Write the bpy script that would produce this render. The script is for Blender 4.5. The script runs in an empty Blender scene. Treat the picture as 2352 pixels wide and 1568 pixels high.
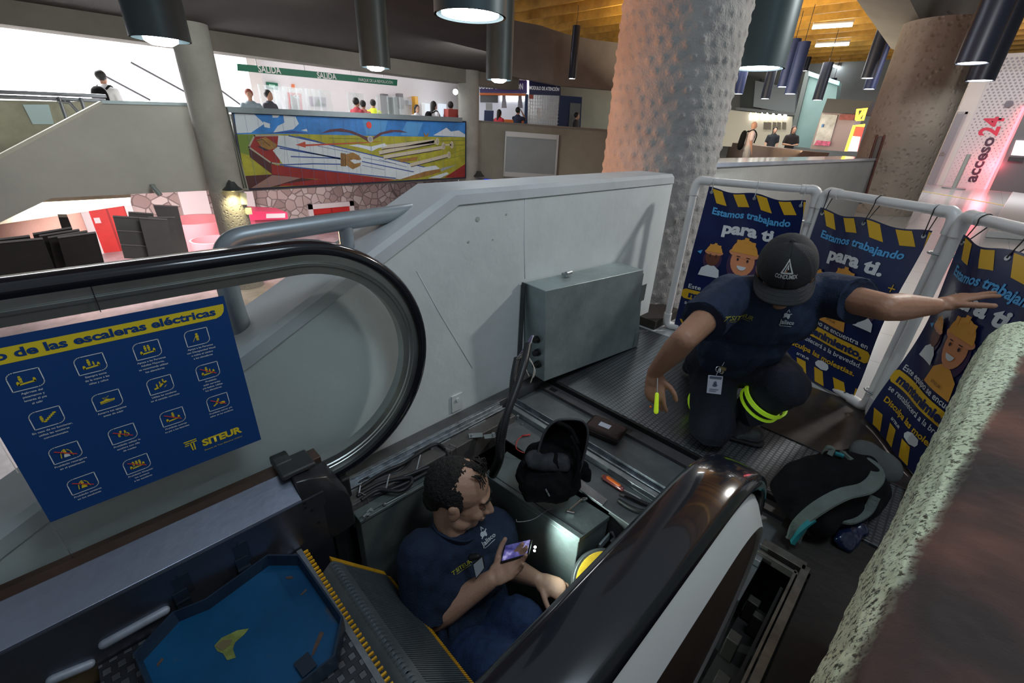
import bpy, bmesh, math, random
from mathutils import Vector, Matrix, noise
random.seed(7)
PI = math.pi
C = bpy.context.scene.collection
# ---------------------------------------------------------------- camera
PPX, PPY, FPX, CAMZ = 1176.0, 784.0, 1004.51, 1.2
RW = ((0.71118242, -0.28152307, 0.64417725),
      (-0.70175679, -0.33892462, 0.62663187),
      (0.0419162, -0.89770533, -0.43859796))      # world axes in camera (right, down, forward)
RM = Matrix(RW)
CAM = Vector((0, 0, CAMZ))
cd = bpy.data.cameras.new('camera'); cam = bpy.data.objects.new('camera', cd); C.objects.link(cam)
cd.sensor_width = 36.0; cd.lens = FPX / 2352 * 36.0; cd.clip_start = 0.02; cd.clip_end = 200
ax, ay, az = RM.col[0], RM.col[1], RM.col[2]
m4 = Matrix(((ax[0], -ay[0], -az[0], 0), (ax[1], -ay[1], -az[1], 0), (ax[2], -ay[2], -az[2], CAMZ), (0, 0, 0, 1)))
cam.matrix_world = m4
bpy.context.scene.camera = cam
vs = bpy.context.scene.view_settings
vs.view_transform = 'Standard'; vs.look = 'None'; vs.gamma = 1.0; vs.use_curve_mapping = False; vs.exposure = 0.45
# ---------------------------------------------------------------- world: pale hazy daylight reaching in from outside
w = bpy.data.worlds.new('world'); bpy.context.scene.world = w; w.use_nodes = True
bg = w.node_tree.nodes['Background']; bg.inputs[0].default_value = (0.70, 0.78, 0.84, 1); bg.inputs[1].default_value = 0.20

def lamp(name, kind, loc, energy, color=(1, 1, 1), size=0.1, target=None, spot=None, blend=0.5, size_y=None):
    d = bpy.data.lights.new(name, kind); d.energy = energy; d.color = color
    if kind == 'AREA':
        d.size = size
        if size_y: d.shape = 'RECTANGLE'; d.size_y = size_y
    else: d.shadow_soft_size = size
    if kind == 'SPOT': d.spot_size = spot; d.spot_blend = blend
    o = bpy.data.objects.new(name, d); C.objects.link(o); o.location = loc
    if target is not None:
        o.rotation_euler = (Vector(target) - Vector(loc)).to_track_quat('-Z', 'Y').to_euler()
    return o
# main hall light above the work area, camera right; the area lamps below hang unseen in open space
lamp('hall_light', 'POINT', (5.0, -0.5, 2.7), 165, (1.0, 0.98, 0.94), 0.12)
lamp('hall_light_near', 'AREA', (0.9, -0.5, 3.2), 19, (0.74, 0.88, 1.0), 0.8, (0.7, 0.6, 0))  # added unseen fill lamp, brightens the near handrail side and the pit
lamp('daylight_stairwell', 'AREA', (0.2, 18.6, 6.0), 2000, (0.97, 0.98, 1.0), 3.5, (0.2, 18.4, 1.0))
lamp('gallery_light', 'AREA', (8.5, 14.9, 3.7), 42, (1.0, 0.90, 0.93), 4.0, (8.5, 15.6, 0), size_y=1.5)  # unseen area lamp in open space, no fixture
lamp('void_light', 'AREA', (2.2, 7.0, 2.5), 105, (0.95, 1.0, 0.95), 1.6, (2.0, 12.4, -0.2))  # added unseen fill lamp that lifts the far stair wall
lamp('mural_light', 'AREA', (7.6, 8.8, 2.4), 62, (0.97, 0.98, 1.0), 1.6, (7.0, 12.5, 0.2))  # unseen area lamp in open space, no fixture
lamp('warm_void_light', 'AREA', (0.9, 4.3, 0.3), 75, (1.0, 0.40, 0.18), 0.8, (3.1, 1.8, 1.6))  # unseen area lamp in open space, no fixture
lamp('lower_hall_light', 'AREA', (1.0, 14.3, -0.25), 470, (1.0, 0.86, 0.87), 3.5, (1.0, 15.5, -2.6))
lamp('lower_hall_light_right', 'AREA', (6.0, 13.9, -0.5), 60, (1.0, 0.86, 0.88), 2.0, (6.0, 15.5, -2.6))
lamp('shop_light', 'AREA', (20.0, 6.5, 3.6), 220, (1.0, 0.97, 0.92), 4.0, (20.0, 6.5, 0))
lamp('ceiling_bounce', 'AREA', (13.0, 6.0, 2.2), 260, (1.0, 0.86, 0.62), 5.0, (15.0, 5.0, 6.0))
lamp('hall_light_far', 'AREA', (17.0, 0.2, 3.7), 180, (1.0, 0.96, 0.97), 3.0, (19.0, 0.2, 0))

def at_z(px, py, z):
    d = RM @ Vector((px - PPX, py - PPY, FPX)); return CAM + d * ((z - CAM.z) / d.z)
def at_y(px, py, y):
    d = RM @ Vector((px - PPX, py - PPY, FPX)); return CAM + d * (y / d.y)
def at_x(px, py, x):
    d = RM @ Vector((px - PPX, py - PPY, FPX)); return CAM + d * (x / d.x)
def at_d(px, py, zc):
    return CAM + RM @ Vector(((px - PPX) / FPX * zc, (py - PPY) / FPX * zc, zc))
# ---------------------------------------------------------------- materials
MATS = {}
def M(name, col=(.5, .5, .5), rough=.5, metal=0., var=0., vs=4., bump=0., bs=60., emit=0., alpha=1., coat=0., trans=0., spec=.5, col2=None, ecol=None):
    if name in MATS: return MATS[name]
    m = bpy.data.materials.new(name); m.use_nodes = True; nt = m.node_tree; b = nt.nodes['Principled BSDF']
    b.inputs['Base Color'].default_value = (*col, 1); b.inputs['Roughness'].default_value = rough; b.inputs['Metallic'].default_value = metal
    b.inputs['Specular IOR Level'].default_value = spec; b.inputs['Alpha'].default_value = alpha
    b.inputs['Coat Weight'].default_value = coat; b.inputs['Transmission Weight'].default_value = trans
    if emit: b.inputs['Emission Color'].default_value = (*(ecol or col), 1); b.inputs['Emission Strength'].default_value = emit
    tc = nt.nodes.new('ShaderNodeTexCoord')
    if var or col2:
        n = nt.nodes.new('ShaderNodeTexNoise'); n.inputs['Scale'].default_value = vs; n.inputs['Detail'].default_value = 6; n.inputs['Roughness'].default_value = .65
        nt.links.new(tc.outputs['Object'], n.inputs['Vector'])
        r = nt.nodes.new('ShaderNodeValToRGB'); r.color_ramp.elements[0].position = .32; r.color_ramp.elements[1].position = .68
        c2 = col2 or tuple(min(1, c * (1 + var)) for c in col); c1 = tuple(c * (1 - var) for c in col) if not col2 else col
        r.color_ramp.elements[0].color = (*c1, 1); r.color_ramp.elements[1].color = (*c2, 1)
        nt.links.new(n.outputs['Fac'], r.inputs['Fac']); nt.links.new(r.outputs['Color'], b.inputs['Base Color'])
    if bump:
        n = nt.nodes.new('ShaderNodeTexNoise'); n.inputs['Scale'].default_value = bs; n.inputs['Detail'].default_value = 4
        nt.links.new(tc.outputs['Object'], n.inputs['Vector'])
        bp = nt.nodes.new('ShaderNodeBump'); bp.inputs['Strength'].default_value = bump; bp.inputs['Distance'].default_value = .01
        nt.links.new(n.outputs['Fac'], bp.inputs['Height']); nt.links.new(bp.outputs['Normal'], b.inputs['Normal'])
    MATS[name] = m; return m
def nodes(m): return m.node_tree, m.node_tree.nodes['Principled BSDF']
def ramp(nt, src, stops):
    r = nt.nodes.new('ShaderNodeValToRGB'); e = r.color_ramp.elements
    while len(e) < len(stops): e.new(.5)
    for q, (p, c) in zip(e, stops): q.position = p; q.color = (*c, 1) if len(c) == 3 else c
    nt.links.new(src, r.inputs['Fac']); return r.outputs['Color']
def bumpn(nt, b, h, strength, dist):
    bp = nt.nodes.new('ShaderNodeBump'); bp.inputs['Strength'].default_value = strength; bp.inputs['Distance'].default_value = dist
    nt.links.new(h, bp.inputs['Height']); nt.links.new(bp.outputs['Normal'], b.inputs['Normal'])
def vor(nt, scale, feature='F1', rnd=1.0, coords='Object'):
    tc = nt.nodes.new('ShaderNodeTexCoord'); v = nt.nodes.new('ShaderNodeTexVoronoi'); v.feature = feature
    v.inputs['Scale'].default_value = scale; v.inputs['Randomness'].default_value = rnd
    nt.links.new(tc.outputs[coords], v.inputs['Vector']); return v
def grid_tex(nt, sx, sy, gap, off=0.0):      # raised studs laid out in a brick grid
    tc = nt.nodes.new('ShaderNodeTexCoord'); t = nt.nodes.new('ShaderNodeTexBrick')
    t.inputs['Scale'].default_value = 1; t.inputs['Mortar Size'].default_value = gap; t.inputs['Mortar Smooth'].default_value = .25
    t.inputs['Brick Width'].default_value = sx; t.inputs['Row Height'].default_value = sy; t.offset = off
    t.inputs['Color1'].default_value = (1, 1, 1, 1); t.inputs['Color2'].default_value = (1, 1, 1, 1); t.inputs['Mortar'].default_value = (0, 0, 0, 1)
    nt.links.new(tc.outputs['Object'], t.inputs['Vector']); return t
def mat_tread(name, c_hi, c_lo, sx, sy, gap, off, rough=.35):
    m = M(name, c_hi, rough, .75); nt, b = nodes(m); t = grid_tex(nt, sx, sy, gap, off)
    n = nt.nodes.new('ShaderNodeTexNoise'); n.inputs['Scale'].default_value = 3.0; n.inputs['Detail'].default_value = 8
    mx = nt.nodes.new('ShaderNodeMix'); mx.data_type = 'RGBA'
    mx.inputs[6].default_value = (*c_lo, 1); nt.links.new(ramp(nt, n.outputs['Fac'], [(.35, tuple(c * .45 for c in c_hi)), (.65, c_hi)]), mx.inputs[7])
    nt.links.new(t.outputs['Color'], mx.inputs[0]); nt.links.new(mx.outputs[2], b.inputs['Base Color'])
    bumpn(nt, b, t.outputs['Color'], .8, .003); return m
def mat_stone(name, stops, scale=3.2, mortar=(.25, .2, .2)):
    m = M(name, (.5, .4, .4), .85); nt, b = nodes(m); v = vor(nt, scale); e = vor(nt, scale, 'DISTANCE_TO_EDGE')
    sp = nt.nodes.new('ShaderNodeSeparateColor'); nt.links.new(v.outputs['Color'], sp.inputs[0])
    col = ramp(nt, sp.outputs[0], stops)
    mx = nt.nodes.new('ShaderNodeMix'); mx.data_type = 'RGBA'; mx.inputs[6].default_value = (*mortar, 1); nt.links.new(col, mx.inputs[7])
    f = ramp(nt, e.outputs['Distance'], [(.0, (0, 0, 0)), (.07, (1, 1, 1))]); nt.links.new(f, mx.inputs[0])
    nt.links.new(mx.outputs[2], b.inputs['Base Color']); bumpn(nt, b, f, .6, .03); return m
def mat_concrete(name, col, var=.2, vscale=2., pit=0., pitscale=30., rough=.85, bump=.35, bs=45.):
    m = M(name, col, rough, 0, var, vscale, bump, bs)
    if pit:
        nt, b = nodes(m); v = vor(nt, pitscale); 
        bumpn(nt, b, ramp(nt, v.outputs['Distance'], [(.0, (0, 0, 0)), (.42, (1, 1, 1))]), pit, .02)
    return m
def mat_speckle(name, c1, c2, dark, scale, rough=.95, bump=.45):
    m = M(name, c1, rough, 0, 0, 3, 0, 0, col2=c2); nt, b = nodes(m)
    r = b.inputs['Base Color'].links[0].from_socket
    tc = nt.nodes.new('ShaderNodeTexCoord'); n = nt.nodes.new('ShaderNodeTexNoise'); n.inputs['Scale'].default_value = scale; n.inputs['Detail'].default_value = 8; n.inputs['Roughness'].default_value = .75
    nt.links.new(tc.outputs['Object'], n.inputs['Vector'])
    mx = nt.nodes.new('ShaderNodeMix'); mx.data_type = 'RGBA'; mx.inputs[6].default_value = (*dark, 1); nt.links.new(r, mx.inputs[7])
    nt.links.new(ramp(nt, n.outputs['Fac'], [(.42, (0, 0, 0)), (.49, (1, 1, 1))]), mx.inputs[0]); nt.links.new(mx.outputs[2], b.inputs['Base Color'])
    bumpn(nt, b, n.outputs['Fac'], bump, .006); return m
# ---------------------------------------------------------------- mesh builder
class MB:
    def __init__(s): s.v = []; s.f = []; s.m = []
    def add(s, v, f, m=0):
        o = len(s.v); s.v += [Vector(p) for p in v]; s.f += [tuple(i + o for i in q) for q in f]; s.m += [m] * len(f)
    def box(s, c, sz, rz=0., m=0, R=None):
        c = Vector(c); hx, hy, hz = sz[0] / 2, sz[1] / 2, sz[2] / 2
        R = R or Matrix.Rotation(rz, 3, 'Z')
        v = [c + R @ Vector((x * hx, y * hy, z * hz)) for z in (-1, 1) for y in (-1, 1) for x in (-1, 1)]
        s.add(v, [(0, 2, 3, 1), (4, 5, 7, 6), (0, 1, 5, 4), (2, 6, 7, 3), (0, 4, 6, 2), (1, 3, 7, 5)], m)
    def bx(s, x0, x1, y0, y1, z0, z1, m=0): s.box(((x0 + x1) / 2, (y0 + y1) / 2, (z0 + z1) / 2), (abs(x1 - x0), abs(y1 - y0), abs(z1 - z0)), 0, m)
    def cyl(s, p0, p1, r0, r1=None, n=20, m=0, cap=True):
        r1 = r0 if r1 is None else r1; p0, p1 = Vector(p0), Vector(p1); a = (p1 - p0).normalized(); u = a.orthogonal().normalized(); w = a.cross(u)
        v = [p + (u * math.cos(2 * PI * i / n) + w * math.sin(2 * PI * i / n)) * r for p, r in ((p0, r0), (p1, r1)) for i in range(n)]
        f = [(i, (i + 1) % n, n + (i + 1) % n, n + i) for i in range(n)]
        if cap: f += [tuple(range(n - 1, -1, -1)), tuple(range(n, 2 * n))]
        s.add(v, f, m)
    def tube(s, pts, r, n=10, m=0, closed=False, sec=None):
        pts = [Vector(p) for p in pts]; N = len(pts); k = len(sec) if sec else n; V = []; F = []
        t0 = (pts[1] - pts[0]).normalized(); u = t0.orthogonal().normalized()
        for i, p in enumerate(pts):
            if closed: t = (pts[(i + 1) % N] - pts[i - 1]).normalized()
            else: t = (pts[min(i + 1, N - 1)] - pts[max(i - 1, 0)]).normalized()
            u = (u - t * u.dot(t)).normalized(); w = t.cross(u); rr = r[i] if isinstance(r, (list, tuple)) else r
            for j in range(n): V.append(p + (u * math.cos(2 * PI * j / n) + w * math.sin(2 * PI * j / n)) * rr)
        for i in range(N - (0 if closed else 1)):
            a, b = i * n, ((i + 1) % N) * n
            for j in range(n): F.append((a + j, a + (j + 1) % n, b + (j + 1) % n, b + j))
        if not closed: F += [tuple(range(n - 1, -1, -1)), tuple(range((N - 1) * n, N * n))]
        s.add(V, F, m)
    def sweep(s, frames, sec, m=0, cap=True):      # frames: (origin, u, v); sec: closed list of (a, b)
        k = len(sec); V = [o + u * a + w * b for o, u, w in frames for a, b in sec]; F = []
        for i in range(len(frames) - 1):
            for j in range(k): F.append((i * k + j, i * k + (j + 1) % k, (i + 1) * k + (j + 1) % k, (i + 1) * k + j))
        if cap: F += [tuple(range(k - 1, -1, -1)), tuple(range((len(frames) - 1) * k, len(frames) * k))]
        s.add(V, F, m)
    def prism(s, poly, ext, m=0):
        k = len(poly); e = Vector(ext); V = [Vector(p) for p in poly] + [Vector(p) + e for p in poly]
        s.add(V, [tuple(range(k - 1, -1, -1)), tuple(range(k, 2 * k))] + [(i, (i + 1) % k, k + (i + 1) % k, k + i) for i in range(k)], m)
    def lathe(s, prof, c=(0, 0, 0), n=32, m=0, R=None):
        c = Vector(c); k = len(prof); V = []; F = []
        for i in range(n):
            a = 2 * PI * i / n
            for r, z in prof:
                p = Vector((r * math.cos(a), r * math.sin(a), z)); V.append(c + (R @ p if R else p))
        for i in range(n):
            for j in range(k - 1): F.append((i * k + j, ((i + 1) % n) * k + j, ((i + 1) % n) * k + j + 1, i * k + j + 1))
        s.add(V, F, m)
    def ball(s, c, r, n=16, m=0, R=None):
        r = (r, r, r) if isinstance(r, (int, float)) else r; c = Vector(c); V = []; F = []; h = n // 2
        for i in range(h + 1):
            t = PI * i / h
            for j in range(n):
                a = 2 * PI * j / n; p = Vector((r[0] * math.sin(t) * math.cos(a), r[1] * math.sin(t) * math.sin(a), r[2] * math.cos(t)))
                V.append(c + (R @ p if R else p))
        for i in range(h):
            for j in range(n): F.append((i * n + j, (i + 1) * n + j, (i + 1) * n + (j + 1) % n, i * n + (j + 1) % n))
        s.add(V, F, m)
    def grid(s, fn, nu, nv, m=0):
        V = [Vector(fn(i / nu, j / nv)) for j in range(nv + 1) for i in range(nu + 1)]
        s.add(V, [(j * (nu + 1) + i, j * (nu + 1) + i + 1, (j + 1) * (nu + 1) + i + 1, (j + 1) * (nu + 1) + i) for j in range(nv) for i in range(nu)], m)
    def cone(s, p0, p1, r0, r1, u=None, e=1.0, n=14, m=0):    # tapered capsule, elliptical when e<1 (depth / width)
        p0, p1 = Vector(p0), Vector(p1); L = (p1 - p0).length or 1e-6; a = (p1 - p0) / L
        u = (Vector(u) - a * Vector(u).dot(a)).normalized() if u is not None else a.orthogonal().normalized(); w = a.cross(u)
        rings = [(-r0 * math.cos(t), r0 * math.sin(t)) for t in (0.02, .5, 1.0, PI / 2)] + [(L + r1 * math.sin(t), r1 * math.cos(t)) for t in (0, .5, 1.0, PI / 2 - .02)]
        V = [p0 + a * h + (u * math.cos(2 * PI * j / n) + w * math.sin(2 * PI * j / n) * e) * r for h, r in rings for j in range(n)]
        F = [(i * n + j, i * n + (j + 1) % n, (i + 1) * n + (j + 1) % n, (i + 1) * n + j) for i in range(7) for j in range(n)]
        F += [tuple(range(n - 1, -1, -1)), tuple(range(7 * n, 8 * n))]
        s.add(V, F, m)
    def build(s, name, mats, parent=None, angle=35, bevel=0, solid=0, keep=False):
        off = OFF.get(parent.name, Vector()) if parent else Vector()
        me = bpy.data.meshes.new(name); me.from_pydata([tuple(p - off) for p in s.v], [], s.f)
        for mm in (mats if isinstance(mats, (list, tuple)) else [mats]): me.materials.append(mm)
        if any(s.m): me.polygons.foreach_set('material_index', s.m)
        bm = bmesh.new(); bm.from_mesh(me); bmesh.ops.recalc_face_normals(bm, faces=bm.faces); bm.to_mesh(me); bm.free()
        me.shade_smooth()
        if angle < 180: me.set_sharp_from_angle(angle=math.radians(angle))
        me.update(); o = bpy.data.objects.new(name, me); C.objects.link(o)
        if parent: o.parent = parent; OFF[o.name] = off
        if bevel: b = o.modifiers.new('bevel', 'BEVEL'); b.width = bevel; b.segments = 2; b.limit_method = 'ANGLE'; b.angle_limit = math.radians(40); b.harden_normals = False
        if solid: q = o.modifiers.new('solid', 'SOLIDIFY'); q.thickness = solid; q.offset = 0
        return o
OFF = {}
def thing(name, label, cat, loc=(0, 0, 0), group=None):
    o = bpy.data.objects.new(name, None); C.objects.link(o); o.empty_display_size = .05; o.location = loc; OFF[o.name] = Vector(loc)
    o['label'] = label; o['category'] = cat
    if group: o['group'] = group
    return o
def tag(o, label, cat, group=None, kind=None):
    o['label'] = label; o['category'] = cat
    if group: o['group'] = group
    if kind: o['kind'] = kind
    return o
def struct(o, label=None):
    o['kind'] = 'structure'
    if label: o['label'] = label
    return o
def dup(root, loc, label=None, rz=None, scale=None):
    r = root.copy(); C.objects.link(r); r.location = loc
    if rz is not None: r.rotation_euler = (0, 0, rz)
    if scale: r.scale = (scale,) * 3
    if label: r['label'] = label
    for ch in list(root.children):
        c = ch.copy(); C.objects.link(c); c.parent = r
        for g in ch.children:
            d = g.copy(); C.objects.link(d); d.parent = c
    return r
# ---------------------------------------------------------------- flat art (lettering and printed shapes) mapped onto a surface
TXT = {}
def text_tris(s, bold=0.0):
    k = (s, bold)
    if k in TXT: return TXT[k]
    cu = bpy.data.curves.new('t', 'FONT'); cu.body = s; cu.offset = bold; cu.size = 1; cu.resolution_u = 3
    o = bpy.data.objects.new('t', cu); C.objects.link(o)
    dg = bpy.context.evaluated_depsgraph_get(); me = bpy.data.meshes.new_from_object(o.evaluated_get(dg))
    V = [(v.co.x, v.co.y) for v in me.vertices]; F = [tuple(p.vertices) for p in me.polygons]
    bpy.data.objects.remove(o); bpy.data.curves.remove(cu); bpy.data.meshes.remove(me)
    TXT[k] = (V, F); return V, F
class Art:
    def __init__(s): s.L = []         # (verts2d, faces, material index, layer)
    def poly(s, pts, m, layer=1):
        s.L.append(([tuple(p) for p in pts], [tuple(range(len(pts)))], m, layer))
    def rect(s, x0, y0, x1, y1, m, layer=1): s.poly([(x0, y0), (x1, y0), (x1, y1), (x0, y1)], m, layer)
    def ell(s, cx, cy, rx, ry, m, layer=1, n=20, a0=0., a1=2 * PI):
        s.poly([(cx + rx * math.cos(a0 + (a1 - a0) * i / n), cy + ry * math.sin(a0 + (a1 - a0) * i / n)) for i in range(n if a1 - a0 > 6.2 else n + 1)], m, layer)
    def line(s, pts, wd, m, layer=2, closed=False):
        n = len(pts)
        for i in range(n if closed else n - 1):
            a, b = Vector(pts[i]), Vector(pts[(i + 1) % n]); d = (b - a)
            if d.length < 1e-9: continue
            d.normalize(); p = Vector((-d.y, d.x)) * wd / 2; a2 = a - d * wd * .35; b2 = b + d * wd * .35
            s.poly([a2 - p, b2 - p, b2 + p, a2 + p], m, layer)
    def text(s, t, x, y, h, m, layer=2, width=None, align='L', bold=.0, rot=0., shear=0.):
        V, F = text_tris(t, bold)
        if not V: return
        x0 = min(p[0] for p in V); x1 = max(p[0] for p in V); k = h / .72
        kx = width / (x1 - x0) if width else k
        dx = {'L': 0, 'C': -(x1 - x0) * kx / 2, 'R': -(x1 - x0) * kx}[align]; c, q = math.cos(rot), math.sin(rot)
        out = []
        for a, b in V:
            u = (a - x0) * kx + dx; v = b * k; u += v * shear; out.append((x + u * c - v * q, y + u * q + v * c))
        s.L.append((out, F, m, layer))
    def build(s, name, mats, fn, parent=None, eps=.0006, cuts=None, maxlen=None):
        """fn(u, v) -> (point, normal)"""
        bm = bmesh.new()
        for V, F, m, layer in s.L:
            vs_ = [bm.verts.new((a, b, layer)) for a, b in V]
            for f in F:
                try: q = bm.faces.new([vs_[i] for i in f]); q.material_index = m
                except ValueError: pass
        bmesh.ops.triangulate(bm, faces=[f for f in bm.faces if len(f.verts) > 4])
        if cuts:
            for axis, vals in cuts:
                for c in vals:
                    co = Vector((c, 0, 0)) if axis == 0 else Vector((0, c, 0)); no = Vector((1, 0, 0)) if axis == 0 else Vector((0, 1, 0))
                    bmesh.ops.bisect_plane(bm, geom=bm.verts[:] + bm.edges[:] + bm.faces[:], plane_co=co, plane_no=no, dist=1e-7)
        off = OFF.get(parent.name, Vector()) if parent else Vector()
        for v in bm.verts:
            p, n = fn(v.co.x, v.co.y); v.co = Vector(p) + Vector(n) * eps * v.co.z - off
        me = bpy.data.meshes.new(name); bm.to_mesh(me); bm.free()
        for mm in mats: me.materials.append(mm)
        me.shade_smooth(); o = bpy.data.objects.new(name, me); C.objects.link(o)
        if parent: o.parent = parent; OFF[o.name] = off
        return o
# ================================================================ MATERIALS OF THE PLACE
concrete = mat_concrete('concrete', (.30, .295, .265), .18, 1.3)
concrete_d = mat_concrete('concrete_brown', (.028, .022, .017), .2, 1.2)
concrete_p = mat_concrete('concrete_pitted', (.34, .31, .27), .15, 2.0, .7, 16.)
concrete_n = mat_concrete('concrete_nubbed', (.36, .35, .335), .16, 3.0, 0, 0, .85, .6, 90)
white_w = mat_concrete('painted_wall', (.66, .70, .70), .07, 2.2, 0, 0, .7, .25, 14)
white_top = mat_concrete('painted_wall_cap', (.50, .53, .55), .08, 4, 0, 0, .45, .1, 20)
stringer_m = mat_concrete('stair_concrete', (.50, .50, .46), .07, 1.0)
marble = M('marble_tiles', (.42, .43, .43), .18, 0, 0); 
_nt, _b = nodes(marble); _n = _nt.nodes.new('ShaderNodeTexNoise'); _n.inputs['Scale'].default_value = 1.1; _n.inputs['Detail'].default_value = 9; _n.inputs['Distortion'].default_value = 1.5
_t = grid_tex(_nt, .6, .3, .004, .5); _mx = _nt.nodes.new('ShaderNodeMix'); _mx.data_type = 'RGBA'; _mx.inputs[6].default_value = (.26, .265, .265, 1)
_nt.links.new(ramp(_nt, _n.outputs['Fac'], [(.3, (.22, .23, .23)), (.5, (.40, .41, .41)), (.72, (.58, .59, .60))]), _mx.inputs[7]); _nt.links.new(_t.outputs['Color'], _mx.inputs[0]); _nt.links.new(_mx.outputs[2], _b.inputs['Base Color'])
lowfloor_m = M('lower_floor', (.42, .36, .37), .35, 0, .3, 2.5)
stone_l = mat_stone('stone_wall', [(0, (.34, .27, .25)), (.4, (.46, .38, .35)), (.7, (.56, .50, .47)), (1, (.66, .62, .58))], 3.6, (.20, .17, .165))
tread_m = mat_tread('tread_plate', (.34, .37, .40), (.13, .14, .15), .018, .022, .0035, .5, .30)
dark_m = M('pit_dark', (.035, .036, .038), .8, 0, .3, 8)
steel_dark = M('dark_steel', (.075, .08, .082), .55, .6, .3, 9, .2, 50)
galv = M('galvanised', (.42, .45, .47), .42, .8, .25, 14)
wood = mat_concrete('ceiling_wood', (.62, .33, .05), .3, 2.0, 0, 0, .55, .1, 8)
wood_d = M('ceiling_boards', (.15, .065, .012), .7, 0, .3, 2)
plaster = M('white_plaster', (.74, .72, .73), .7, 0, .04, 1)
red_m = M('red_door_paint', (.62, .035, .03), .45, 0, .08, 3)
whitepaint = M('white_paint', (.8, .79, .78), .5)
blue_m = M('booth_blue', (.012, .035, .12), .5)
grey_ledge = M('grey_metal_ledge', (.22, .27, .29), .4, .5, .08, 5)
glow = M('lamp_glow', (1, 1, 1), .5, emit=14, ecol=(.93, .98, 1))
glow_soft = M('shelf_glow', (1, 1, 1), .5, emit=2.2, ecol=(1, .97, .9))

# ================================================================ FLOORS
def slab(name, poly, z, th, mat, kind=True):
    m = MB(); m.prism([(x, y, z) for x, y in poly], (0, 0, -th)); o = m.build(name, mat); struct(o); return o
slab('floor', [(2.62, -7), (30, -7), (30, 1.62), (2.62, 1.62)], -.002, .25, marble)
slab('floor', [(14.0, 1.66), (30, 1.66), (30, 11.2), (14.6, 10.6), (25.0, 4.6), (14.0, 2.5)], -.002, .25, marble)
slab('floor', [(-7, 12.75), (9.9, 12.75), (9.9, 22), (-7, 22)], .05, .3, plaster)
slab('floor', [(9.95, 13.4), (13.2, 11.3), (24, 11.3), (24, 22), (9.95, 22)], .2, .2, marble)
slab('floor', [(-9, 1.7), (16, 1.7), (16, 17.6), (-9, 17.6)], -2.6, .2, lowfloor_m)
m = MB(); m.bx(1.612, 2.61, -.20, 1.335, -.03, 0); tag(m.build('tread_plate', tread_m, bevel=.002), 'studded grey steel floor plate on which the kneeling worker kneels', 'floor plate')
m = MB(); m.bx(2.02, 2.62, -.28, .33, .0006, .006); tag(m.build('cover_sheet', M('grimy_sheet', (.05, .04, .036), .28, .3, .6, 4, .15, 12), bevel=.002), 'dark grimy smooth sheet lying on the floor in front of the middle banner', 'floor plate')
# dark floor right of the balustrade, with the open recess
m = MB(); fz = -.004
for a in [(-1.5, 1.60, -.9, -.045), (-1.5, .0, -.045, .08), (1.33, 1.60, -.045, .08), (.0, .45, .055, .08)]: m.bx(a[0], a[1], a[2], a[3], fz - .05, fz)
struct(m.build('floor', M('dark_floor', (.022, .018, .016), .6, 0, .4, 5, .3, 30)))
m = MB(); m.bx(2.0, 2.62, -.9, -.2, -.05, -.003); m.bx(1.6, 2.0, -.9, -.2, -.05, -.003); struct(m.build('floor', MATS['dark_floor']))

# ================================================================ THE PIT
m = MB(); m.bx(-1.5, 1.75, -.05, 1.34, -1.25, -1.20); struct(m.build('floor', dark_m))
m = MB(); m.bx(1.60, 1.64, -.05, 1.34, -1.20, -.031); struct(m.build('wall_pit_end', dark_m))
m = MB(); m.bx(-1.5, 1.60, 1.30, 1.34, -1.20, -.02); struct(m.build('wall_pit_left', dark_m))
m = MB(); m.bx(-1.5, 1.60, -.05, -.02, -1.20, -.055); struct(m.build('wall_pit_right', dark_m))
# floor strip beside the white wall, steel edge angle and lower beam
m = MB(); m.bx(-.3, 1.6, 1.280, 1.343, -.05, 0.0); tag(m.build('edge_plate', M('strip_brown', (.13, .13, .13), .5, .5, .25, 6), bevel=.003), 'long dark steel strip along the foot of the white wall', 'floor plate')
m = MB(); m.bx(.425, 1.235, 1.262, 1.279, -.03, .006); m.bx(.425, 1.235, 1.249, 1.262, -.03, -.008); m.bx(.425, 1.235, 1.243, 1.249, -.03, .0); m.bx(.425, 1.235, 1.232, 1.243, -.03, -.010); m.bx(.425, 1.235, 1.226, 1.232, -.03, -.002)
tag(m.build('edge_rail', M('worn_aluminium', (.36, .39, .42), .38, .85, .45, 25), bevel=.001), 'worn bright aluminium edge rail between white wall and open pit', 'rail')
t = thing('side_beam', 'brown steel side beam with wire hooks beside the edge rail', 'beam', (.8, 1.18, -.1))
m = MB(); m.bx(.425, 1.235, 1.155, 1.222, -.12, -.008); m.build('beam', M('brown_steel', (.12, .11, .105), .55, .4, .25, 8), t, bevel=.003)
for x in (.44, .62, .80, 1.0):
    m = MB(); m.bx(x, x + .10, 1.212, 1.218, -.008, -.003); m.build('strip', galv, t)
for x in (.47, .84, .87):
    m = MB(); m.tube([(x, 1.185, -.006), (x, 1.178, .006), (x + .012, 1.155, .0), (x + .012, 1.148, -.03)], .0018, 6); m.build('hook', M('wire', (.3, .3, .3), .4, .9), t)
# bracket sticking out of the beam
t = thing('bracket', 'small zinc angle bracket bolted to the side beam above the cable loops', 'bracket', (1.02, 1.13, -.01))
m = MB(); m.box((.995, 1.160, -.004), (.06, .03, .004), -.6); m.box((1.04, 1.12, -.008), (.05, .028, .004), -.5); m.box((1.062, 1.108, -.02), (.004, .026, .028), -.5); m.build('plate', M('zinc', (.5, .53, .53), .35, .85, .15, 20), t)
for x, y in ((.98, 1.168), (1.055, 1.113)):
    m = MB(); m.cyl((x, y, -.004), (x, y, .006), .008, n=6); m.build('bolt', MATS['zinc'], t)
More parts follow.
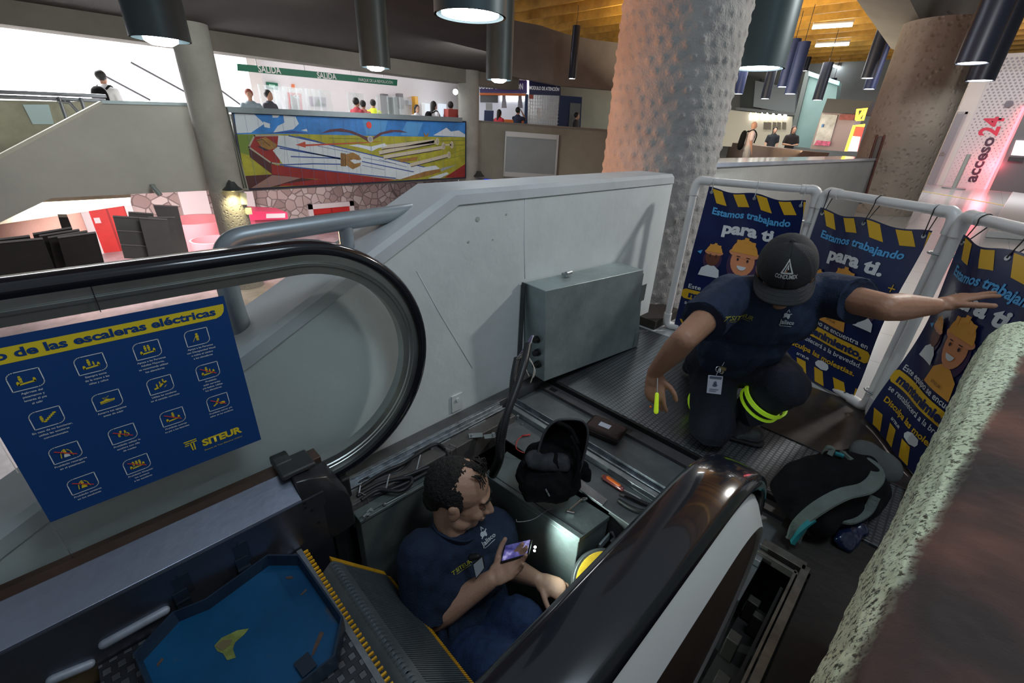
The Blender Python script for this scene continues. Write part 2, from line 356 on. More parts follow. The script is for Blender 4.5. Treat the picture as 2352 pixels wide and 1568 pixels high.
# far frame channels at the plate edge
m = MB()
m.bx(1.302, 1.309, .08, 1.275, -.04, -.012); m.bx(1.309, 1.328, .08, 1.275, -.045, -.030); m.bx(1.328, 1.333, .08, 1.275, -.045, -.001); m.bx(1.333, 1.342, .08, 1.275, -.045, -.010)
tag(m.build('channel_rail', MATS['worn_aluminium'], bevel=.001), 'aluminium channel crossing the pit behind the black backpack', 'rail')
m = MB(); m.bx(1.272, 1.299, .08, 1.24, -.06, -.018)
tag(m.build('frame_bar', galv, bevel=.0015), 'grey flat bar running beside the aluminium channel', 'rail')
t = thing('recessed_plate', 'grey recessed steel plate carrying the brown pouch', 'floor plate', (1.45, .7, -.05))
m = MB(); m.bx(1.345, 1.596, .08, 1.275, -.060, -.042); m.build('plate', M('grey_paint_steel', (.165, .18, .185), .5, .5, .25, 7), t)
m = MB(); m.bx(1.535, 1.596, .08, 1.275, -.042, -.026); m.build('lip', M('lip_steel', (.095, .09, .095), .55, .4, .3, 9), t)
for y in (1.2, .75, .35):
    m = MB(); m.bx(1.55, 1.575, y - .02, y + .02, -.027, -.0245); m.build('notch', M('black', (.01, .01, .01), .5), t)
m = MB(); m.bx(1.597, 1.611, -.05, 1.27, -.12, -.002); tag(m.build('rubber_edge', M('rubber_black', (.008, .008, .008), .6), bevel=.001), 'black strip in the dark gap along the studded floor plate', 'trim')  # black strip stands in for the dark gap beside the plate
# shelf plate with tools
SZ = -.045
t = thing('shelf_plate', 'grey steel shelf plate holding the screwdriver and pliers', 'shelf', (1.19, .7, SZ))
m = MB(); m.bx(1.112, 1.27, .08, 1.24, SZ - .007, SZ); m.build('plate', MATS['grey_paint_steel'], t, bevel=.001)
m = MB(); m.bx(1.112, 1.118, .08, .545, -.30, SZ - .007); m.build('skirt', steel_dark, t)
m = MB(); m.prism([at_z(a_, b_, SZ) for a_, b_ in ((1124, 964), (1146, 950), (1141, 984), (1136, 982))], (0, 0, .0006)); m.build('sticker', M('yellow_label', (.75, .52, .03), .6), t)
m = MB(); m.prism([at_z(a_, b_, SZ + .006) for a_, b_ in ((1330, 1098), (1396, 1147), (1384, 1160), (1318, 1114))], (0, 0, -.005)); tag(m.build('metal_strip', M('strip_steel', (.36, .39, .41), .3, .85, .3, 10), bevel=.001), 'short galvanised strip of metal on the shelf plate beside the control box', 'metal strip')

# ================================================================ WALLS ROUND THE ESCALATOR
def ycut(pts, y): return [at_y(a, b, y) for a, b in pts]
front = ycut([(1548, 409), (1048, 470), (560, 845)], 1.345)
pz = front[0].z; a, b, c = front
slope = (b.z - c.z) / (b.x - c.x)
low = Vector((-1.6, 1.345, c.z - slope * (c.x + 1.6)))
base_far = at_z(1472, 692, 0).x
poly = [(a.x, 1.345, a.z), (b.x, 1.345, a.z), (low.x, 1.345, a.z - slope * (b.x - low.x)), (low.x, 1.345, -2.6), (a.x, 1.345, -2.6)]
m = MB(); m.prism(poly, (0, .25, 0)); wall = m.build('wall_parapet', [white_w]); struct(wall)
# slightly proud cap with chamfer following the wall's top
WT = a.z
m = MB(); secs = []
path = [Vector((low.x, 0, a.z - slope * (b.x - low.x))), Vector((b.x, 0, WT)), Vector((a.x + .0, 0, WT))]
fr = []
for i, p in enumerate(path):
    d = (path[min(i + 1, 2)] - path[max(i - 1, 0)]).normalized(); n = Vector((-d.z, 0, d.x)); fr.append((p + n * .001, n, Vector((0, 1, 0))))
m.sweep(fr, [(-.03, 1.338), (.006, 1.344), (.022, 1.362), (.022, 1.585), (.0, 1.602), (-.03, 1.602)]); struct(m.build('trim_1', white_top))
m = MB(); m.bx(1.005, 1.065, 1.338, 1.345, .015, .10); m.cyl((1.035, 1.338, .075), (1.035, 1.332, .075), .009, n=14); struct(m.build('trim_2', M('white_plate', (.62, .65, .64), .6, 0, .1, 10)))
# plinth step at the column's foot
m = MB(); m.bx(2.64, 3.0, 1.22, 1.5, 0, .06); struct(m.build('trim_3', concrete_d))
# big nubbed column
CX, CY, CR = 3.2, 1.70, .395
def big_column(cx, cy, r, z0, z1):
    NU, NV = 400, 640; rnd = random.Random(3); cells = {}
    pitch = .078; nr = int(2 * PI * r / pitch)
    for k in range(int((z1 - z0) / pitch) + 1):
        for i in range(nr):
            cells.setdefault(k, []).append(((i + .5 * (k % 2) + rnd.uniform(-.16, .16)) * 2 * PI / nr, z0 + k * pitch + rnd.uniform(-.014, .014), rnd.uniform(.5, 1)))
    def fn(u, v):
        th = u * 2 * PI; z = z0 + v * (z1 - z0); h = 0; k0 = int((z - z0) / pitch)
        for k in (k0 - 1, k0, k0 + 1, k0 + 2):
            L = cells.get(k)
            if not L: continue
            idx = int(th / (2 * PI) * nr)
            for i in (idx - 2, idx - 1, idx, idx + 1, idx + 2):
                a, zz, s = L[i % nr]; da = (th - a + PI) % (2 * PI) - PI
                d2 = (da * r) ** 2 + (z - zz) ** 2
                if d2 < .0016: h += s * (.017 * math.exp(-d2 / .00026) - .015 * math.exp(-d2 / .00004))
        h += .005 * noise.noise(Vector((math.cos(th) * 6, math.sin(th) * 6, z * 12)))
        return (cx + (r + h) * math.cos(th), cy + (r + h) * math.sin(th), z)
    m = MB(); m.grid(fn, NU, NV); m.cyl((cx, cy, -2.6), (cx, cy, z0 + .01), r, n=60); return m
struct(big_column(CX, CY, CR, -.1, 4.3).build('column_1', concrete_n, angle=180))
# ================================================================ STONE PARAPET AT THE CAMERA'S RIGHT
p0 = at_z(1890, 1560, .93); p1 = at_z(2283, 732, .93)
dirp = (p1 - p0); dirp.z = 0; Lp = dirp.length; dirp.normalize(); npv = Vector((dirp.y, -dirp.x, 0))    # points away from the escalator
sec = [(0.085, -1.0), (.03, -.35), (.008, -.16), (0, -.075), (.004, -.03), (.014, -.006), (.030, .006), (.055, .012), (.24, .006), (.27, -.02), (.28, -.9), (.28, -1.0)]
NL = 420
def stone_fn(u, v):
    s = -0.5 + u * (Lp + .5); k = v * (len(sec) - 1); i = min(int(k), len(sec) - 2); q = k - i
    a = sec[i][0] * (1 - q) + sec[i + 1][0] * q; b = sec[i][1] * (1 - q) + sec[i + 1][1] * q
    P = Vector((p0.x, p0.y, .93)) + dirp * s
    d = .004 * noise.noise(Vector((s * 8, a * 30, b * 12))) + .003 * noise.noise(Vector((s * 38, a * 90, b * 50))) + .0022 * noise.noise(Vector((s * 110, a * 200, b * 110)))
    return P + npv * (a + d * .6) + Vector((0, 0, b + d * .6))
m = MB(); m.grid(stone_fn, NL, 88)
e0 = len(m.v) - 89 * 0
P1 = Vector((p0.x, p0.y, .93)) + dirp * Lp
m.add([P1 + npv * a + Vector((0, 0, b)) for a, b in sec], [tuple(range(len(sec)))])
stone_m = mat_speckle('rough_stone', (.50, .58, .38), (.78, .88, .66), (.05, .045, .025), 200)  # greenish light on the face is put into these base colours
_nt, _b = nodes(stone_m)       # the coping's top turns a dark brick red, the face is bare concrete
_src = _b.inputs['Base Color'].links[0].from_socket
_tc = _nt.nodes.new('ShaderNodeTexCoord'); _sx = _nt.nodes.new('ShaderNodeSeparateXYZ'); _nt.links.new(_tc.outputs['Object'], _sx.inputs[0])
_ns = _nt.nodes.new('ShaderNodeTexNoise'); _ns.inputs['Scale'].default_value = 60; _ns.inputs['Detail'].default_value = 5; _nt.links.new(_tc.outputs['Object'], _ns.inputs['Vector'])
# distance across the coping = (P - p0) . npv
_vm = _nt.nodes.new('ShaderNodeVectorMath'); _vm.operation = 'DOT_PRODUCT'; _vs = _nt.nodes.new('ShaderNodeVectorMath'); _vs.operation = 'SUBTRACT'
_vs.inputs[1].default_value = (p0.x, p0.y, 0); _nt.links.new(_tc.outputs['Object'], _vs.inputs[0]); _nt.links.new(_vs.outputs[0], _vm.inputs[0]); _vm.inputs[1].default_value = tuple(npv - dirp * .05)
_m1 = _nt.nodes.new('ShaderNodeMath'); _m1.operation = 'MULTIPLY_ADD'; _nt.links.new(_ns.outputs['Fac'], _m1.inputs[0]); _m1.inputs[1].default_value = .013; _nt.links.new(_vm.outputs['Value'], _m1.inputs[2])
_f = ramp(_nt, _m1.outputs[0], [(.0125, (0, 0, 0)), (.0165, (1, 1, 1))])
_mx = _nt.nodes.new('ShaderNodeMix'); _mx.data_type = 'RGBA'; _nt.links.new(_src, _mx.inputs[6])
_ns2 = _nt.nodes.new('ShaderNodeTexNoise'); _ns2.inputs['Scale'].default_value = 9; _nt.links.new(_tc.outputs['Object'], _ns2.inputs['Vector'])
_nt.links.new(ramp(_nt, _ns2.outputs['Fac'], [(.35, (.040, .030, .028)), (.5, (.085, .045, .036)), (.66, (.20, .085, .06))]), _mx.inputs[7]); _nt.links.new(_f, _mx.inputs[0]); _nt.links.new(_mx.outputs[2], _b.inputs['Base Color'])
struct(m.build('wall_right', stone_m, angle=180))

# ================================================================ GALLERY ACROSS THE VOID
YG = 12.4
def quad_y(px, y, th, name, mat, st=True):
    m = MB(); m.prism(ycut(px, y), (0, th, 0)); o = m.build(name, mat); return struct(o) if st else o
quad_y([(236, 236), (436, 241), (486, 437), (117, 455), (0, 511), (-420, 715), (-420, 588), (0, 360)], YG, .35, 'wall_stair', stringer_m)
m = MB(); q = ycut([(232, 232), (236, 238), (-420, 592), (-420, 580), (0, 354)], YG - .06); m.prism(q, (0, .4, 0)); struct(m.build('trim_4', mat_concrete('pale_edge', (.62, .60, .52), .06, 4)))
m = MB(); q = ycut([(232, 230), (436, 236), (436, 243), (236, 238)], YG - .06); m.prism(q, (0, .4, 0)); struct(m.build('trim_5', grey_ledge))
quad_y([(-300, 224), (300, 236), (300, 470), (-300, 560)], 13.6, .3, 'wall_stair_back', mat_concrete('green_concrete', (.34, .33, .24), .25, .9))
m = MB(); m.prism(ycut([(52, 240), (112, 240), (124, 285), (75, 285)], 13.57), (0, .02, 0)); tag(m.build('wall_notice', M('pale_teal', (.42, .55, .55), .6)), 'pale teal notice panel on the wall beyond the far stair', 'notice')
# pipes on top of that wall
t = thing('stair_handrail', 'grey double pipe handrail at the head of the far stair, left edge', 'handrail', tuple(at_y(120, 220, 13.3)))
for dy in (210, 221):
    m = MB(); m.tube(ycut([(-250, dy - 8), (60, dy + 3), (244, dy + 11)], 13.3), .035, 10); m.build('rail', M('rail_grey', (.24, .25, .27), .35, .8), t)
for pp in ([(135, 222), (153, 275)], [(185, 224), (194, 252)]):
    m = MB(); m.tube(ycut(pp, 13.2), .03, 8); m.build('post', MATS['rail_grey'], t)
m = MB(); m.tube(ycut([(130, 232), (160, 236), (184, 262)], 13.2), .03, 8); m.build('end_bend', MATS['rail_grey'], t)
# columns of the gallery
def small_column(name, x, y, r, z0, z1, zp, ):
    m = MB(); m.cyl((x, y, zp), (x, y, z1), r, n=40, m=0); m.cyl((x, y, z0), (x, y, zp), r + .004, n=40, m=1); return struct(m.build(name, [concrete, concrete_p]))
cl = at_y(420, 180, 11.8); crr = at_y(502, 170, 11.8)
small_column('column_2', (cl.x + crr.x) / 2, 11.9, .335, -2.6, 3.3, -.35)
cl = at_y(1057, 240, 12.5); crr = at_y(1104, 240, 12.5)
small_column('column_3', (cl.x + crr.x) / 2, 12.6, .34, -2.6, 3.3, -.6)
m = MB(); q = ycut([(508, 245), (520, 245), (572, 437), (556, 437)], YG - .15); m.prism(q, (0, .2, 0)); struct(m.build('trim_6', mat_concrete('post_grey', (.27, .28, .25), .1, 3)))
# ledge, wall behind the mural
q = ycut([(514, 244), (1062, 270), (1062, 280), (520, 258)], YG - .2); m = MB(); m.prism(q, (0, .5, 0)); struct(m.build('trim_7', grey_ledge))
quad_y([(530, 262), (1066, 282), (1066, 412), (560, 440)], YG, .3, 'wall_gallery', concrete)
# edge beam and soffit of the gallery roof
zb = at_y(500, 118, YG).z; zt = at_y(551, 80, YG).z
m = MB(); m.bx(-9, 12.5, YG, YG + .6, zb, zt + .3); struct(m.build('trim_8', mat_concrete('beam_concrete', (.17, .155, .13), .15, 1.0)))
q = [at_z(1166, 178, zt), at_z(1150, -300, zt)]
e1 = Vector((12.4, YG, zt)); 
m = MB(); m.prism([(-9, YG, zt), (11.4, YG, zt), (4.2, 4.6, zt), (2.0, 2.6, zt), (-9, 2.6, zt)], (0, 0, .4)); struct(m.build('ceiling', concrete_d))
# gallery back wall, ceiling and daylight stairwell
xs = at_y(600, 200, 16.8).x
m = MB(); m.bx(xs, 13.5, 16.8, 17.0, 0, 4.4); struct(m.build('wall_gallery_back', plaster))
m = MB(); m.bx(xs - .35, xs, 16.6, 16.9, .05, 4.4); struct(m.build('trim_9', M('light_post', (.68, .63, .60), .6)))
m = MB(); m.bx(xs - .4, 12, 13.2, 17.0, 4.3, 4.5); struct(m.build('ceiling', plaster))
m = MB(); m.bx(xs - .1, xs, 16.95, 20.1, .05, 6.5); struct(m.build('wall_stairwell_side', plaster))  # partition added to keep stairwell daylight off the gallery
m = MB(); m.bx(-9, xs, 20.0, 20.2, -.2, 6.5); struct(m.build('wall_stairwell', M('sunlit_white', (.9, .9, .9), .8)))
# stair flight in daylight
t = thing('daylight_stair', 'sunlit white stair climbing out to daylight behind the far gallery', 'stair', (1.5, 19, .05))
t['kind'] = 'structure'; del t['category']
m = MB()
for k in range(14): m.bx(-2.5 - k * .0 + (-.0), -2.4, 17, 20, 0, .01) if False else m.bx(2.6 - k * .34 - .34, 2.6 - k * .34, 18.2, 19.95, .05, .05 + (k + 1) * .17)
m.build('steps', M('stair_white', (.85, .85, .86), .7), t)
for L in ([(300, 143), (427, 212)], [(236, 172), (345, 230)], [(508, 208), (552, 240)]):
    m = MB(); m.tube([at_y(a_, b_, 17.6) for a_, b_ in L], .028, 8); m.build('handrail', M('rail_black', (.02, .02, .025), .5), t)
    for k in (.02, .98): q = at_y(*L[0], 17.6).lerp(at_y(*L[1], 17.6), k); m = MB(); m.cyl(q, (q.x, q.y, q.z - .9), .02, n=6); m.build('post', M('rail_pale', (.7, .7, .7), .5), t)
# concrete diagonal wall right of the second column
A0 = at_y(1098, 278, 12.6); 
def on_vplane(px, py, P, d):      # pixel onto the vertical plane through P with horizontal direction d
    n = Vector((-d[1], d[0], 0)); r = RM @ Vector((px - PPX, py - PPY, FPX)); return CAM + r * ((Vector(P) - CAM).dot(n) / r.dot(n))
DW = Vector((1, -.82, 0)).normalized(); PW = Vector((A0.x, 12.6, 0)); DN = Vector((-DW.y, DW.x, 0))
if DN.x < 0: DN = -DN
def vp(pts, off=0.): return [on_vplane(a, b, PW - DN * off, DW) for a, b in pts]
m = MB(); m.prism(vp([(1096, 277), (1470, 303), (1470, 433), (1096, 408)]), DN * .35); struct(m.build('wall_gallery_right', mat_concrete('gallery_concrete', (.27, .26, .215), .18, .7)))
m = MB(); m.prism(vp([(1096, 276), (1470, 302), (1470, 306), (1096, 280)], .03), DN * .4); struct(m.build('trim_10', mat_concrete('gallery_cap', (.20, .185, .16), .1, 2)))
# high wall above, where the timber ceiling begins
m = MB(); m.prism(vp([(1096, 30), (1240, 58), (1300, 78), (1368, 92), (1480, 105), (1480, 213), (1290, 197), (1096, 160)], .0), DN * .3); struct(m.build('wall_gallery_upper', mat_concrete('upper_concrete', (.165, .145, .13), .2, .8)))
m = MB(); m.prism(vp([(1270, 180), (1480, 200), (1480, 320), (1330, 300), (1290, 292)], -3.5), DN * .2); struct(m.build('wall_gallery_side', M('pale_green_wall', (.40, .43, .36), .8, 0, .1, 1)))
m = MB(); m.prism(vp([(1060, 120), (1280, 120), (1280, 300), (1060, 290)], -4.2), DN * .2); struct(m.build('wall_gallery_booth', plaster))
# ================================================================ LOWER HALL
YL = 17.4
zl = -2.6
m = MB(); m.bx(-9, at_y(1052, 430, YL).x, YL, YL + .3, zl, -.2); struct(m.build('wall_stone', stone_l))
m = MB(); m.bx(at_y(1052, 430, YL).x, 22, YL - 1, YL - .7, zl, -.2); struct(m.build('wall_lower_right', M('lower_wall', (.35, .33, .33), .8, 0, .1, 1)))
# ================================================================ RIGHT HAND PARAPETS, COLUMNS
def parapet(name, P, Q, zt, zb, th, mat, cap=None, capn='trim_11'):
    d = (Q - P); d.z = 0; d.normalize(); n = Vector((-d.y, d.x, 0))
    m = MB(); m.prism([(P.x, P.y, zb), (Q.x, Q.y, zb), (Q.x, Q.y, zt), (P.x, P.y, zt)], n * th); struct(m.build(name, mat))
    if cap:
        P2, Q2 = P - n * .02 - d * .02, Q - n * .02 + d * .02
        m = MB(); m.prism([(P2.x, P2.y, zt), (Q2.x, Q2.y, zt), (Q2.x, Q2.y, zt + .035), (P2.x, P2.y, zt + .035)], n * (th + .04)); struct(m.build(capn, cap))
shiny = M('polished_cap', (.40, .43, .50), .13, .55, .15, 3)
ZP = 1.0
parapet('wall_void_front', at_z(1560, 387, ZP - .035), at_z(2010, 368, ZP - .035), ZP - .035, -.3, .42, mat_concrete('parapet_concrete', (.30, .30, .285), .1, 1.2), shiny)
parapet('wall_void_back', at_z(1905, 351, .98), at_z(1600, 318, .98), .98, -.3, .3, mat_concrete('brown_parapet', (.22, .155, .12), .15, 1.0))
def col(name, px, py, z, r, z0, z1, mat, n=36):
    c = at_z(px, py, z); m = MB(); m.cyl((c.x, c.y, z0), (c.x, c.y, z1), r, n=n); struct(m.build(name, mat)); return c
colm = mat_concrete('column_pitted', (.34, .29, .24), .15, 1.5, 1.0, 11)
cb = Vector((11.6, 1.30, 0)); m = MB(); m.cyl((cb.x, cb.y, 0), (cb.x, cb.y, 3.12), .60, n=48); struct(m.build('column_4', colm))
# flared capital of that column
top = [at_d(1950, -20, 9.5), at_d(2130, -20, 9.5), at_d(2310, -20, 11), at_d(2060, -20, 13)]
def flare(name, px_bot, px_top, db, dt, mat):
    B = [at_d(a, b, d) for (a, b), d in zip(px_bot, db)]; T = [at_d(a, b, d) for (a, b), d in zip(px_top, dt)]
    m = MB(); k = len(B); m.add(B + T, [tuple(range(k)), tuple(range(2 * k - 1, k - 1, -1))] + [(i, (i + 1) % k, k + (i + 1) % k, k + i) for i in range(k)]); return struct(m.build(name, mat, angle=30))
flare('trim_12', [(2047, 112), (2146, 112), (2195, 130), (2100, 128)], [(1925, -60), (2060, -60), (2300, -60), (2200, -60)], [9.3, 8.5, 9.4, 10.2], [7.0, 6.4, 8.2, 9.0], mat_concrete('capital_concrete', (.25, .24, .22), .12, 1.2))
flare('trim_13', [(2140, 155), (2170, 185), (2215, 190), (2200, 160)], [(2100, -60), (2140, -40), (2296, -60), (2260, -60)], [15, 14.6, 15.4, 16.0], [9.5, 9, 10, 10.6], MATS['capital_concrete'])
c3 = at_x(2104, 380, 19.0); m = MB(); m.cyl((19.0, c3.y, 0), (19.0, c3.y, 3.9), .42, n=40); struct(m.build('column_5', colm))
# ================================================================ TIMBER CEILING
CZ = 4.35
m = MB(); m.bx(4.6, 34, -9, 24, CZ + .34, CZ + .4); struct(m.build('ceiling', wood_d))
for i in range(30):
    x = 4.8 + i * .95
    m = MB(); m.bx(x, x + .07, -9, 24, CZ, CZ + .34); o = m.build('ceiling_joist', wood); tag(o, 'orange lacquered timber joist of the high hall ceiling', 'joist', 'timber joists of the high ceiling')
# ================================================================ FAR END WALL
XW = 22.5
def xcut(pts, x=None): return [at_x(a, b, x or XW) for a, b in pts]
m = MB(); m.bx(XW, XW + .25, -6, 1.75, 0, 3.95); struct(m.build('wall_end', M('wall_white', (.70, .66, .64), .6, 0, .05, 1)))
m = MB(); m.bx(26.5, 26.7, 1.7, 24, 0, 4.5); struct(m.build('wall_end_far', mat_concrete('grey_far_wall', (.30, .33, .34), .1, .5)))
dq = [at_x(2185, 268, XW), at_x(2213, 268, XW), at_x(2146, 420, XW), at_x(2125, 414, XW)]
t = thing('door_1', 'grey service door in the white end wall', 'door', (XW, 1.3, 0)); del t['category']; t['kind'] = 'structure'
m = MB(); y1, y0 = dq[0].y, dq[1].y; m.bx(XW - .06, XW - .005, y0, y1, 0.0, 2.25); m.build('leaf', M('door_grey', (.27, .27, .30), .5), t)
m = MB(); m.bx(XW - .075, XW - .055, y0 + .05, y1 - .05, .95, 1.02); m.cyl((XW - .08, y0 + .12, 1.05), (XW - .14, y0 + .12, 1.05), .03, n=10); m.build('door_handle', M('chrome', (.6, .6, .62), .2, 1), t)
m = MB(); m.bx(XW - .04, XW - .001, y0 - .07, y0, 0, 2.32); m.bx(XW - .04, XW - .001, y1, y1 + .07, 0, 2.32); m.bx(XW - .04, XW - .001, y0 - .07, y1 + .07, 2.25, 2.32); m.build('door_frame', M('frame_grey', (.40, .38, .40), .5), t)
# ================================================================ ESCALATOR BALUSTRADES
rubber = M('handrail_rubber', (.008, .010, .015), .16, 0, 0, coat=.6)
alu = M('brushed_aluminium', (.47, .50, .48), .34, .9, .12, 6)
alu_d = M('brushed_aluminium_dark', (.22, .24, .24), .4, .9, .2, 6)
glass = M('clear_glass', (.93, .97, .96), .03, 0, trans=1.0, spec=.5); nodes(glass)[1].inputs['IOR'].default_value = 1.02
brown_deck = M('brown_anodised', (.16, .105, .085), .35, .7, .2, 5)
deck_steel = M('deck_steel', (.25, .28, .36), .30, .85, .12, 4, .05, 40)
skirt_steel = M('skirt_steel', (.13, .14, .17), .34, .85, .35, 2.2, .05, 40)
cap_black = M('black_moulded', (.018, .019, .022), .28, 0, .1, 10)
RC, RR, X0 = .395, .400, -1.5          # newel centre x, radius, start of the run
def newel(cz, y, r, a_end=-98, n=40, x0=X0, RC=RC):
    """frames (origin, outward, sideways) along the handrail path at radius r around (RC, cz)"""
    F = []
    for i in range(10): F.append((Vector((x0 + (RC - x0) * i / 10, y, cz + r)), Vector((0, 0, 1)), Vector((0, 1, 0))))
    for i in range(n + 1):
        a = math.radians(90 + (a_end - 90) * i / n); o = Vector((math.cos(a), 0, math.sin(a)))
        F.append((Vector((RC, y, cz)) + o * r, o, Vector((0, 1, 0))))
    return F
rail_sec = [(-.030, .022), (-.030, .037), (-.018, .0405), (-.006, .037), (0, .028), (.0015, 0), (0, -.028), (-.006, -.037), (-.018, -.0405), (-.030, -.037), (-.030, -.022), (-.022, -.022), (-.010, -.027), (-.010, .027), (-.022, .022)]
def prof(a0, a1, h):      # ribbed guide profile cross-section, a = radial offset, h = half width
    return [(a0, h), (a0 + (a1 - a0) * .18, h * 1.05), (a0 + (a1 - a0) * .42, h * 1.05), (a0 + (a1 - a0) * .46, h * .92), (a0 + (a1 - a0) * .5, h * 1.05), (a0 + (a1 - a0) * .62, h * 1.02), (a0 + (a1 - a0) * .66, h * .86), (a1, h * .8),
            (a1, -h * .8), (a0 + (a1 - a0) * .66, -h * .86), (a0 + (a1 - a0) * .62, -h * 1.02), (a0 + (a1 - a0) * .5, -h * 1.05), (a0 + (a1 - a0) * .46, -h * .92), (a0 + (a1 - a0) * .42, -h * 1.05), (a0 + (a1 - a0) * .18, -h * 1.05), (a0, -h)]
# ---- left balustrade
YL_, CZL = 1.244, .493
t = thing('balustrade', 'left escalator balustrade, clear glass with black handrail, beside the white wall', 'balustrade', (.3, YL_, 0))
m = MB(); m.sweep(newel(CZL, YL_, RR + .008), rail_sec); m.build('handrail', rubber, t, angle=50)
m = MB(); m.sweep(newel(CZL, YL_, RR - .018), prof(0, -.062, .023)); m.build('guide_profile', alu, t, angle=20)
m = MB(); m.box((-.005, YL_ - .0245, CZL + RR - .05), (.0015, .002, .064)); m.build('seam', M('black', (.01, .01, .01), .5), t)
zg = .205
def glass_panel(x0, x1, cz, y, th, name='glass_panel', par=None, mat=None):
    m = MB(); P = []
    r = RR - .075
    if x1 <= RC: P = [(x0, y, zg), (x1, y, zg), (x1, y, cz + r), (x0, y, cz + r)]
    else:
        P = [(x0, y, zg)]
        a0 = math.asin(max(-1, (zg - cz) / r))
        for i in range(29):
            a = a0 + (PI / 2 - a0) * i / 28; P.append((RC + r * math.cos(a), y, cz + r * math.sin(a)))
        P.append((x0, y, cz + r))
    m.prism(P, (0, th, 0)); return m.build(name, mat or glass, par)
xj = at_y(132, 1232, 1.24).x
glass_panel(xj + .003, 1, CZL, 1.240, .008, par=t); glass_panel(X0, xj - .003, CZL, 1.240, .008, par=t)
m = MB(); m.bx(X0, .37, 1.205, 1.262, .188, .212); m.build('glass_shoe', brown_deck, t, bevel=.002)
# inner deck, skirt panel and its slots
t2 = thing('inner_deck', 'blue-grey brushed steel inner decking and skirt below the left glass', 'decking', (.0, 1.12, .1))
m = MB(); m.prism([(X0, 1.203, .214), (X0, 1.195, .222), (X0, 1.1, .176), (X0, 1.1, .166), (X0, 1.203, .18)], (.262 - X0, 0, 0)); m.build('deck_panel', deck_steel, t2, bevel=.0015)
m = MB(); m.bx(X0, .325, 1.094, 1.1005, -.16, .171); m.build('skirt_panel', skirt_steel, t2)
for px, py in ((1085 / 2.613, 1150 + 470 / 2.613), (1443 / 2.613, 1150 + 275 / 2.613)):
    m = MB(); q = at_y(px, py, 1.0935); m.bx(q.x - .018, q.x + .018, 1.0925, 1.0945, q.z - .055, q.z + .012); m.bx(q.x - .006, q.x - .003, 1.092, 1.0945, q.z - .012, q.z + .02)
    m.build('bracket_slot', M('slot_steel', (.07, .08, .10), .4, .8), t2)
for px, py in ((702, 1165), (700, 1155), (718, 1170), (733, 1198)):
    m = MB(); q = at_y(px, py, 1.0935); m.cyl(q, q + Vector((0, -.002, 0)), .004, n=10); m.build('screw', MATS['black'], t2)
# long worn slot with rubber strip on the skirt
m = MB(); a_, b_ = at_y(240, 1478, 1.09), at_y(378, 1402, 1.09); m.cone(a_, b_, .0115, .0115, u=(0, 0, 1), e=1.0, n=12); m.build('slot_cover', M('worn_white_metal', (.26, .30, .36), .5, .2, .2, 20), t2)
a_, b_ = at_y(120, 1560, 1.09), at_y(205, 1525, 1.09); m = MB(); m.cone(a_, b_, .011, .011, n=12); m.build('slot_cover', MATS['worn_white_metal'], t2)
# black entry cap of the left handrail
t = thing('handrail_inlet', 'black moulded cap where the left handrail dives into the base', 'end cap', (.35, 1.16, .1))
def capfn(y0, y1): pass
m = MB(); secs = []
for x, zt, y0 in ((.262, .232, 1.098), (.30, .226, 1.095), (.35, .205, 1.092), (.385, .165, 1.095), (.405, .11, 1.10), (.41, .03, 1.105)):
    secs.append((x, zt, y0))
K = []
for x, zt, y0 in secs:
    K.append([Vector((x, y0, -.03)), Vector((x, y0, zt * .55)), Vector((x, y0 + .006, zt * .78)), Vector((x, y0 + .03, zt * .96)), Vector((x, y0 + .07, zt)), Vector((x, 1.235, zt * .99)), Vector((x, 1.272, zt * .9)), Vector((x, 1.278, zt * .6)), Vector((x, 1.278, -.03))])
V = [p for r in K for p in r]; F = [(i * 9 + j, i * 9 + j + 1, (i + 1) * 9 + j + 1, (i + 1) * 9 + j) for i in range(5) for j in range(8)] + [tuple(range(9)), tuple(range(45, 54))]
m.add(V, F); m.build('cap_body', cap_black, t, angle=30, bevel=.003)
m = MB(); m.box((.285, 1.19, .238), (.10, .085, .018), .0); m.box((.262, 1.235, .235), (.05, .06, .03), .0); m.build('cap_lid', M('charcoal_plastic', (.035, .038, .04), .5, 0, .2, 20), t, bevel=.006)
m = MB(); m.bx(.412, .445, 1.185, 1.222, .0, .09); m.build('brush', MATS['rubber_black'], t, bevel=.008)
# ---- right balustrade (near)
YR_, CZR, RCR = .135, .302, .56
t = thing('balustrade', 'right escalator balustrade, near black handrail with bright steel side, crossing the foreground', 'balustrade', (.3, YR_, 0))
m = MB(); m.sweep(newel(CZR, YR_ + .004, RR + .008, RC=RCR), [(a_, b_ * 1.2) for a_, b_ in rail_sec]); m.build('handrail', rubber, t, angle=50)
m = MB(); fr = newel(CZR, YR_, RR - .022, RC=RCR)
m.sweep(fr, [(0, .026), (-.07, .024), (-.07, -.020), (-.055, -.046), (-.075, -.060), (-.085, -.060), (-.03, -.036), (0, -.032)]) if False else m.sweep(fr, [(0, .024), (-.078, .022), (-.078, -.060), (-.068, -.066), (-.058, -.068), (-.022, -.044), (-.012, -.034)])
m.build('side_profile', M('bright_steel', (.82, .83, .84), .38, .45, .04, 3), t, angle=25)
m = MB(); r = RR - .095
P = [(X0, YR_ - .062, -.0)]
a0 = -math.pi / 2 + .35
for i in range(25):
    a = a0 + (PI / 2 - a0) * i / 24; P.append((RCR + r * math.cos(a) + .0, YR_ - .062, CZR + r * math.sin(a)))
P.append((X0, YR_ - .062, CZR + r)); m.prism(P, (0, .10, 0)); m.build('cladding', brown_deck, t)
m = MB(); m.bx(X0, .78, YR_ - .06, YR_ + .04, -.12, .03); m.build('base', steel_dark, t, bevel=.004)
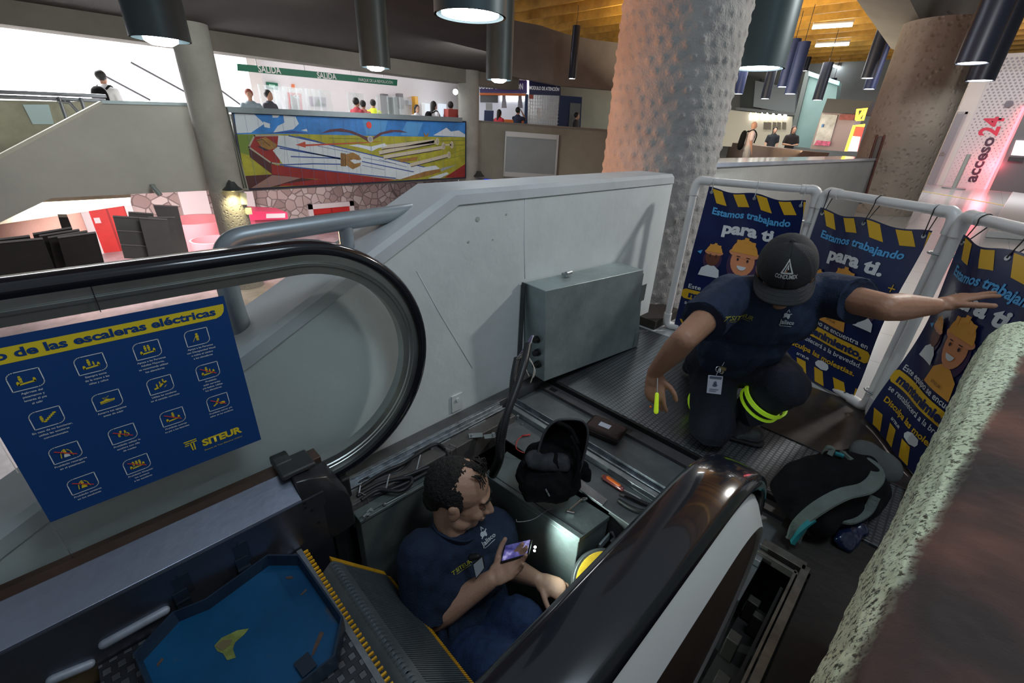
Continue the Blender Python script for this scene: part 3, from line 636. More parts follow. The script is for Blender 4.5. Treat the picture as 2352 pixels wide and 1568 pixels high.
for (x) in (.42, .30):
    m = MB(); m.bx(x, x + .03, YR_ + .042, YR_ + .052, .52, .528); m.build('clip', galv, t)
# steel frame around the open recess to the right of it
t = thing('recess_frame', 'steel edging frame of the dark open recess right of the near handrail', 'frame', (1.1, 0, 0))
m = MB()
fy = -.027
m.bx(.3, 1.345, fy - .012, fy + .010, -.03, .003); m.bx(1.325, 1.36, fy, .10, -.03, .003); m.bx(.3, 1.31, fy + .014, fy + .022, -.03, -.002); m.bx(1.295, 1.305, fy + .01, .10, -.03, -.002)
m.build('edging', M('frame_steel', (.20, .185, .16), .45, .7, .3, 20), t, bevel=.001)
m = MB(); m.bx(.3, 1.3, -.02, .075, -.24, -.235); m.build('tray', M('dark_tray', (.03, .027, .025), .8), t)
for x, y, s in ((1.22, .05, .03), (1.18, .02, .025), (.9, .03, .05), (1.05, .05, .04)):
    m = MB(); m.bx(x, x + s, y - .015, y + .02, -.23, -.14); m.build('clamp', M('clamp_grey', (.10, .095, .085), .5, .5, .2, 20), t, bevel=.003)
m = MB(); m.bx(.32, 1.26, .0, .008, -.12, -.05); m.build('bar', MATS['dark_tray'], t)
m = MB(); m.tube([(.86, .01, -.08), (.84, .0, -.06), (.82, .012, -.07), (.80, .0, -.06), (.79, .01, -.05)], .0018, 6); m.build('loose_wire', galv, t)
# ================================================================ STEPS AND COMB
comb_m = mat_tread('comb_plate', (.36, .38, .42), (.07, .075, .085), .028, .028, .007, .5, .35)
yellow = M('step_yellow', (.78, .40, .015), .5, 0, .25, 14)
step_g = M('step_grey', (.20, .235, .26), .45, .6, .18, 10)
t = thing('comb_plate', 'patterned metal plate with yellow comb teeth under the blue pan', 'comb plate', (.1, .6, 0))
m = MB(); m.bx(-.25, .225, .18, 1.09, -.018, 0); m.build('plate', comb_m, t, bevel=.001)
m = MB(); m.bx(.213, .228, .18, 1.09, -.016, .003); m.build('edge_strip', M('comb_edge', (.27, .29, .31), .4, .8, .2, 20), t)
for i in range(58):
    y = 1.075 - i * .0155
    m = MB(); m.box((.234, y, -.004), (.016, .005, .008)); m.build('comb_tooth', yellow, t)
# tilted step: ribbed riser, ridge, ribbed tread, yellow borders
t = thing('escalator_step', 'grey ribbed escalator step with yellow edges beside the sitting worker', 'step', (.35, .6, -.1))
y0s, y1s = .16, .99
Rg, E1, B0 = Vector((.279, 0, .0)), Vector((.444, 0, -.222)), Vector((.246, 0, -.055))
nT = Vector((.222, 0, .165)).normalized()
m = MB(); N = 118; dy = (y1s - y0s) / N
for i in range(N):
    ya, yb = y0s + i * dy, y0s + i * dy + dy * .52
    m.prism([Rg + Vector((0, ya, 0)), E1 + Vector((0, ya, 0)), E1 + Vector((0, ya, 0)) - nT * .012, Rg + Vector((0, ya, 0)) - nT * .012], (0, yb - ya, 0))
m.prism([Rg + Vector((0, y0s, 0)) - nT * .006, E1 + Vector((0, y0s, 0)) - nT * .006, E1 + Vector((0, y0s, 0)) - nT * .05, Rg + Vector((-.02, y0s, -.02)) - nT * .03], (0, y1s - y0s, 0))
m.build('tread', step_g, t)
m = MB(); N2 = 60; dy2 = (y1s - y0s) / N2
arc = [(B0.x + (Rg.x - B0.x) * u, B0.z + (Rg.z - B0.z) * (math.sin(u * PI / 2))) for u in (0, .15, .3, .5, .7, .85, 1)]
for i in range(N2):
    ya = y0s + i * dy2
    P = [(x, ya, z) for x, z in arc] + [(x + .012, ya, z - .012) for x, z in reversed(arc)]
    m.prism(P, (0, dy2 * .55, 0))
P = [(x + .006, y0s, z - .008) for x, z in arc] + [(x + .03, y0s, z - .04) for x, z in reversed(arc)]; m.prism(P, (0, y1s - y0s, 0))
P = [(B0.x, y0s, B0.z), (B0.x + .01, y0s, B0.z), (B0.x + .03, y0s, -.5), (B0.x + .01, y0s, -.5)]; m.prism(P, (0, y1s - y0s, 0))
m.build('riser', step_g, t)
m = MB(); m.prism([Rg + Vector((0, y1s, .001)), E1 + Vector((0, y1s, .001)), E1 + Vector((0, y1s, -.02)), Rg + Vector((0, y1s, -.02))], (0, .018, 0)); m.build('side_border', yellow, t)
m = MB(); d_ = (E1 - Rg).normalized()
for i in range(N):
    ya = y0s + i * dy
    m.prism([E1 + Vector((0, ya, 0)), E1 + d_ * .022 + Vector((0, ya, 0)), E1 + d_ * .022 + Vector((0, ya, 0)) - nT * .014, E1 + Vector((0, ya, 0)) - nT * .012], (0, dy * .55, 0))
m.build('front_border', yellow, t)
# second step, lower left, only its yellow side and ribs show
t = thing('escalator_step', 'ribbed escalator step with worn yellow side strip at the bottom left', 'step', (-.3, .9, -.1))
m = MB()
for i in range(8): m.bx(-.60, -.165, 1.086 - (i + 1) * .0068, 1.086 - (i + 1) * .0068 + .0042, -.075, -.058)
m.build('side_border', yellow, t)
m = MB(); m.bx(-.60, -.16, .2, 1.088, -.10, -.066)
for i in range(60): m.bx(-.60, -.165, 1.03 - i * .0138, 1.03 - i * .0138 + .0078, -.075, -.058)
m.build('tread', step_g, t)
# blue octagonal pan lying on the comb plate
blue_pan = M('blue_enamel', (.004, .075, .19), .38, .2, .25, 3.0)
_nt, _b = nodes(blue_pan); _src = _b.inputs['Base Color'].links[0].from_socket
_tc = _nt.nodes.new('ShaderNodeTexCoord'); _n = _nt.nodes.new('ShaderNodeTexNoise'); _n.inputs['Scale'].default_value = 7; _n.inputs['Detail'].default_value = 7; _nt.links.new(_tc.outputs['Object'], _n.inputs['Vector'])
_mx = _nt.nodes.new('ShaderNodeMix'); _mx.data_type = 'RGBA'; _mx.inputs[7].default_value = (.12, .10, .07, 1); _nt.links.new(_src, _mx.inputs[6]); _nt.links.new(ramp(_nt, _n.outputs['Fac'], [(.66, (0, 0, 0)), (.72, (.8, .8, .8))]), _mx.inputs[0]); _nt.links.new(_mx.outputs[2], _b.inputs['Base Color'])
ZPAN = .055
oct_px = [(615, 1272), (686, 1272), (788, 1416), (770, 1505), (650, 1600), (480, 1720), (380, 1680), (305, 1500), (395, 1405), (470, 1375)]
O3 = [at_z(a, b, ZPAN) for a, b in oct_px]; cen = sum(O3, Vector()) / len(O3)
def inset(k, z): return [Vector((cen.x + (p.x - cen.x) * k, cen.y + (p.y - cen.y) * k, z)) for p in O3]
t = thing('blue_pan', 'scratched blue octagonal metal pan with raised dark rim lying on the comb plate', 'pan', (cen.x, cen.y, 0))
R0, R1, R2, R3 = inset(1.0, ZPAN), inset(.975, ZPAN), inset(.95, .02), inset(1.0, .004)
m = MB(); k = len(O3); V = R3 + R0 + R1 + R2
F = [(a * k + i, a * k + (i + 1) % k, (a + 1) * k + (i + 1) % k, (a + 1) * k + i) for a in range(3) for i in range(k)]
m.add(V, F); m.build('rim', M('pan_rim', (.02, .04, .07), .4, .4, .3, 12), t, angle=25)
m = MB(); m.prism(inset(.952, .020), (0, 0, -.008)); m.build('pan_floor', blue_pan, t)
A = Art(); pc = at_z(530, 1470, .02)
def PZ(px, py, z=.0205):
    q = at_z(px, py, z); return (q.x, q.y)
A.poly([PZ(*p) for p in [(492, 1483), (508, 1465), (545, 1447), (572, 1443), (560, 1458), (540, 1475), (535, 1490), (542, 1510), (522, 1516), (512, 1500), (500, 1496)]], 0)
A.poly([PZ(*p) for p in [(494, 1484), (512, 1470), (535, 1468), (530, 1480), (512, 1495)]], 1, 2)
wpm = [M('paint_yellowgreen', (.15, .19, .045), .6, 0, .4, 40), M('paint_brown', (.13, .11, .05), .7), M('rust', (.09, .055, .045), .7, 0, .4, 40)]
wfn = lambda u, v: (Vector((u, v, .0203)), Vector((0, 0, 1)))
A.build('worn_paint', wpm, wfn, t)
for pts in ([(655, 1325), (670, 1322), (675, 1328), (660, 1330)], [(735, 1450), (745, 1452), (722, 1502), (714, 1508), (722, 1480)], [(690, 1365), (703, 1352), (705, 1356), (692, 1368)], [(360, 1525), (372, 1510), (376, 1514), (362, 1532)]):
    A = Art(); A.poly([PZ(*p) for p in pts], 2, 1); A.build('worn_paint', wpm, wfn, t)
for px, py in ((1085 / 2.613, 1360), (1450 / 2.613, 1288)):      # hooks that hang the pan on the skirt
    q = at_z(px, py, .06); m = MB(); m.bx(q.x - .016, q.x + .016, q.y - .03, 1.093, .052, .058); m.bx(q.x - .016, q.x + .016, 1.088, 1.093, .0, .09); m.build('hook', M('hook_blue', (.035, .05, .075), .4, .6), t)
m = MB(); q = at_z(700, 1520, .04); m.box((q.x, q.y, .03), (.035, .045, .003), .1); m.build('lug', MATS['hook_blue'], t)
# ================================================================ RULES SIGN ON THE LEFT GLASS
YS = 1.2385
def PS(px, py): q = at_y(px, py, YS); return (q.x, q.z)
tr, br, bl = PS(512, 679), PS(601, 1008), PS(116, 1200)
sx1 = (tr[0] + br[0]) / 2; sx0 = bl[0]; sz1 = tr[1]; sz0 = (br[1] + bl[1]) / 2
t = thing('rules_sign', 'blue and yellow escalator rules sticker on the left balustrade glass', 'sign', ((sx0 + sx1) / 2, YS, sz0))
sblue, syel, swhi, sred = M('sign_blue', (.008, .055, .21), .45, 0, .04, 3), M('sign_yellow', (.80, .62, .03), .5), M('sign_white', (.75, .78, .80), .5), M('sign_red', (.75, .06, .05), .5)
m = MB(); m.bx(sx0, sx1, YS, YS + .0012, sz0, sz1); m.build('panel', sblue, t)
A = Art()
c0 = PS(505, 697); c1 = PS(508, 728)
bt, bb = c0[1], PS(0, 835)[1]
bt = PS(500, 700)[1]; bb = PS(488, 733)[1]; ex = sx1 - .006
A.poly([(sx0, bb), (ex - .022, bb), (ex - .010, bb + .005), (ex - .003, bb + .014), (ex, bb + .026), (ex, bt), (sx0, bt)], 0, 1)
tl_, tr_ = PS(0, 826), PS(492, 716)
A.text('Uso de las escaleras eléctricas', PS(495, 718)[0], bb + .010, (bt - bb) * .56, 1, 2, width=(PS(495, 718)[0] - PS(45, 822)[0]) * 1.20, align='R', bold=.035)
icons = [((59, 872), 'Agárrate del|pasamanos y|levanta el pie|al salir', 'man1'), ((208.6, 835.6), 'Siempre toma|de la mano a las|niñas y niños', 'kids'), ((338.7, 803), 'Apoya a las Personas|Adultas Mayores,|se recomienda utilizar|los elevadores', 'couple'), ((452.7, 774), 'Apoya a las Personas|con Discapacidad Visual|o indica el camino|a los elevadores', 'cane'),
 ((108, 959), 'En caso de no funcionar,|utiliza las escaleras|convencionales', 'stairs'), ((247, 918.6), 'Amarra tus agujetas|antes de subir', 'shoe'), ((368.5, 883.4), 'Utiliza las escaleras|en el sentido correcto', 'up'), ((477.6, 851.7), 'Prohibido|subir carreolas|y/o bultos. Utiliza|los elevadores', 'xkids'),
 ((151, 1039), 'Prohibido recargarse|en el pasamanos', 'xlean'), ((282.4, 996), 'Prohibido utilizar la|escalera con silla|de ruedas', 'xwheel'), ((397, 957), 'Prohibido acercar|su pie a los laterales', 'xfoot'), ((501, 922.5), 'Prohibido correr y/o|saltar en las escaleras', 'xrun'),
 ((191, 1110), 'Prohibido sentarse|en los escalones', 'xsit'), ((314.6, 1065), 'Prohibido bloquear|los accesos|a las escaleras', 'xblock')]
hw, hh = .0245, .0205
def man(A, x, y, s, m=0, lean=0.):
    A.ell(x + lean * s * 2, y + s * 2.5, s * .5, s * .5, m); A.poly([(x - s * .55, y + s * .7), (x + s * .55, y + s * .7), (x + s * .6 + lean * s * 1.6, y + s * 1.9), (x - s * .6 + lean * s * 1.6, y + s * 1.9)], m)
    A.rect(x - s * .45, y - s * .6, x - s * .05, y + s * .8, m); A.rect(x + s * .05, y - s * .6, x + s * .45, y + s * .8, m)
def esc(A, x, y, s, m=0):
    A.poly([(x - s * 3, y - s * 1.4), (x + s * 3, y - s * .9), (x + s * 3, y - s * .1), (x - s * 3, y - s * .6)], m); A.ell(x - s * 2.8, y - s * .3, s * .55, s * 1.1, m); A.ell(x + s * 2.7, y + s * .2, s * .5, s * 1.1, m)
for (px, py), txt, kind in icons:
    x, z = PS(px, py); s = .0044
    r = .012; fr_ = []
    for cx, cz, a0, rad in ((x + hw, z - hh, 270, r), (x + hw, z + hh, 0, .0), (x - hw, z + hh, 90, r), (x - hw, z - hh, 180, 0)):
        if rad:
            ccx, ccz = cx - math.copysign(rad, cx - x), cz - math.copysign(rad, cz - z)
            for k in range(6): a = math.radians(a0 + 90 * k / 5); fr_.append((ccx + rad * math.cos(a), ccz + rad * math.sin(a)))
        else: fr_.append((cx, cz))
    A.line(fr_, .0017, 2, 1, closed=True)
    if kind in ('man1',): man(A, x - s * 1.6, z - s * .4, s); esc(A, x, z - s * .8, s)
    elif kind in ('kids', 'xkids'): man(A, x - s * .6, z - s * .1, s); man(A, x + s * 1.0, z - s * .6, s * .62); esc(A, x, z - s * .9, s)
    elif kind == 'couple': man(A, x - s * .8, z - s * .1, s * .95); man(A, x + s * .7, z - s * .1, s * .95); esc(A, x, z - s * .9, s)
    elif kind == 'cane': man(A, x, z - s * 1.2, s * 1.25); A.line([(x - s * .6, z + s * .8), (x - s * 2.4, z - s * 2.2)], .0009, 0)
    elif kind == 'stairs':
        man(A, x - s * 1.8, z - s * 1.0, s * .95)
        for k in range(6): A.rect(x - s * 1.6 + k * s * .8, z - s * 2 + k * s * .7, x - s * .4 + k * s * .8, z - s * 1.2 + k * s * .7, 0)
    elif kind == 'shoe':
        A.poly([(x - s * 3, z - s * 1.5), (x + s * 2.6, z - s * .8), (x + s * 3, z + s * .3), (x + s * 1.2, z + s * .3), (x - s * .4, z + s * 1.2), (x - s * 1.2, z + s * .4), (x - s * 3, z + s * .1)], 0); A.line([(x - s, z + s), (x - s * 1.6, z + s * 2), (x - s * .2, z + s * 1.6), (x + s, z + s * 2.4)], .0008, 0); A.line([(x - s * 2.8, z - s * .8), (x + s * 2.4, z - s * .2)], .0008, 1, 3)
    elif kind == 'up':
        A.line([(x - s * 2.8, z - s * 1.6), (x - s * .8, z - s * 1.2), (x + s * 1.4, z + s * .8), (x + s * 2.8, z + s * 1.4)], .004, 0)
        for q in (-1.6, 0, 1.6): man(A, x + q * s, z + (q * .7 + .4) * s, s * .6)
        A.line([(x + s * 1.4, z - s * 1.8), (x + s * 2.4, z - s * .9)], .0012, 0)
    elif kind == 'xwheel': man(A, x - s * 1.6, z - s * .6, s, lean=.5); A.ell(x + s * 1.3, z - s * .9, s * 1.2, s * 1.2, 0); A.ell(x + s * 1.3, z - s * .9, s * .8, s * .8, 1, 2); man(A, x + s * 1.1, z - s * .1, s * .7)
    elif kind == 'xrun': man(A, x - s * .8, z - s * .6, s, lean=.6); A.line([(x - s * 2.6, z - s * 1.8), (x - s * .8, z - s * .6)], .003, 0); A.ell(x + s * 2, z - s * 1.2, s * 1.5, s * .9, 0)
    elif kind == 'xfoot': man(A, x + s * .3, z, s); esc(A, x, z - s * 1.0, s)
    elif kind in ('xlean', 'xsit'):
        man(A, x - s * .2, z - s * .5, s * .95); A.line([(x - s * 2.2, z - s * 2.4), (x - s * 1.7, z + s * .6), (x - s * .8, z + s * 1.8)], .0016, 0); A.line([(x + s * 2.2, z - s * 2.4), (x + s * 1.7, z + s * .6), (x + s * .8, z + s * 1.8)], .0016, 0)
        A.poly([(x - s * 1.2, z - s * 2.4), (x + s * 1.2, z - s * 2.4), (x + s * .8, z - s * .6), (x - s * .8, z - s * .6)], 2 if kind == 'xlean' else 0, 3)
    else:
        for q in (-1.4, 0, 1.4): man(A, x + q * s, z - s * .3, s * .9)
        esc(A, x, z - s * 1.0, s)
    if kind[0] == 'x': A.line([(x - hw * .62, z + hh * .55), (x + hw * .62, z - hh * .5)], .0022, 3, 5)
    for k, ln in enumerate(txt.split('|')): A.text(ln, x + .0005, z - hh - .0095 - k * .0088, .0046, 2, 2, align='C', bold=.012)
x, z = PS(512, 1009); A.text('SITEUR', PS(466, 1022)[0], PS(466, 1024)[1], .020, 0, 2, width=PS(556, 990)[0] - PS(466, 1022)[0], bold=.045)
A.text('Sistema de Tren Eléctrico Urbano', PS(470, 1034)[0], PS(470, 1033)[1] - .002, .0042, 0, 2, width=PS(556, 1001)[0] - PS(470, 1034)[0])
L0 = PS(428, 1032)
for k, (dz, x0, x1) in enumerate(((.022, 0, .026), (.016, .002, .026))): A.line([(L0[0] + x0, L0[1] + dz), (L0[0] + x1, L0[1] + dz)], .003, 0)
A.line([(L0[0] + .012, L0[1] + .016), (L0[0] + .0135, L0[1] - .008)], .003, 0); A.line([(L0[0] + .019, L0[1] + .012), (L0[0] + .0185, L0[1] - .008)], .003, 0); A.line([(L0[0] + .0, L0[1] + .010), (L0[0] + .008, L0[1] + .010)], .0025, 0)
A.build('printing', [syel, sblue, swhi, sred], lambda u, v: (Vector((u, YS, v)), Vector((0, -1, 0))), t, eps=.0005)
# ================================================================ REMESH HELPER
def blob(m, voxel, smooth=4, noise_amp=0, noise_sc=8):
    """one continuous surface grown round the overlapping volumes in m; returns (verts, faces)"""
    me = bpy.data.meshes.new('b'); me.from_pydata([tuple(p) for p in m.v], [], m.f)
    bm = bmesh.new(); bm.from_mesh(me); bmesh.ops.recalc_face_normals(bm, faces=bm.faces); bm.to_mesh(me); bm.free()
    o = bpy.data.objects.new('b', me); C.objects.link(o)
    r = o.modifiers.new('r', 'REMESH'); r.mode = 'VOXEL'; r.voxel_size = voxel
    if smooth: q = o.modifiers.new('s', 'SMOOTH'); q.factor = .5; q.iterations = smooth
    dg = bpy.context.evaluated_depsgraph_get(); me2 = bpy.data.meshes.new_from_object(o.evaluated_get(dg))
    V = [v.co.copy() for v in me2.vertices]; N = [v.normal.copy() for v in me2.vertices]; F = [tuple(p.vertices) for p in me2.polygons]
    bpy.data.objects.remove(o); bpy.data.meshes.remove(me); bpy.data.meshes.remove(me2)
    if noise_amp: V = [p + n * noise_amp * noise.noise(p * noise_sc) for p, n in zip(V, N)]
    return V, F
def blob_obj(m, name, mats, parent, voxel, smooth=4, fn=None, na=0, ns=8):
    V, F = blob(m, voxel, smooth, na, ns)
    if fn: V = [fn(p) for p in V]
    o = MB(); o.add(V, F); return o.build(name, mats, parent, angle=180)
# ================================================================ GREY CABINET LEANING ON THE WHITE WALL
cab_m = M('cabinet_steel', (.36, .43, .44), .42, .55, .22, 5, .08, 60)
cab_e = M('cabinet_edge', (.40, .45, .45), .4, .7, .1, 20)
fl, fr2 = at_y(1250, 876, 1.195), at_y(1466, 793, 1.155); tl2, tr2 = at_y(1253, 668, 1.195), at_y(1478, 619, 1.155)
fl.z = max(fl.z, .03); fr2.z = .004
H = [fl, fr2, tr2, tl2]; BK = [Vector((p.x + .01, 1.337, p.z)) for p in H]
t = thing('steel_cabinet', 'grey steel control cabinet standing against the white wall with cables hanging out', 'cabinet', ((fl.x + fr2.x) / 2, 1.25, 0))
m = MB(); m.add(H + BK, [(0, 1, 2, 3), (7, 6, 5, 4), (0, 4, 5, 1), (1, 5, 6, 2), (2, 6, 7, 3), (3, 7, 4, 0)]); m.build('body', cab_m, t, bevel=.003)
ex = (fr2 - fl).normalized(); ez = (tl2 - fl).normalized()
m = MB(); m.bx(tl2.x - .006, tl2.x + .002, 1.318, 1.338, .03, tl2.z + .003); m.build('back_flange', steel_dark, t)
for zc in (.40, .09):
    b0 = fr2 + ez * zc
    m = MB(); m.box(b0 + Vector((.018, .05, 0)), (.035, .004, .12)); m.box(b0 + Vector((-.03, -.0015, -.03)), (.05, .003, .10)); m.build('hinge', cab_e, t)
    m = MB(); m.cyl(b0 + Vector((.03, .045, -.035)), b0 + Vector((.03, .02, -.035)), .011, n=8); m.build('wing_nut', galv, t)
m = MB(); q = at_y(1308, 609, 1.28); m.box((q.x, 1.29, tl2.z - .008 + .012), (.05, .03, .014)); m.cyl((q.x - .02, 1.28, tl2.z + .012), (q.x + .02, 1.28, tl2.z + .012), .010, n=10); m.build('latch', galv, t)
sx = fl.x - .0015
m = MB()
for i in range(3):
    for j in range(4): m.box((sx + .0, 1.305 - i * .018, .365 - j * .028 - i * .004), (.004, .011, .014))
m.build('vent_slots', MATS['black'], t)
m = MB(); m.cyl((sx + .001, 1.232, .345), (sx - .002, 1.232, .345), .016, n=18); m.build('round_label', M('label_grey', (.55, .56, .55), .6), t)
for z_, y_ in ((.285, 1.245), (.215, 1.24), (.15, 1.235)):
    m = MB(); m.cyl((sx + .002, y_, z_), (sx - .022, y_, z_), .019, n=10); m.cyl((sx - .02, y_, z_), (sx - .04, y_, z_), .014, n=12); m.build('cable_gland', MATS['black'], t)
conduit = M('conduit_black', (.018, .019, .021), .42, 0, .1, 20)
def corrug(name, pts, r, par=None, label=None, cat=None, pitch=.006, n=10, mat=None, grp=None):
    P = smooth_path(pts, 10); L = [0]
    for i in range(1, len(P)): L.append(L[-1] + (P[i] - P[i - 1]).length)
    k = max(4, int(L[-1] / (pitch / 2))); Q = []; j = 0
    for i in range(k + 1):
        s = L[-1] * i / k
        while j < len(L) - 2 and L[j + 1] < s: j += 1
        Q.append(P[j].lerp(P[j + 1], (s - L[j]) / max(1e-9, L[j + 1] - L[j])))
    m = MB(); m.tube(Q, [r if i % 2 else r * .82 for i in range(k + 1)], n); o = m.build(name, mat or conduit, par, angle=180)
    if label: tag(o, label, cat, grp)
    return o
def smooth_path(pts, k=8):
    P = [Vector(p) for p in pts]; out = []
    for i in range(len(P) - 1):
        a, b, c, d = P[max(i - 1, 0)], P[i], P[i + 1], P[min(i + 2, len(P) - 1)]
        for j in range(k):
            u = j / k; out.append(.5 * ((2 * b) + (c - a) * u + (2 * a - 5 * b + 4 * c - d) * u * u + (3 * b - a - 3 * c + d) * u ** 3))
    out.append(P[-1]); return out
corrug('conduit_hose', [at_d(1213, 790, 1.80), at_d(1205, 830, 1.74), at_d(1190, 880, 1.70), at_d(1165, 950, 1.66), at_d(1152, 1010, 1.66), at_d(1140, 1075, 1.72), (.97, 1.19, -.5)], .0165, None, 'black corrugated hose hanging from the open cabinet side, right one of two', 'cable conduit', .009)
corrug('conduit_hose', [at_d(1188, 822, 1.84), at_d(1180, 865, 1.80), at_d(1172, 930, 1.74), at_d(1148, 990, 1.72), at_d(1135, 1075, 1.78), (.92, 1.22, -.5)], .0155, None, 'black corrugated hose with loose wires spilling from its top, left one of two', 'cable conduit', .009)
rnd = random.Random(5)
for k in range(9):
    a = at_d(1188 + rnd.uniform(-3, 3), 826, 1.83); c = at_d(1222 + rnd.uniform(-4, 4), 770, 1.82)
    if k < 4: pts = [a, a.lerp(c, .5) + Vector((0, -.01, .0)) + Vector((rnd.uniform(-.01, .01),) * 3), c]
    else: pts = [a, at_d(1205 + rnd.uniform(-4, 4), 816 + rnd.uniform(-6, 6), 1.80), at_d(1216 + rnd.uniform(-12, 12), 845, 1.78), at_d(1214 + rnd.uniform(-22, 16), 872 + rnd.uniform(-10, 8), 1.78)]
    m = MB(); m.tube(smooth_path(pts, 6), .0022, 5)
    tag(m.build('loose_wire', [M('wire_cream', (.55, .50, .42), .6), M('wire_white', (.62, .62, .62), .5), M('wire_violet', (.25, .2, .36), .5)][0 if k > 3 else (1 if k % 2 else 2)], None, angle=180), 'thin pale loose wire fanning out of the hose end beside the steel cabinet', 'wire', 'loose wires at the cabinet')
# ================================================================ BOXES AND CABLES IN THE PIT
boxm = M('green_grey_box', (.13, .155, .15), .42, .3, .25, 6, .08, 60)
t = thing('control_box', 'long grey-green control box with lid carrying the black backpack and socket wrench', 'box', (1.03, .8, -.4))
Bt = -.060
c4 = [Vector((.908, 1.002, Bt)), Vector((1.072, 1.04, Bt)), Vector((1.104, .537, Bt)), Vector((.946, .553, Bt))]
m = MB(); m.prism([Vector((p.x, p.y, Bt - .022)) for p in c4], (0, 0, -.47)); m.build('body', boxm, t, bevel=.003)
cc = sum(c4, Vector()) / 4
m = MB(); m.prism([cc + (p - cc) * 1.012 for p in c4], (0, 0, -.02)); m.build('lid', boxm, t, bevel=.002)
m = MB(); m.prism([c4[0] + Vector((.018, 0, .001)), c4[0] + Vector((.021, 0, .001)), c4[3] + Vector((.021, 0, .001)), c4[3] + Vector((.018, 0, .001))], (0, 0, -.003)); m.build('lid_seam', MATS['black'], t)
m = MB(); m.box((1.09, .525, -.16), (.10, .008, .035), .05); m.build('side_bracket', cab_m, t, bevel=.002)
m = MB(); m.tube(smooth_path([(1.11, .52, -.13), (1.115, .505, -.15), (1.105, .51, -.17)], 6), .006, 8); m.build('handle', galv, t)
t = thing('junction_box', 'grey-green junction box with three toggle latches against the left pit wall', 'box', (.6, 1.15, -.4))
JZ = -.032; y0 = 1.098
m = MB(); m.bx(.425, .745, y0, 1.150, -.45, JZ - .012); m.build('body', boxm, t, bevel=.003)
m = MB(); m.bx(.421, .749, y0 - .005, 1.152, JZ - .012, JZ); m.build('lid', boxm, t, bevel=.002)
m = MB(); m.bx(.425, .745, y0 + .010, y0 + .012, JZ, JZ + .0008); m.build('lid_seam', MATS['black'], t)
for px, py in ((842, 1186), (984, 1104), (850, 1176)):
    q = at_z(px, py, JZ); m = MB(); m.box((q.x, q.y, JZ + .004), (.022, .012, .010), .3); m.tube([(q.x - .012, q.y - .006, JZ + .004), (q.x - .004, q.y - .010, JZ + .018), (q.x + .01, q.y - .006, JZ + .004)], .0022, 6); m.build('latch', galv, t)
m = MB(); q, q2 = at_z(884, 1158, JZ + .006), at_z(932, 1133, JZ + .004); m.tube([q, q2], .002, 6); m.ball(q, .007, 10); m.build('rod', galv, t)
# bundle of corrugated cables
t = thing('cable_bundle', 'coil of thin black corrugated cables tied with white straps on the junction box', 'cables', tuple(at_z(900, 1110, -.07)))
def W(px, py, z=-.06): return at_z(px, py, z)
loops = [[(700, 1195), (790, 1165), (860, 1125), (930, 1100), (985, 1065), (1025, 1045)],
         [(815, 1125), (880, 1095), (925, 1080), (960, 1040), (1000, 1025), (1030, 1045), (1025, 1075), (990, 1072), (940, 1090), (880, 1110), (820, 1135)],
         [(820, 1140), (870, 1112), (915, 1100), (945, 1098), (940, 1115), (915, 1128), (870, 1125), (830, 1148)],
         [(825, 1120), (880, 1085), (930, 1062), (975, 1032), (1005, 1020), (1022, 1030)],
         [(760, 1185), (850, 1140), (920, 1115), (980, 1085), (1000, 1075), (1012, 1058)],
         [(817, 1108), (850, 1100), (905, 1085), (935, 1060)]]
for i, L in enumerate(loops): corrug('cable', [W(a, b, -.018 + .007 * (i % 4)) for a, b in L], .0078, t, pitch=.006, n=8)
for px, py, dx in ((828, 1128, 6), (893, 1108, 8), (963, 1065, 8)):
    a, b = W(px - dx, py + 22, -.02), W(px + dx * .3, py - 20, -.01); c = (a + b) / 2 + Vector((0, -.008, .024))
    m = MB(); m.tube(smooth_path([a, c, b], 8), .0028, 6); m.build('strap', M('strap_white', (.45, .47, .5), .5), t)
# black machinery shapes low in the pit
t = thing('drive_chain_unit', 'dark greased chain wheel unit glimpsed behind the step, left of sitting worker', 'machinery', (.5, 1.0, -.5))
m = MB(); q = at_z(838, 1270, -.35); m.cyl(q + Vector((0, -.02, 0)), q + Vector((0, .03, 0)), .09, n=24)
m.build('wheel', steel_dark, t)
for k in range(7):
    a = at_z(833 + k * 2.2, 1262 + k * 8, -.33); m = MB(); m.cyl(a, a + Vector((0, -.03, 0)), .008, n=10); m.build('chain_pin', galv, t)
m = MB(); m.box(at_z(790, 1240, -.2), (.03, .05, .3), .3); m.build('bracket', steel_dark, t)
t = thing('pulley', 'round yellow drive wheel half hidden by the near handrail', 'pulley', tuple(at_z(1395, 1330, -.25)))
q = at_z(1392, 1345, -.20); n_ = Vector((-.35, -.55, .75)).normalized()
m = MB(); m.cyl(q - n_ * .03, q, .118, n=48); m.build('hub', steel_dark, t, bevel=.003)
m = MB(); m.cyl(q, q + n_ * .004, .108, n=48); m.build('face', M('wheel_yellow', (.72, .45, .03), .5, 0, .3, 12), t)
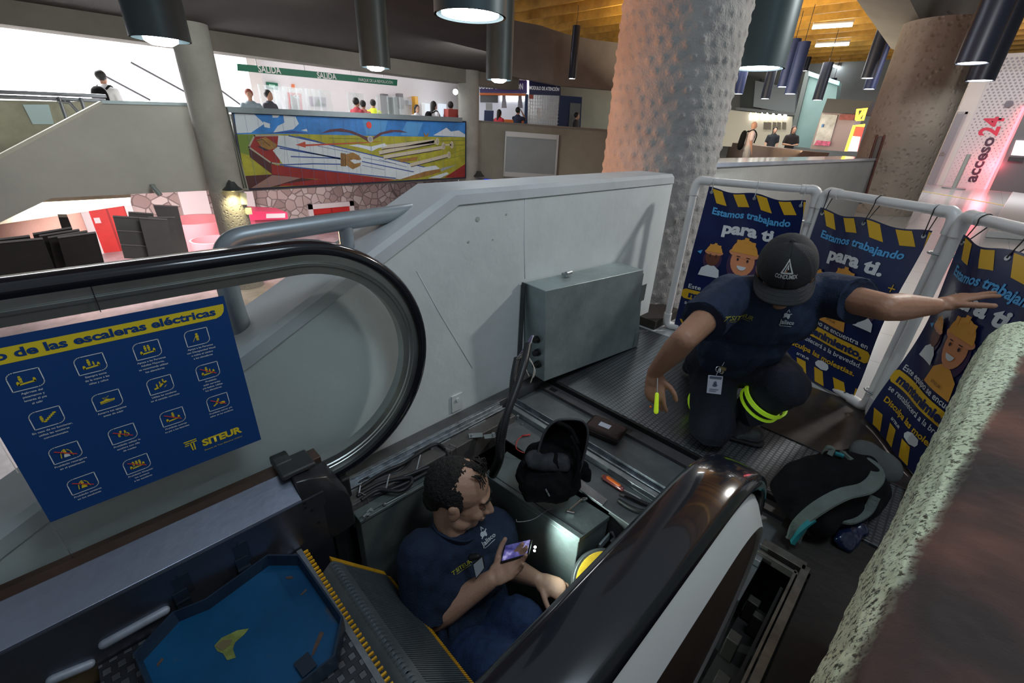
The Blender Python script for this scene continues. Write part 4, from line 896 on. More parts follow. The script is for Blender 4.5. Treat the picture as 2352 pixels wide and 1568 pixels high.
# ================================================================ TOOLS
chrome = M('chrome_tool', (.62, .63, .64), .18, 1)
m = MB(); a, b = at_z(1302, 1180, -0.0610), at_z(1336, 1152, -0.0610); up = Vector((0, 0, .012))
m.tube([a + Vector((.012, -.014, .008)), a + up, b + up, b + Vector((.014, -.004, .008))], .0042, 10); m.cyl(a + Vector((.016, -.018, .006)), a + up + Vector((-.003, .002, 0)), .008, n=12); m.cyl(b + Vector((.020, -.006, .006)), b + up, .008, n=12)
tag(m.build('socket_wrench', chrome, None, angle=50), 'bent chrome socket wrench lying on the control box lid', 'wrench')
t = thing('screwdriver', 'screwdriver with orange and clear handle on the shelf plate', 'screwdriver', tuple(at_z(1410, 1108, -0.0440)))
a, b, c = at_z(1390, 1096, -0.0310), at_z(1428, 1122, -0.0330), at_z(1472, 1146, -0.0370)
m = MB(); m.cone(a, b, .0125, .0105, n=14); m.build('handle', M('amber_clear', (.20, .05, .05), .2, coat=.5), t)
m = MB(); d = (b - a).normalized(); m.cone(a + d * .012 + Vector((0, 0, .006)), b - d * .012 + Vector((0, 0, .005)), .009, .008, n=12); m.build('orange_grip', M('orange_plastic', (.85, .16, .02), .4), t)
m = MB(); m.ball(a - d * .006, .0085, 12, R=None); m.build('end_cap', MATS['orange_plastic'], t)
m = MB(); m.cyl(b, c, .0035, n=10); m.build('shaft', chrome, t)
t = thing('pliers', 'pair of pliers with black dipped handles beside the screwdriver', 'pliers', tuple(at_z(1450, 1150, -0.0390)))
for L in ([(1425, 1133), (1450, 1142), (1478, 1155), (1500, 1162)], [(1420, 1147), (1445, 1163), (1470, 1173), (1495, 1172)]):
    P = smooth_path([at_z(x, y, -0.0330) for x, y in L], 6); m = MB(); m.tube(P, [.0065 + .002 * math.sin(i / len(P) * PI) for i in range(len(P))], 10); m.build('handle', MATS['rubber_black'], t, angle=180)
m = MB(); m.cone(at_z(1498, 1166, -0.0330), at_z(1525, 1180, -0.0330), .011, .005, e=.6); m.build('jaws', chrome, t)
m = MB(); m.box(at_z(1497, 1163, -0.0310), (.006, .016, .012), .4); m.box(at_z(1494, 1174, -0.0310), (.006, .014, .012), .4); m.build('yellow_band', yellow, t)
for i, (px, py) in enumerate(((1189, 962), (1200, 975))):
    q = at_z(px, py, -0.0440); m = MB(); m.cyl(q, q + Vector((.0, .0, .02 if i == 0 else .007)), .007 if i == 0 else .004, n=8)
    tag(m.build('bolt', galv), ('small upright bolt on the shelf plate near the yellow sticker', 'tiny bolt lying behind the upright bolt on the shelf plate')[i], 'bolt')
m = MB(); m.tube(smooth_path([at_z(1198, 1002, -0.0380), at_z(1188, 1012, -0.0280), at_z(1186, 1030, -0.0290), at_z(1206, 1040, -0.0380), at_z(1222, 1035, -0.0280)], 6), .0022, 6); m.tube([at_z(1198, 1001, -0.0380), at_z(1218, 998, -0.0380)], .004, 8)
tag(m.build('test_lead', M('lead_red', (.5, .04, .03), .4), angle=180), 'thin red test lead with probe beside the black backpack', 'wire')
m = MB(); m.tube(smooth_path([at_z(1300, 1172, -0.0640), at_z(1262, 1170, -0.0590), at_z(1225, 1192, -0.0380), at_z(1190, 1198, -0.0280), at_z(1186, 1192, -0.0280)], 6), .0012, 5)
tag(m.build('thin_cord', M('cord_grey', (.25, .25, .25), .6), angle=180), 'thin grey cord trailing from the control box lid', 'cord')
# brown pouch on the recessed plate
t = thing('pouch', 'dark brown zipped pouch with white sticker on the recessed plate', 'pouch', tuple(at_z(1390, 985, -.05)))
q = at_z(1390, 986, -.018); pm = M('pouch_brown', (.035, .014, .012), .6, 0, .3, 30, .3, 80)
m = MB(); m.box(q + Vector((0, 0, .0)), (.115, .165, .045), .18); m.build('body', pm, t, bevel=.014)
m = MB(); Rz = Matrix.Rotation(.18, 3, 'Z'); m.tube([q + Rz @ Vector((a * .059, b * .084, .004)) for a, b in ((-1, -1), (1, -1), (1, 1), (-1, 1))], .004, 6, closed=True); m.build('zipper', MATS['black'], t)
m = MB(); m.box(q + Vector((-.004, .003, .0235)), (.032, .052, .001), .18); m.build('sticker', M('sticker_white', (.55, .58, .68), .6), t)
# ================================================================ BLACK OPEN BACKPACK ON THE CONTROL BOX
t = thing('backpack', 'black backpack standing wide open on the control box beside the sitting worker', 'backpack', (1.05, .83, -.1))
bk = M('bag_black', (.004, .004, .005), .8, 0, .3, 25, .5, 60, spec=.15); bk2 = M('bag_lining', (.02, .022, .027), .7, 0, .4, 20, .3, 40)
def W2(px, py, zc): return at_d(px, py, zc)
m = MB()
m.cone(W2(1245, 1100, 1.60), W2(1290, 1100, 1.60), .085, .075, e=.8); m.cone(W2(1225, 1120, 1.55), W2(1285, 1118, 1.55), .05, .055); m.cone(W2(1250, 1060, 1.62), W2(1300, 1060, 1.60), .08, .06)
m.cone(W2(1200, 1090, 1.6), W2(1220, 1060, 1.62), .03, .03)
blob_obj(m, 'body', bk, t, .007, 3, na=.012, ns=26)
# flap standing up behind, hollow toward the viewer
fc = W2(1285, 1030, 1.62); fu = (W2(1300, 1030, 1.62) - W2(1270, 1030, 1.62)).normalized(); fv = Vector((.35, .1, 1)).normalized(); fn_ = fu.cross(fv).normalized()
if fn_.y > 0: fn_ = -fn_
def flap(u, v, d=0.):
    a = u * 2 * PI; r = v
    x, y = math.cos(a), math.sin(a); k = (abs(x) ** 3.2 + abs(y) ** 3.2) ** (-1 / 3.2)
    return fc + fu * x * k * r * .082 + fv * y * k * r * .13 + fn_ * (.055 * r ** 6 - .01 + d)
m = MB(); m.grid(lambda u, v: flap(u, max(v, .001)), 44, 14); m.build('flap', bk, t, angle=180, solid=.006)
m = MB(); m.tube([flap(i / 44, 1.02) for i in range(44)], .005, 6, closed=True); m.build('zipper', M('zipper_grey', (.05, .05, .055), .4), t, angle=180)
m = MB(); m.cone(W2(1230, 1055, 1.56), W2(1290, 1065, 1.55), .04, .035, e=.4); blob_obj(m, 'inner_pocket', bk2, t, .006, 4, na=.008, ns=25)
for L in ([(1310, 1000), (1328, 1040), (1325, 1090), (1300, 1130)], [(1215, 1125), (1245, 1145), (1265, 1150)], [(1280, 970), (1310, 985), (1328, 1020)], [(1205, 1060), (1190, 1085), (1205, 1115)]):
    P = smooth_path([W2(a, b, 1.53) for a, b in L], 6); m = MB(); m.tube(P, .008, 6); m.build('strap', bk, t, angle=180)
for px, py in ((1253, 1122), (1258, 1131)):
    m = MB(); m.cyl(W2(px, py, 1.5), W2(px + 4, py + 8, 1.5), .003, n=8); m.build('zip_puller', galv, t)
m = MB(); m.cone(W2(1335, 1075, 1.66), W2(1345, 1092, 1.66), .03, .025); blob_obj(m, 'side_pocket', bk, t, .006, 3, na=.01, ns=40)
# ================================================================ BACKPACK ON THE FLOOR BY THE STONE PARAPET
t = thing('backpack', 'black backpack with grey and teal shoulder straps lying on the floor by the stone parapet', 'backpack', (1.75, -.05, 0))
m = MB()
m.cone(at_z(1845, 1130, .10), at_z(1955, 1110, .10), .105, .12, e=.75); m.cone(at_z(1870, 1175, .08), at_z(1975, 1120, .08), .08, .10, e=.8); m.cone(at_z(1900, 1085, .10), at_z(1965, 1080, .10), .07, .08)
def flr(p): return Vector((p.x, p.y, max(p.z, .003)))
blob_obj(m, 'body', M('bag_black_floor', (.005, .005, .006), .85, 0, .3, 20, .5, 50, spec=.15), t, .009, 4, fn=flr, na=.015, ns=14)
grey_s = M('strap_grey_green', (.11, .135, .12), .8, 0, .15, 15, .4, 90); teal = M('teal_trim', (.01, .19, .22), .6)
def ribbon(name, P, wd, th, mat, side=Vector((0, 0, 1)), par=None):
    P = smooth_path(P, 8); fr = []
    for i, p in enumerate(P):
        d = (P[min(i + 1, len(P) - 1)] - P[max(i - 1, 0)]).normalized(); w = d.cross(side).normalized(); u = w.cross(d).normalized(); k = 1.0
        fr.append((p, w, u))
    m = MB(); h = wd / 2; q = th / 2
    m.sweep(fr, [(-h, -q * .3), (-h * .9, q), (h * .9, q), (h, -q * .3), (h * .9, -q), (-h * .9, -q)]); return m.build(name, mat, par, angle=50)
Zb = .20
ribbon('shoulder_strap', [at_z(1822, 1240, .03), at_z(1840, 1200, .10), at_z(1880, 1165, .16), at_z(1935, 1135, .19), at_z(1990, 1120, .19), at_z(2015, 1090, .18), at_z(1995, 1060, .17), at_z(1940, 1045, .20)], .045, .010, grey_s, par=t)
ribbon('strap_edge', [at_z(1820, 1246, .03), at_z(1845, 1212, .10), at_z(1870, 1192, .13)], .016, .012, teal, par=t)
ribbon('shoulder_strap', [at_z(2010, 1140, .15), at_z(1990, 1175, .10), at_z(1950, 1195, .08), at_z(1905, 1185, .08)], .03, .010, grey_s, par=t)
m = MB(); m.cone(at_z(1985, 1045, .16), at_z(2040, 1075, .12), .06, .055, e=.5); blob_obj(m, 'back_panel', M('bag_grey', (.075, .08, .078), .85, 0, .15, 10), t, .009, 4, fn=flr, na=.006, ns=20)
m = MB(); m.cone(at_z(1880, 1195, .05), at_z(1915, 1190, .05), .03, .025, e=.6); blob_obj(m, 'orange_patch', M('bag_orange', (.30, .09, .02), .7), t, .007, 3, fn=flr)
ribbon('top_loop', [at_z(1888, 1040, .19), at_z(1900, 1027, .22), at_z(1912, 1030, .22), at_z(1905, 1045, .20)], .018, .006, grey_s, par=t)
ribbon('teal_tab', [at_z(1918, 1040, .21), at_z(1938, 1047, .21)], .014, .008, teal, par=t)
m = MB(); m.cone(at_z(1940, 1240, .02), at_z(1975, 1215, .03), .035, .03, e=.6); tag(blob_obj(m, 'plastic_bag', M('blue_plastic', (.006, .012, .04), .2, 0, .3, 20), None, .007, 3, fn=flr, na=.012, ns=40), 'crumpled dark blue plastic bag under the floor backpack straps', 'bag')
# ================================================================ BANNER FRAMES
pvc = M('pvc_pipe', (.72, .70, .69), .35, 0, .05, 5)
HB = .965
F1, F12, F23 = Vector((2.74, 1.19, 0)), Vector((2.92, .59, 0)), Vector((2.56, .018, 0))
F3 = F23 + (Vector((2.2292, -.1751, 0)) - F23) * 1.75
ban_mats = [M('banner_blue', (.008, .016, .085), .30, 0, .25, 3, coat=.2), M('banner_yellow', (.80, .46, .02), .4), M('banner_lightblue', (.10, .42, .80), .4), M('banner_white', (.78, .80, .82), .4), M('banner_dark', (.03, .02, .03), .4),
            M('banner_skin', (.78, .30, .14), .45), M('banner_orange', (.85, .38, .06), .45), M('banner_brown', (.16, .05, .03), .45), M('banner_hair', (.06, .025, .08), .45), M('banner_deep', (.010, .022, .10), .4)]
def banner_art():
    A = Art(); k = 1.45
    for i in range(-1, 7):
        x = i * .235 + .02; 
        for lo, hi, l in ((k - .125, k - .012, 0), (.012, .125, 0)):
            P = [(x + .02, hi), (x + .135, hi), (x + .215, lo), (x + .10, lo)]
            P = [(min(1, max(0, a)), b) for a, b in P]
            if P[1][0] - P[0][0] > .005 or P[2][0] - P[3][0] > .005: A.poly(P, 1, 1)
    A.text('Estamos trabajando', .5, 1.225, .062, 2, 2, width=.80, align='C', bold=.03)
    A.text('para ti.', .53, 1.075, .105, 3, 2, width=.56, align='C', bold=.045)
    # three helmeted figures
    def figure(cx, cy, s, skin, smile=True, shirt=6):
        A.poly([(cx - s * 1.25, cy - s * 2.25), (cx + s * 1.25, cy - s * 2.25), (cx + s * 1.05, cy - s * 1.35), (cx + s * .4, cy - s * .95), (cx - s * .4, cy - s * .95), (cx - s * 1.05, cy - s * 1.35)], shirt, 4)
        A.ell(cx, cy - s * .25, s * 1.12, s * 1.25, 8, 3); A.ell(cx, cy, s * .88, s * 1.0, skin, 5)
        A.ell(cx, cy + s * .55, s * 1.12, s * .35, 5, 6); A.ell(cx, cy + s * .55, s * .98, s * .95, 6, 7, a0=0., a1=PI)
        A.rect(cx - s * .16, cy + s * 1.3, cx + s * .16, cy + s * 1.62, 6, 8); A.rect(cx - s * .7, cy + s * 1.0, cx - s * .45, cy + s * 1.42, 6, 8); A.rect(cx + s * .45, cy + s * 1.0, cx + s * .7, cy + s * 1.42, 6, 8)
        for q in (-1, 1): A.ell(cx + q * s * .36, cy + s * .1, s * .08, s * .1, 4, 8, 10); A.rect(cx + q * s * .36 - s * .14, cy + s * .28, cx + q * s * .36 + s * .14, cy + s * .33, 4, 8)
        if smile: A.ell(cx, cy - s * .32, s * .34, s * .28, 3, 8, 14, PI, 2 * PI)
    figure(.22, .83, .085, 7, False, 3); figure(.84, .80, .075, 5, False, 3); figure(.52, .84, .135, 5, True, 6)
    A.text('SITEUR', .52, .575, .022, 4, 9, width=.12, align='C')
    A.rect(.905, 1.0, .965, 1.008, 1, 3); A.rect(.931, .974, .939, 1.034, 1, 3)
    A.poly([(.05, .86), (.09, .84), (.10, .88)], 2, 3)
    A.text('Este equipo se encuentra en', .5, .485, .045, 3, 2, width=.90, align='C', bold=.01)
    A.poly([(.0, .385), (.03, .365), (.97, .365), (1.0, .385), (1.0, .45), (.97, .47), (.03, .47), (.0, .45)], 1, 3)
    A.text('mantenimiento,', .5, .388, .066, 9, 4, width=.86, align='C', bold=.05)
    A.text('se restablecerá a la brevedad.', .5, .305, .042, 3, 2, width=.90, align='C', bold=.008)
    A.text('Disculpa las molestias.', .5, .215, .045, 1, 2, width=.84, align='C', bold=.025)
    A.text('SITEUR', .34, .150, .020, 3, 2, width=.16, align='C', bold=.02)
    A.poly([(.50, .165), (.52, .145), (.60, .135), (.66, .150), (.67, .175), (.65, .205), (.57, .212), (.52, .195)], 3, 2)
    return A
def banner(label, Pa, Pb, corners, seed, ties, groupw, amp=.014):
    d = (Pb - Pa).normalized(); n = Vector((d.y, -d.x, 0))
    if n.x > 0: n = -n                      # toward the camera side
    t = thing('banner_stand', label, 'banner', tuple((Pa + Pb) / 2), groupw)
    Z = Vector((0, 0, 1)); r = .021
    for nm, a, b in (('upright', Pa + Z * .03, Pa + Z * (HB - .05)), ('upright', Pb + Z * .03, Pb + Z * (HB - .05)), ('top_pipe', Pa + Z * HB + d * .05, Pb + Z * HB - d * .05), ('bottom_pipe', Pa + Z * .024 + d * .05, Pb + Z * .024 - d * .05)):
        m = MB(); m.cyl(a, b, r, n=18); m.build(nm, pvc, t)
    for c, s in ((Pa, 1), (Pb, -1)):
        for zt, zz in ((HB, -1), (.024, 1)):
            m = MB(); P = [c + Z * (zt + zz * .085), c + Z * (zt + zz * .05), c + Z * (zt + zz * .018) + d * s * .005, c + Z * zt + d * s * .024, c + Z * zt + d * s * .05, c + Z * zt + d * s * .085]
            m.tube(smooth_path(P, 4), r * 1.22, 16); m.build('elbow', pvc, t, angle=60)
    Cn = [on_vplane(px, py, Pa + n * .012, d) for px, py in corners]     # TL TR BR BL
    rn = random.Random(seed); ph = [rn.uniform(0, 6) for _ in range(4)]
    def S(u, v):
        q = v / 1.45; P = (Cn[3] * (1 - u) + Cn[2] * u) * (1 - q) + (Cn[0] * (1 - u) + Cn[1] * u) * q
        sag = .020 * math.sin(PI * min(1, max(0, u)) * (ties - 1)) ** 2 * max(0, q - .55) * 2
        wv = amp * (math.sin(u * 9 + ph[0] + q * 2) * .5 + math.sin(u * 4 + q * 5 + ph[1]) * .6 + .6 * math.sin(q * 7 + ph[2] + u * 2))
        return P + n * (wv + amp) - Z * sag
    def SN(u, v):
        e = .004; a = S(u + e, v) - S(u - e, v); b = S(u, v + e) - S(u, v - e); N = a.cross(b).normalized()
        return S(u, v), (N if N.dot(n) > 0 else -N)
    m = MB(); m.grid(lambda a, b: S(a, b * 1.45), 40, 50); sh = m.build('banner_sheet', ban_mats[0], t, angle=180)
    BA.build('printing', ban_mats, SN, t, eps=.0012, cuts=[(0, [i / 16 for i in range(1, 16)]), (1, [i * 1.45 / 22 for i in range(1, 22)])])
    for i in range(ties):
        u = .04 + .92 * i / (ties - 1); p, nn = SN(u, 1.405); m = MB(); m.cyl(p - nn * .001, p + nn * .004, .009, n=14); m.build('eyelet', galv, t)
        top = Pa + d * (p - Pa).dot(d); top.z = HB
        P = [p + nn * .006, top + n * (r + .004) - Z * .02, top + n * (r + .004) + Z * .008, top + Z * (r + .003), top - n * (r + .003), top - n * .01 - Z * (r + .003), p - nn * .004]
        m = MB(); m.tube(smooth_path(P, 4), .0022, 6); m.build('tie', MATS['black'] if groupw is None and seed != 1 else M('tie_white', (.6, .6, .6), .5), t, angle=180)
    for u in (.08, .92):
        p, nn = SN(u, .04); bt = Pa + d * (p - Pa).dot(d); bt.z = .045; m = MB(); m.tube([p, bt + n * .02, bt - n * .01], .0022, 6); m.build('tie', MATS['black'], t)
    return t
BA = banner_art()
banner('leftmost work notice banner on white pipe stand, nearest the round column', F1, F12, [(1629, 428), (1851, 459), (1782, 820), (1547, 752)], 1, 3, None)
e = (F23 - F12).normalized() * .045
banner('middle work notice banner on white pipe stand, directly behind the kneeling worker', F12 + e, F23, [(1888, 476), (2144, 530), (1952, 922), (1786, 822)], 4, 3, None, .018)
e = (F3 - F23).normalized() * .05
fm = Vector((0, 0, 0))
d3 = (F3 - F23).normalized()
TL3, BL3 = on_vplane(2232, 540, F23, d3), on_vplane(2003, 962, F23, d3)
W3 = .52
def pxof(P):
    c = RM.transposed() @ (Vector(P) - CAM); return (PPX + FPX * c.x / c.z, PPY + FPX * c.y / c.z)
TR3, BR3 = TL3 + d3 * W3, BL3 + d3 * W3 * .97
banner('rightmost work notice banner, cut off by the stone parapet', F23 + e, F23 + e + d3 * .62, [pxof(TL3), pxof(TR3), pxof(BR3), pxof(BL3)], 9, 3, None, .016)
for zz in (.80, .12):
    for P in (F12, F23):
        m = MB(); m.tube([P + Vector((math.cos(a) * .036 + .0, math.sin(a) * .055 - .02, zz)) for a in [i * PI / 8 for i in range(16)]], .0045, 6, closed=True)
        tag(m.build('pipe_clamp', galv, angle=180), 'metal clamp tying two banner stand uprights, %s one of the %s joint' % ('upper' if zz > .5 else 'lower', 'left' if P is F12 else 'right'), 'clamp')
# ================================================================ PEOPLE
skin = M('skin', (.42, .215, .135), .5, 0, .10, 9, .12, 120); skin2 = M('skin_light', (.50, .29, .20), .5, 0, .08, 9, .12, 120)
navy = M('navy_cloth', (.010, .022, .055), .85, 0, .18, 30, .35, 200); navy_t = M('navy_trousers', (.006, .009, .020), .85, 0, .2, 30, .35, 150)
jeans = M('denim', (.014, .036, .105), .85, 0, .3, 40, .4, 260); hair_m = M('hair_black', (.012, .010, .009), .45, 0, .4, 60, .9, 160); hair_thin = M('hair_grey', (.012, .0105, .010), .5, 0, .6, 90, .9, 260)
hiv = M('hi_vis', (.50, .85, .03), .5, emit=.10); cap_m = M('cap_charcoal', (.013, .014, .017), .8, 0, .15, 30, .3, 300)
eye_w = M('eye_white', (.55, .52, .50), .2); eye_d = M('eye_dark', (.02, .012, .01), .1)
def frame3(F, U):
    F = Vector(F).normalized(); U = Vector(U); U = (U - F * U.dot(F)).normalized(); X = F.cross(U).normalized()    # X = the person's right
    return Matrix((X, F, U)).transposed()
def head_vol(m, c, R, s=1.0, beard=False):
    def P(x, y, z): return c + R @ Vector((x, y, z)) * s
    def B(x, y, z, rx, ry, rz): m.ball(P(x, y, z), (rx * s, ry * s, rz * s), 20, R=R)
    B(0, -.012, .038, .077, .096, .084); B(0, .030, -.02, .061, .066, .082); B(0, .052, -.088, .033, .032, .026)
    for q in (-1, 1):
        B(q * .036, .020, -.072, .030, .042, .030); B(q * .034, .064, -.030, .024, .024, .024); B(q * .079, -.004, -.012, .008, .019, .031); B(q * .083, -.012, .004, .007, .014, .016)
        B(q * .011, .098, -.036, .0095, .011, .008)
    m.cone(P(0, .082, .012), P(0, .110, -.034), .0085 * s, .0125 * s); B(0, .074, .026, .050, .020, .012)
    B(0, .091, -.060, .023, .010, .0055); B(0, .088, -.070, .020, .011, .0065)
def head_fix(c, R, s=1.0):
    Ri = R.transposed()
    def fn(p):
        l = Ri @ (p - c) / s
        if abs(l.x) < .12 and abs(l.y) < .16 and abs(l.z) < .16:
            for q in (-1, 1):
                d = ((l.x - q * .031) / .017) ** 2 + ((l.z - .006) / .011) ** 2
                if l.y > .03 and d < 6: p = p - R @ Vector((0, 1, 0)) * .010 * s * math.exp(-d)
            d = ((l.z + .0650) / .0022) ** 2 + (l.x / .020) ** 4
            if l.y > .05 and d < 6: p = p - R @ Vector((0, 1, 0)) * .003 * s * math.exp(-d)
        return p
    return fn
def hand_vol(m, W, D, N, thumb=1, curls=(.35, .4, .45, .5), spread=.10, tc=.5, s=1.0, grip=1.0):
    """W wrist, D direction to the fingers, N where the palm faces, thumb = side (+1 / -1 along D x N)"""
    W = Vector(W); D = Vector(D).normalized(); N = Vector(N); N = (N - D * N.dot(D)).normalized(); X = D.cross(N).normalized() * thumb
    K = W + D * .088 * s
    m.cone(W - D * .005, W + D * .03 * s, .025 * s, .031 * s, u=X, e=.68); m.cone(W + D * .025 * s, K - D * .016 * s, .034 * s, .038 * s, u=X, e=.42)
    m.cone(W + D * .02 * s + X * .022 * s + N * .006, W + D * .052 * s + X * .030 * s + N * .008, .014 * s, .012 * s)
    for i, (off, L) in enumerate(zip((.030, .0105, -.0095, -.028), (.072, .080, .075, .060))):
        b = K + X * off * s - D * (.004 + .0035 * abs(i - 1)) * s; a = spread * (1.3 - i); d = (D + X * a * .5).normalized(); c = curls[i]; r = (.0092, .0092, .0088, .0078)[i] * s
        q = b - d * .012 * s
        for k, (f, ang) in enumerate(((.47, c * .6), (.30, c * 1.0), (.23, c * .8))):
            d = (d * math.cos(ang) + N * math.sin(ang)).normalized(); e = q + d * (L * f + (.012 if k == 0 else 0)) * s; m.cone(q, e, r, r * .93, n=10); q = e; r *= .93
    b = W + D * .028 * s + X * .026 * s; d = (D * .62 + X * .75 + N * .2).normalized(); q = b; r = .0115 * s
    for f, ang in ((.036, 0), (.030, tc * .5), (.026, tc * .7)):
        d = (d + (D * .9 + N * .5 - X * .5) * ang * .6).normalized(); e = q + d * f * s; m.cone(q, e, r, r * .90, n=10); q = e; r *= .9
    return K
def cuff(planes):
    def fn(p):
        for co, no, rad in planes:
            d = (p - co).dot(no)
            if d > 0 and (p - co).length < rad: p = p - no * d * .96
        return p
    return fn
def chain(m, pts, rs, e=None, u=None, n=16):
    for i in range(len(pts) - 1): m.cone(pts[i], pts[i + 1], rs[i], rs[i + 1], u=u, e=(e or 1), n=n)
def lerp(a, b, t): return Vector(a).lerp(Vector(b), t)
def folds(amp, sc, sc2=None):
    def f(p): return p
    return f
# ---------------------------------------------------------------- kneeling worker
D_ = at_d
H = D_(1803, 626, 1.49); Fh = Vector((-.80, -.28, -.52)); Uh = Vector((-.50, -.06, .85)); Rh = frame3(Fh, Uh)
neck = D_(1795, 655, 1.60); shL, shR = D_(1676, 678, 1.58), D_(1888, 672, 1.62)
elL, wrL = D_(1573, 778, 1.43), D_(1503, 855, 1.58); elR, wrR = D_(2035, 706, 1.38), D_(2146, 703, 1.45)
chest, belly, pel = D_(1752, 722, 1.66), D_(1705, 780, 1.75), D_(1695, 822, 1.86)
hL, hR = D_(1640, 828, 1.86), D_(1745, 832, 1.93); kL, kR = D_(1633, 985, 1.87), D_(1800, 885, 1.72)
kL.z = .085; aL = Vector((2.10, .66, .07)); aR = at_z(1708, 955, .12)
t = thing('person', 'person in navy shirt and charcoal cap kneeling on the floor plate holding a yellow screwdriver', 'person', (pel.x, pel.y, 0))
m = MB(); head_vol(m, H, Rh, 1.0)
chain(m, [neck, H - Rh @ Vector((0, .01, .06))], [.058, .052]); m.cone(shL, shR, .055, .055); m.cone(neck, chest, .07, .10); chain(m, [chest, belly, pel], [.10, .10, .11])
chain(m, [shL, lerp(shL, elL, .55), elL], [.053, .047, .041]); chain(m, [elL, lerp(elL, wrL, .3), wrL], [.041, .042, .0265])
chain(m, [shR, lerp(shR, elR, .55), elR], [.053, .048, .043]); chain(m, [elR, lerp(elR, wrR, .3), wrR], [.043, .045, .028])
chain(m, [pel, hL, kL, aL], [.09, .075, .055, .04]); chain(m, [pel, hR, kR, aR], [.09, .075, .055, .04])
# hand with the screwdriver: hangs down, fingers pinching the handle
dL = (D_(1503, 912, 1.58) - wrL).normalized(); vL = (CAM - wrL).normalized()
hand_vol(m, wrL, dL, (-vL + (D_(1560, 900, 1.58) - D_(1500, 900, 1.58)).normalized() * .45), thumb=1, curls=(.42, .62, .78, .9), spread=.03, tc=1.5)
# outstretched hand, fingers spread
dR = (D_(2260, 668, 1.43) - wrR).normalized(); vR = (CAM - wrR).normalized()
hand_vol(m, wrR, dR, (Vector((0, 0, -1)) + vR * .35), thumb=-1, curls=(.16, .10, .16, .3), spread=.20, tc=.15, s=1.04)
hand_vol_dir = 0
blob_obj(m, 'body', skin, t, .0042, 3, fn=head_fix(H, Rh), na=.0)
def eyes(t, H, R, lid=True):
    for q in (-1, 1):
        m = MB(); m.ball(H + R @ Vector((q * .031, .0745, .004)), .0125, 16); m.build('eye', eye_d if lid else eye_w, t, angle=180)
eyes(t, H, Rh)
m = MB()
for q in (-1, 1): m.cone(H + Rh @ Vector((q * .016, .094, .024)), H + Rh @ Vector((q * .048, .080, .027)), .0045, .003, n=8)
m.build('eyebrows', hair_m, t, angle=180)
m = MB(); m.ball(H + Rh @ Vector((0, -.035, .02)), (.083, .085, .082), 24, R=Rh); blob_obj(m, 'hair', hair_m, t, .007, 1, na=.002, ns=90)
# shirt
sl = lerp(shL, elL, .62); sr = lerp(shR, elR, .60)
m = MB(); wx = (shR - shL).normalized()
m.cone(lerp(shL, shR, .12) + Vector((0, 0, -.01)), lerp(shR, shL, .12) + Vector((0, 0, -.01)), .082, .082)
m.cone(chest - wx * .075, chest + wx * .075, .125, .125); m.cone(belly - wx * .065, belly + wx * .065, .118, .118); m.cone(lerp(belly, pel, .6) - wx * .07, lerp(belly, pel, .6) + wx * .05, .118, .118)
m.cone(neck, chest, .088, .12); chain(m, [shL, lerp(shL, elL, .7)], [.080, .078]); chain(m, [shR, lerp(shR, elR, .70)], [.080, .080])
dl, dr = (elL - shL).normalized(), (elR - shR).normalized()
def wrink(fn, amp, sc, stretch=None):
    def g(p):
        p2 = fn(p) if fn else p; n1 = noise.noise(Vector((p.x * sc, p.y * sc, p.z * sc * .35))); n2 = noise.noise(Vector((p.x * sc * 2.3 + 9, p.y * sc * 2.3, p.z * sc)))
        return p2 + Vector((n1, n2, n1 * .3)) * amp
    return g
blob_obj(m, 'shirt', navy, t, .008, 4, fn=wrink(cuff([(sl, dl, .16), (sr, dr, .16)]), .009, 16))
m = MB(); c_ = lerp(neck, H, .28); nd = (H - neck).normalized(); u_ = nd.orthogonal().normalized(); w_ = nd.cross(u_)
m.tube([c_ + (u_ * math.cos(a) + w_ * math.sin(a)) * .066 for a in [i * PI / 14 for i in range(28)]], .011, 8, closed=True); m.build('collar', navy, t, angle=180)
# trousers
m = MB(); m.cone(hL, hR, .115, .12); m.cone(pel, lerp(pel, belly, .4), .13, .12)
chain(m, [hL, lerp(hL, kL, .5), kL + Vector((0, 0, .012))], [.105, .092, .088]); chain(m, [kL + Vector((.02, 0, .01)), aL + Vector((0, 0, .015))], [.082, .062])
chain(m, [hR, lerp(hR, kR, .55), kR], [.11, .10, .092]); chain(m, [kR, lerp(kR, aR, .8)], [.086, .068])
def floor_clamp(f): 
    def g(p): q = f(p); return Vector((q.x, q.y, max(q.z, .004)))
    return g
blob_obj(m, 'trousers', navy_t, t, .009, 4, fn=floor_clamp(wrink(None, .011, 13)))
def band(a, b, f, r, wd, mat, name, a0=0, a1=2 * PI):
    c = lerp(a, b, f); d = (Vector(b) - Vector(a)).normalized(); u = d.orthogonal().normalized(); w = d.cross(u); m = MB()
    m.sweep([(c + (u * math.cos(q) + w * math.sin(q)) * r, (u * math.cos(q) + w * math.sin(q)), d) for q in [a0 + (a1 - a0) * i / 30 for i in range(31)]], [(-.004, -wd / 2), (.0035, -wd / 2), (.0035, wd / 2), (-.004, wd / 2)]); m.build(name, mat, t, angle=40)
band(kR, aR, .42, .087, .018, hiv, 'reflective_band'); band(kR, aR, .58, .083, .010, hiv, 'reflective_band'); band(kL, aL, .50, .078, .024, hiv, 'reflective_band')
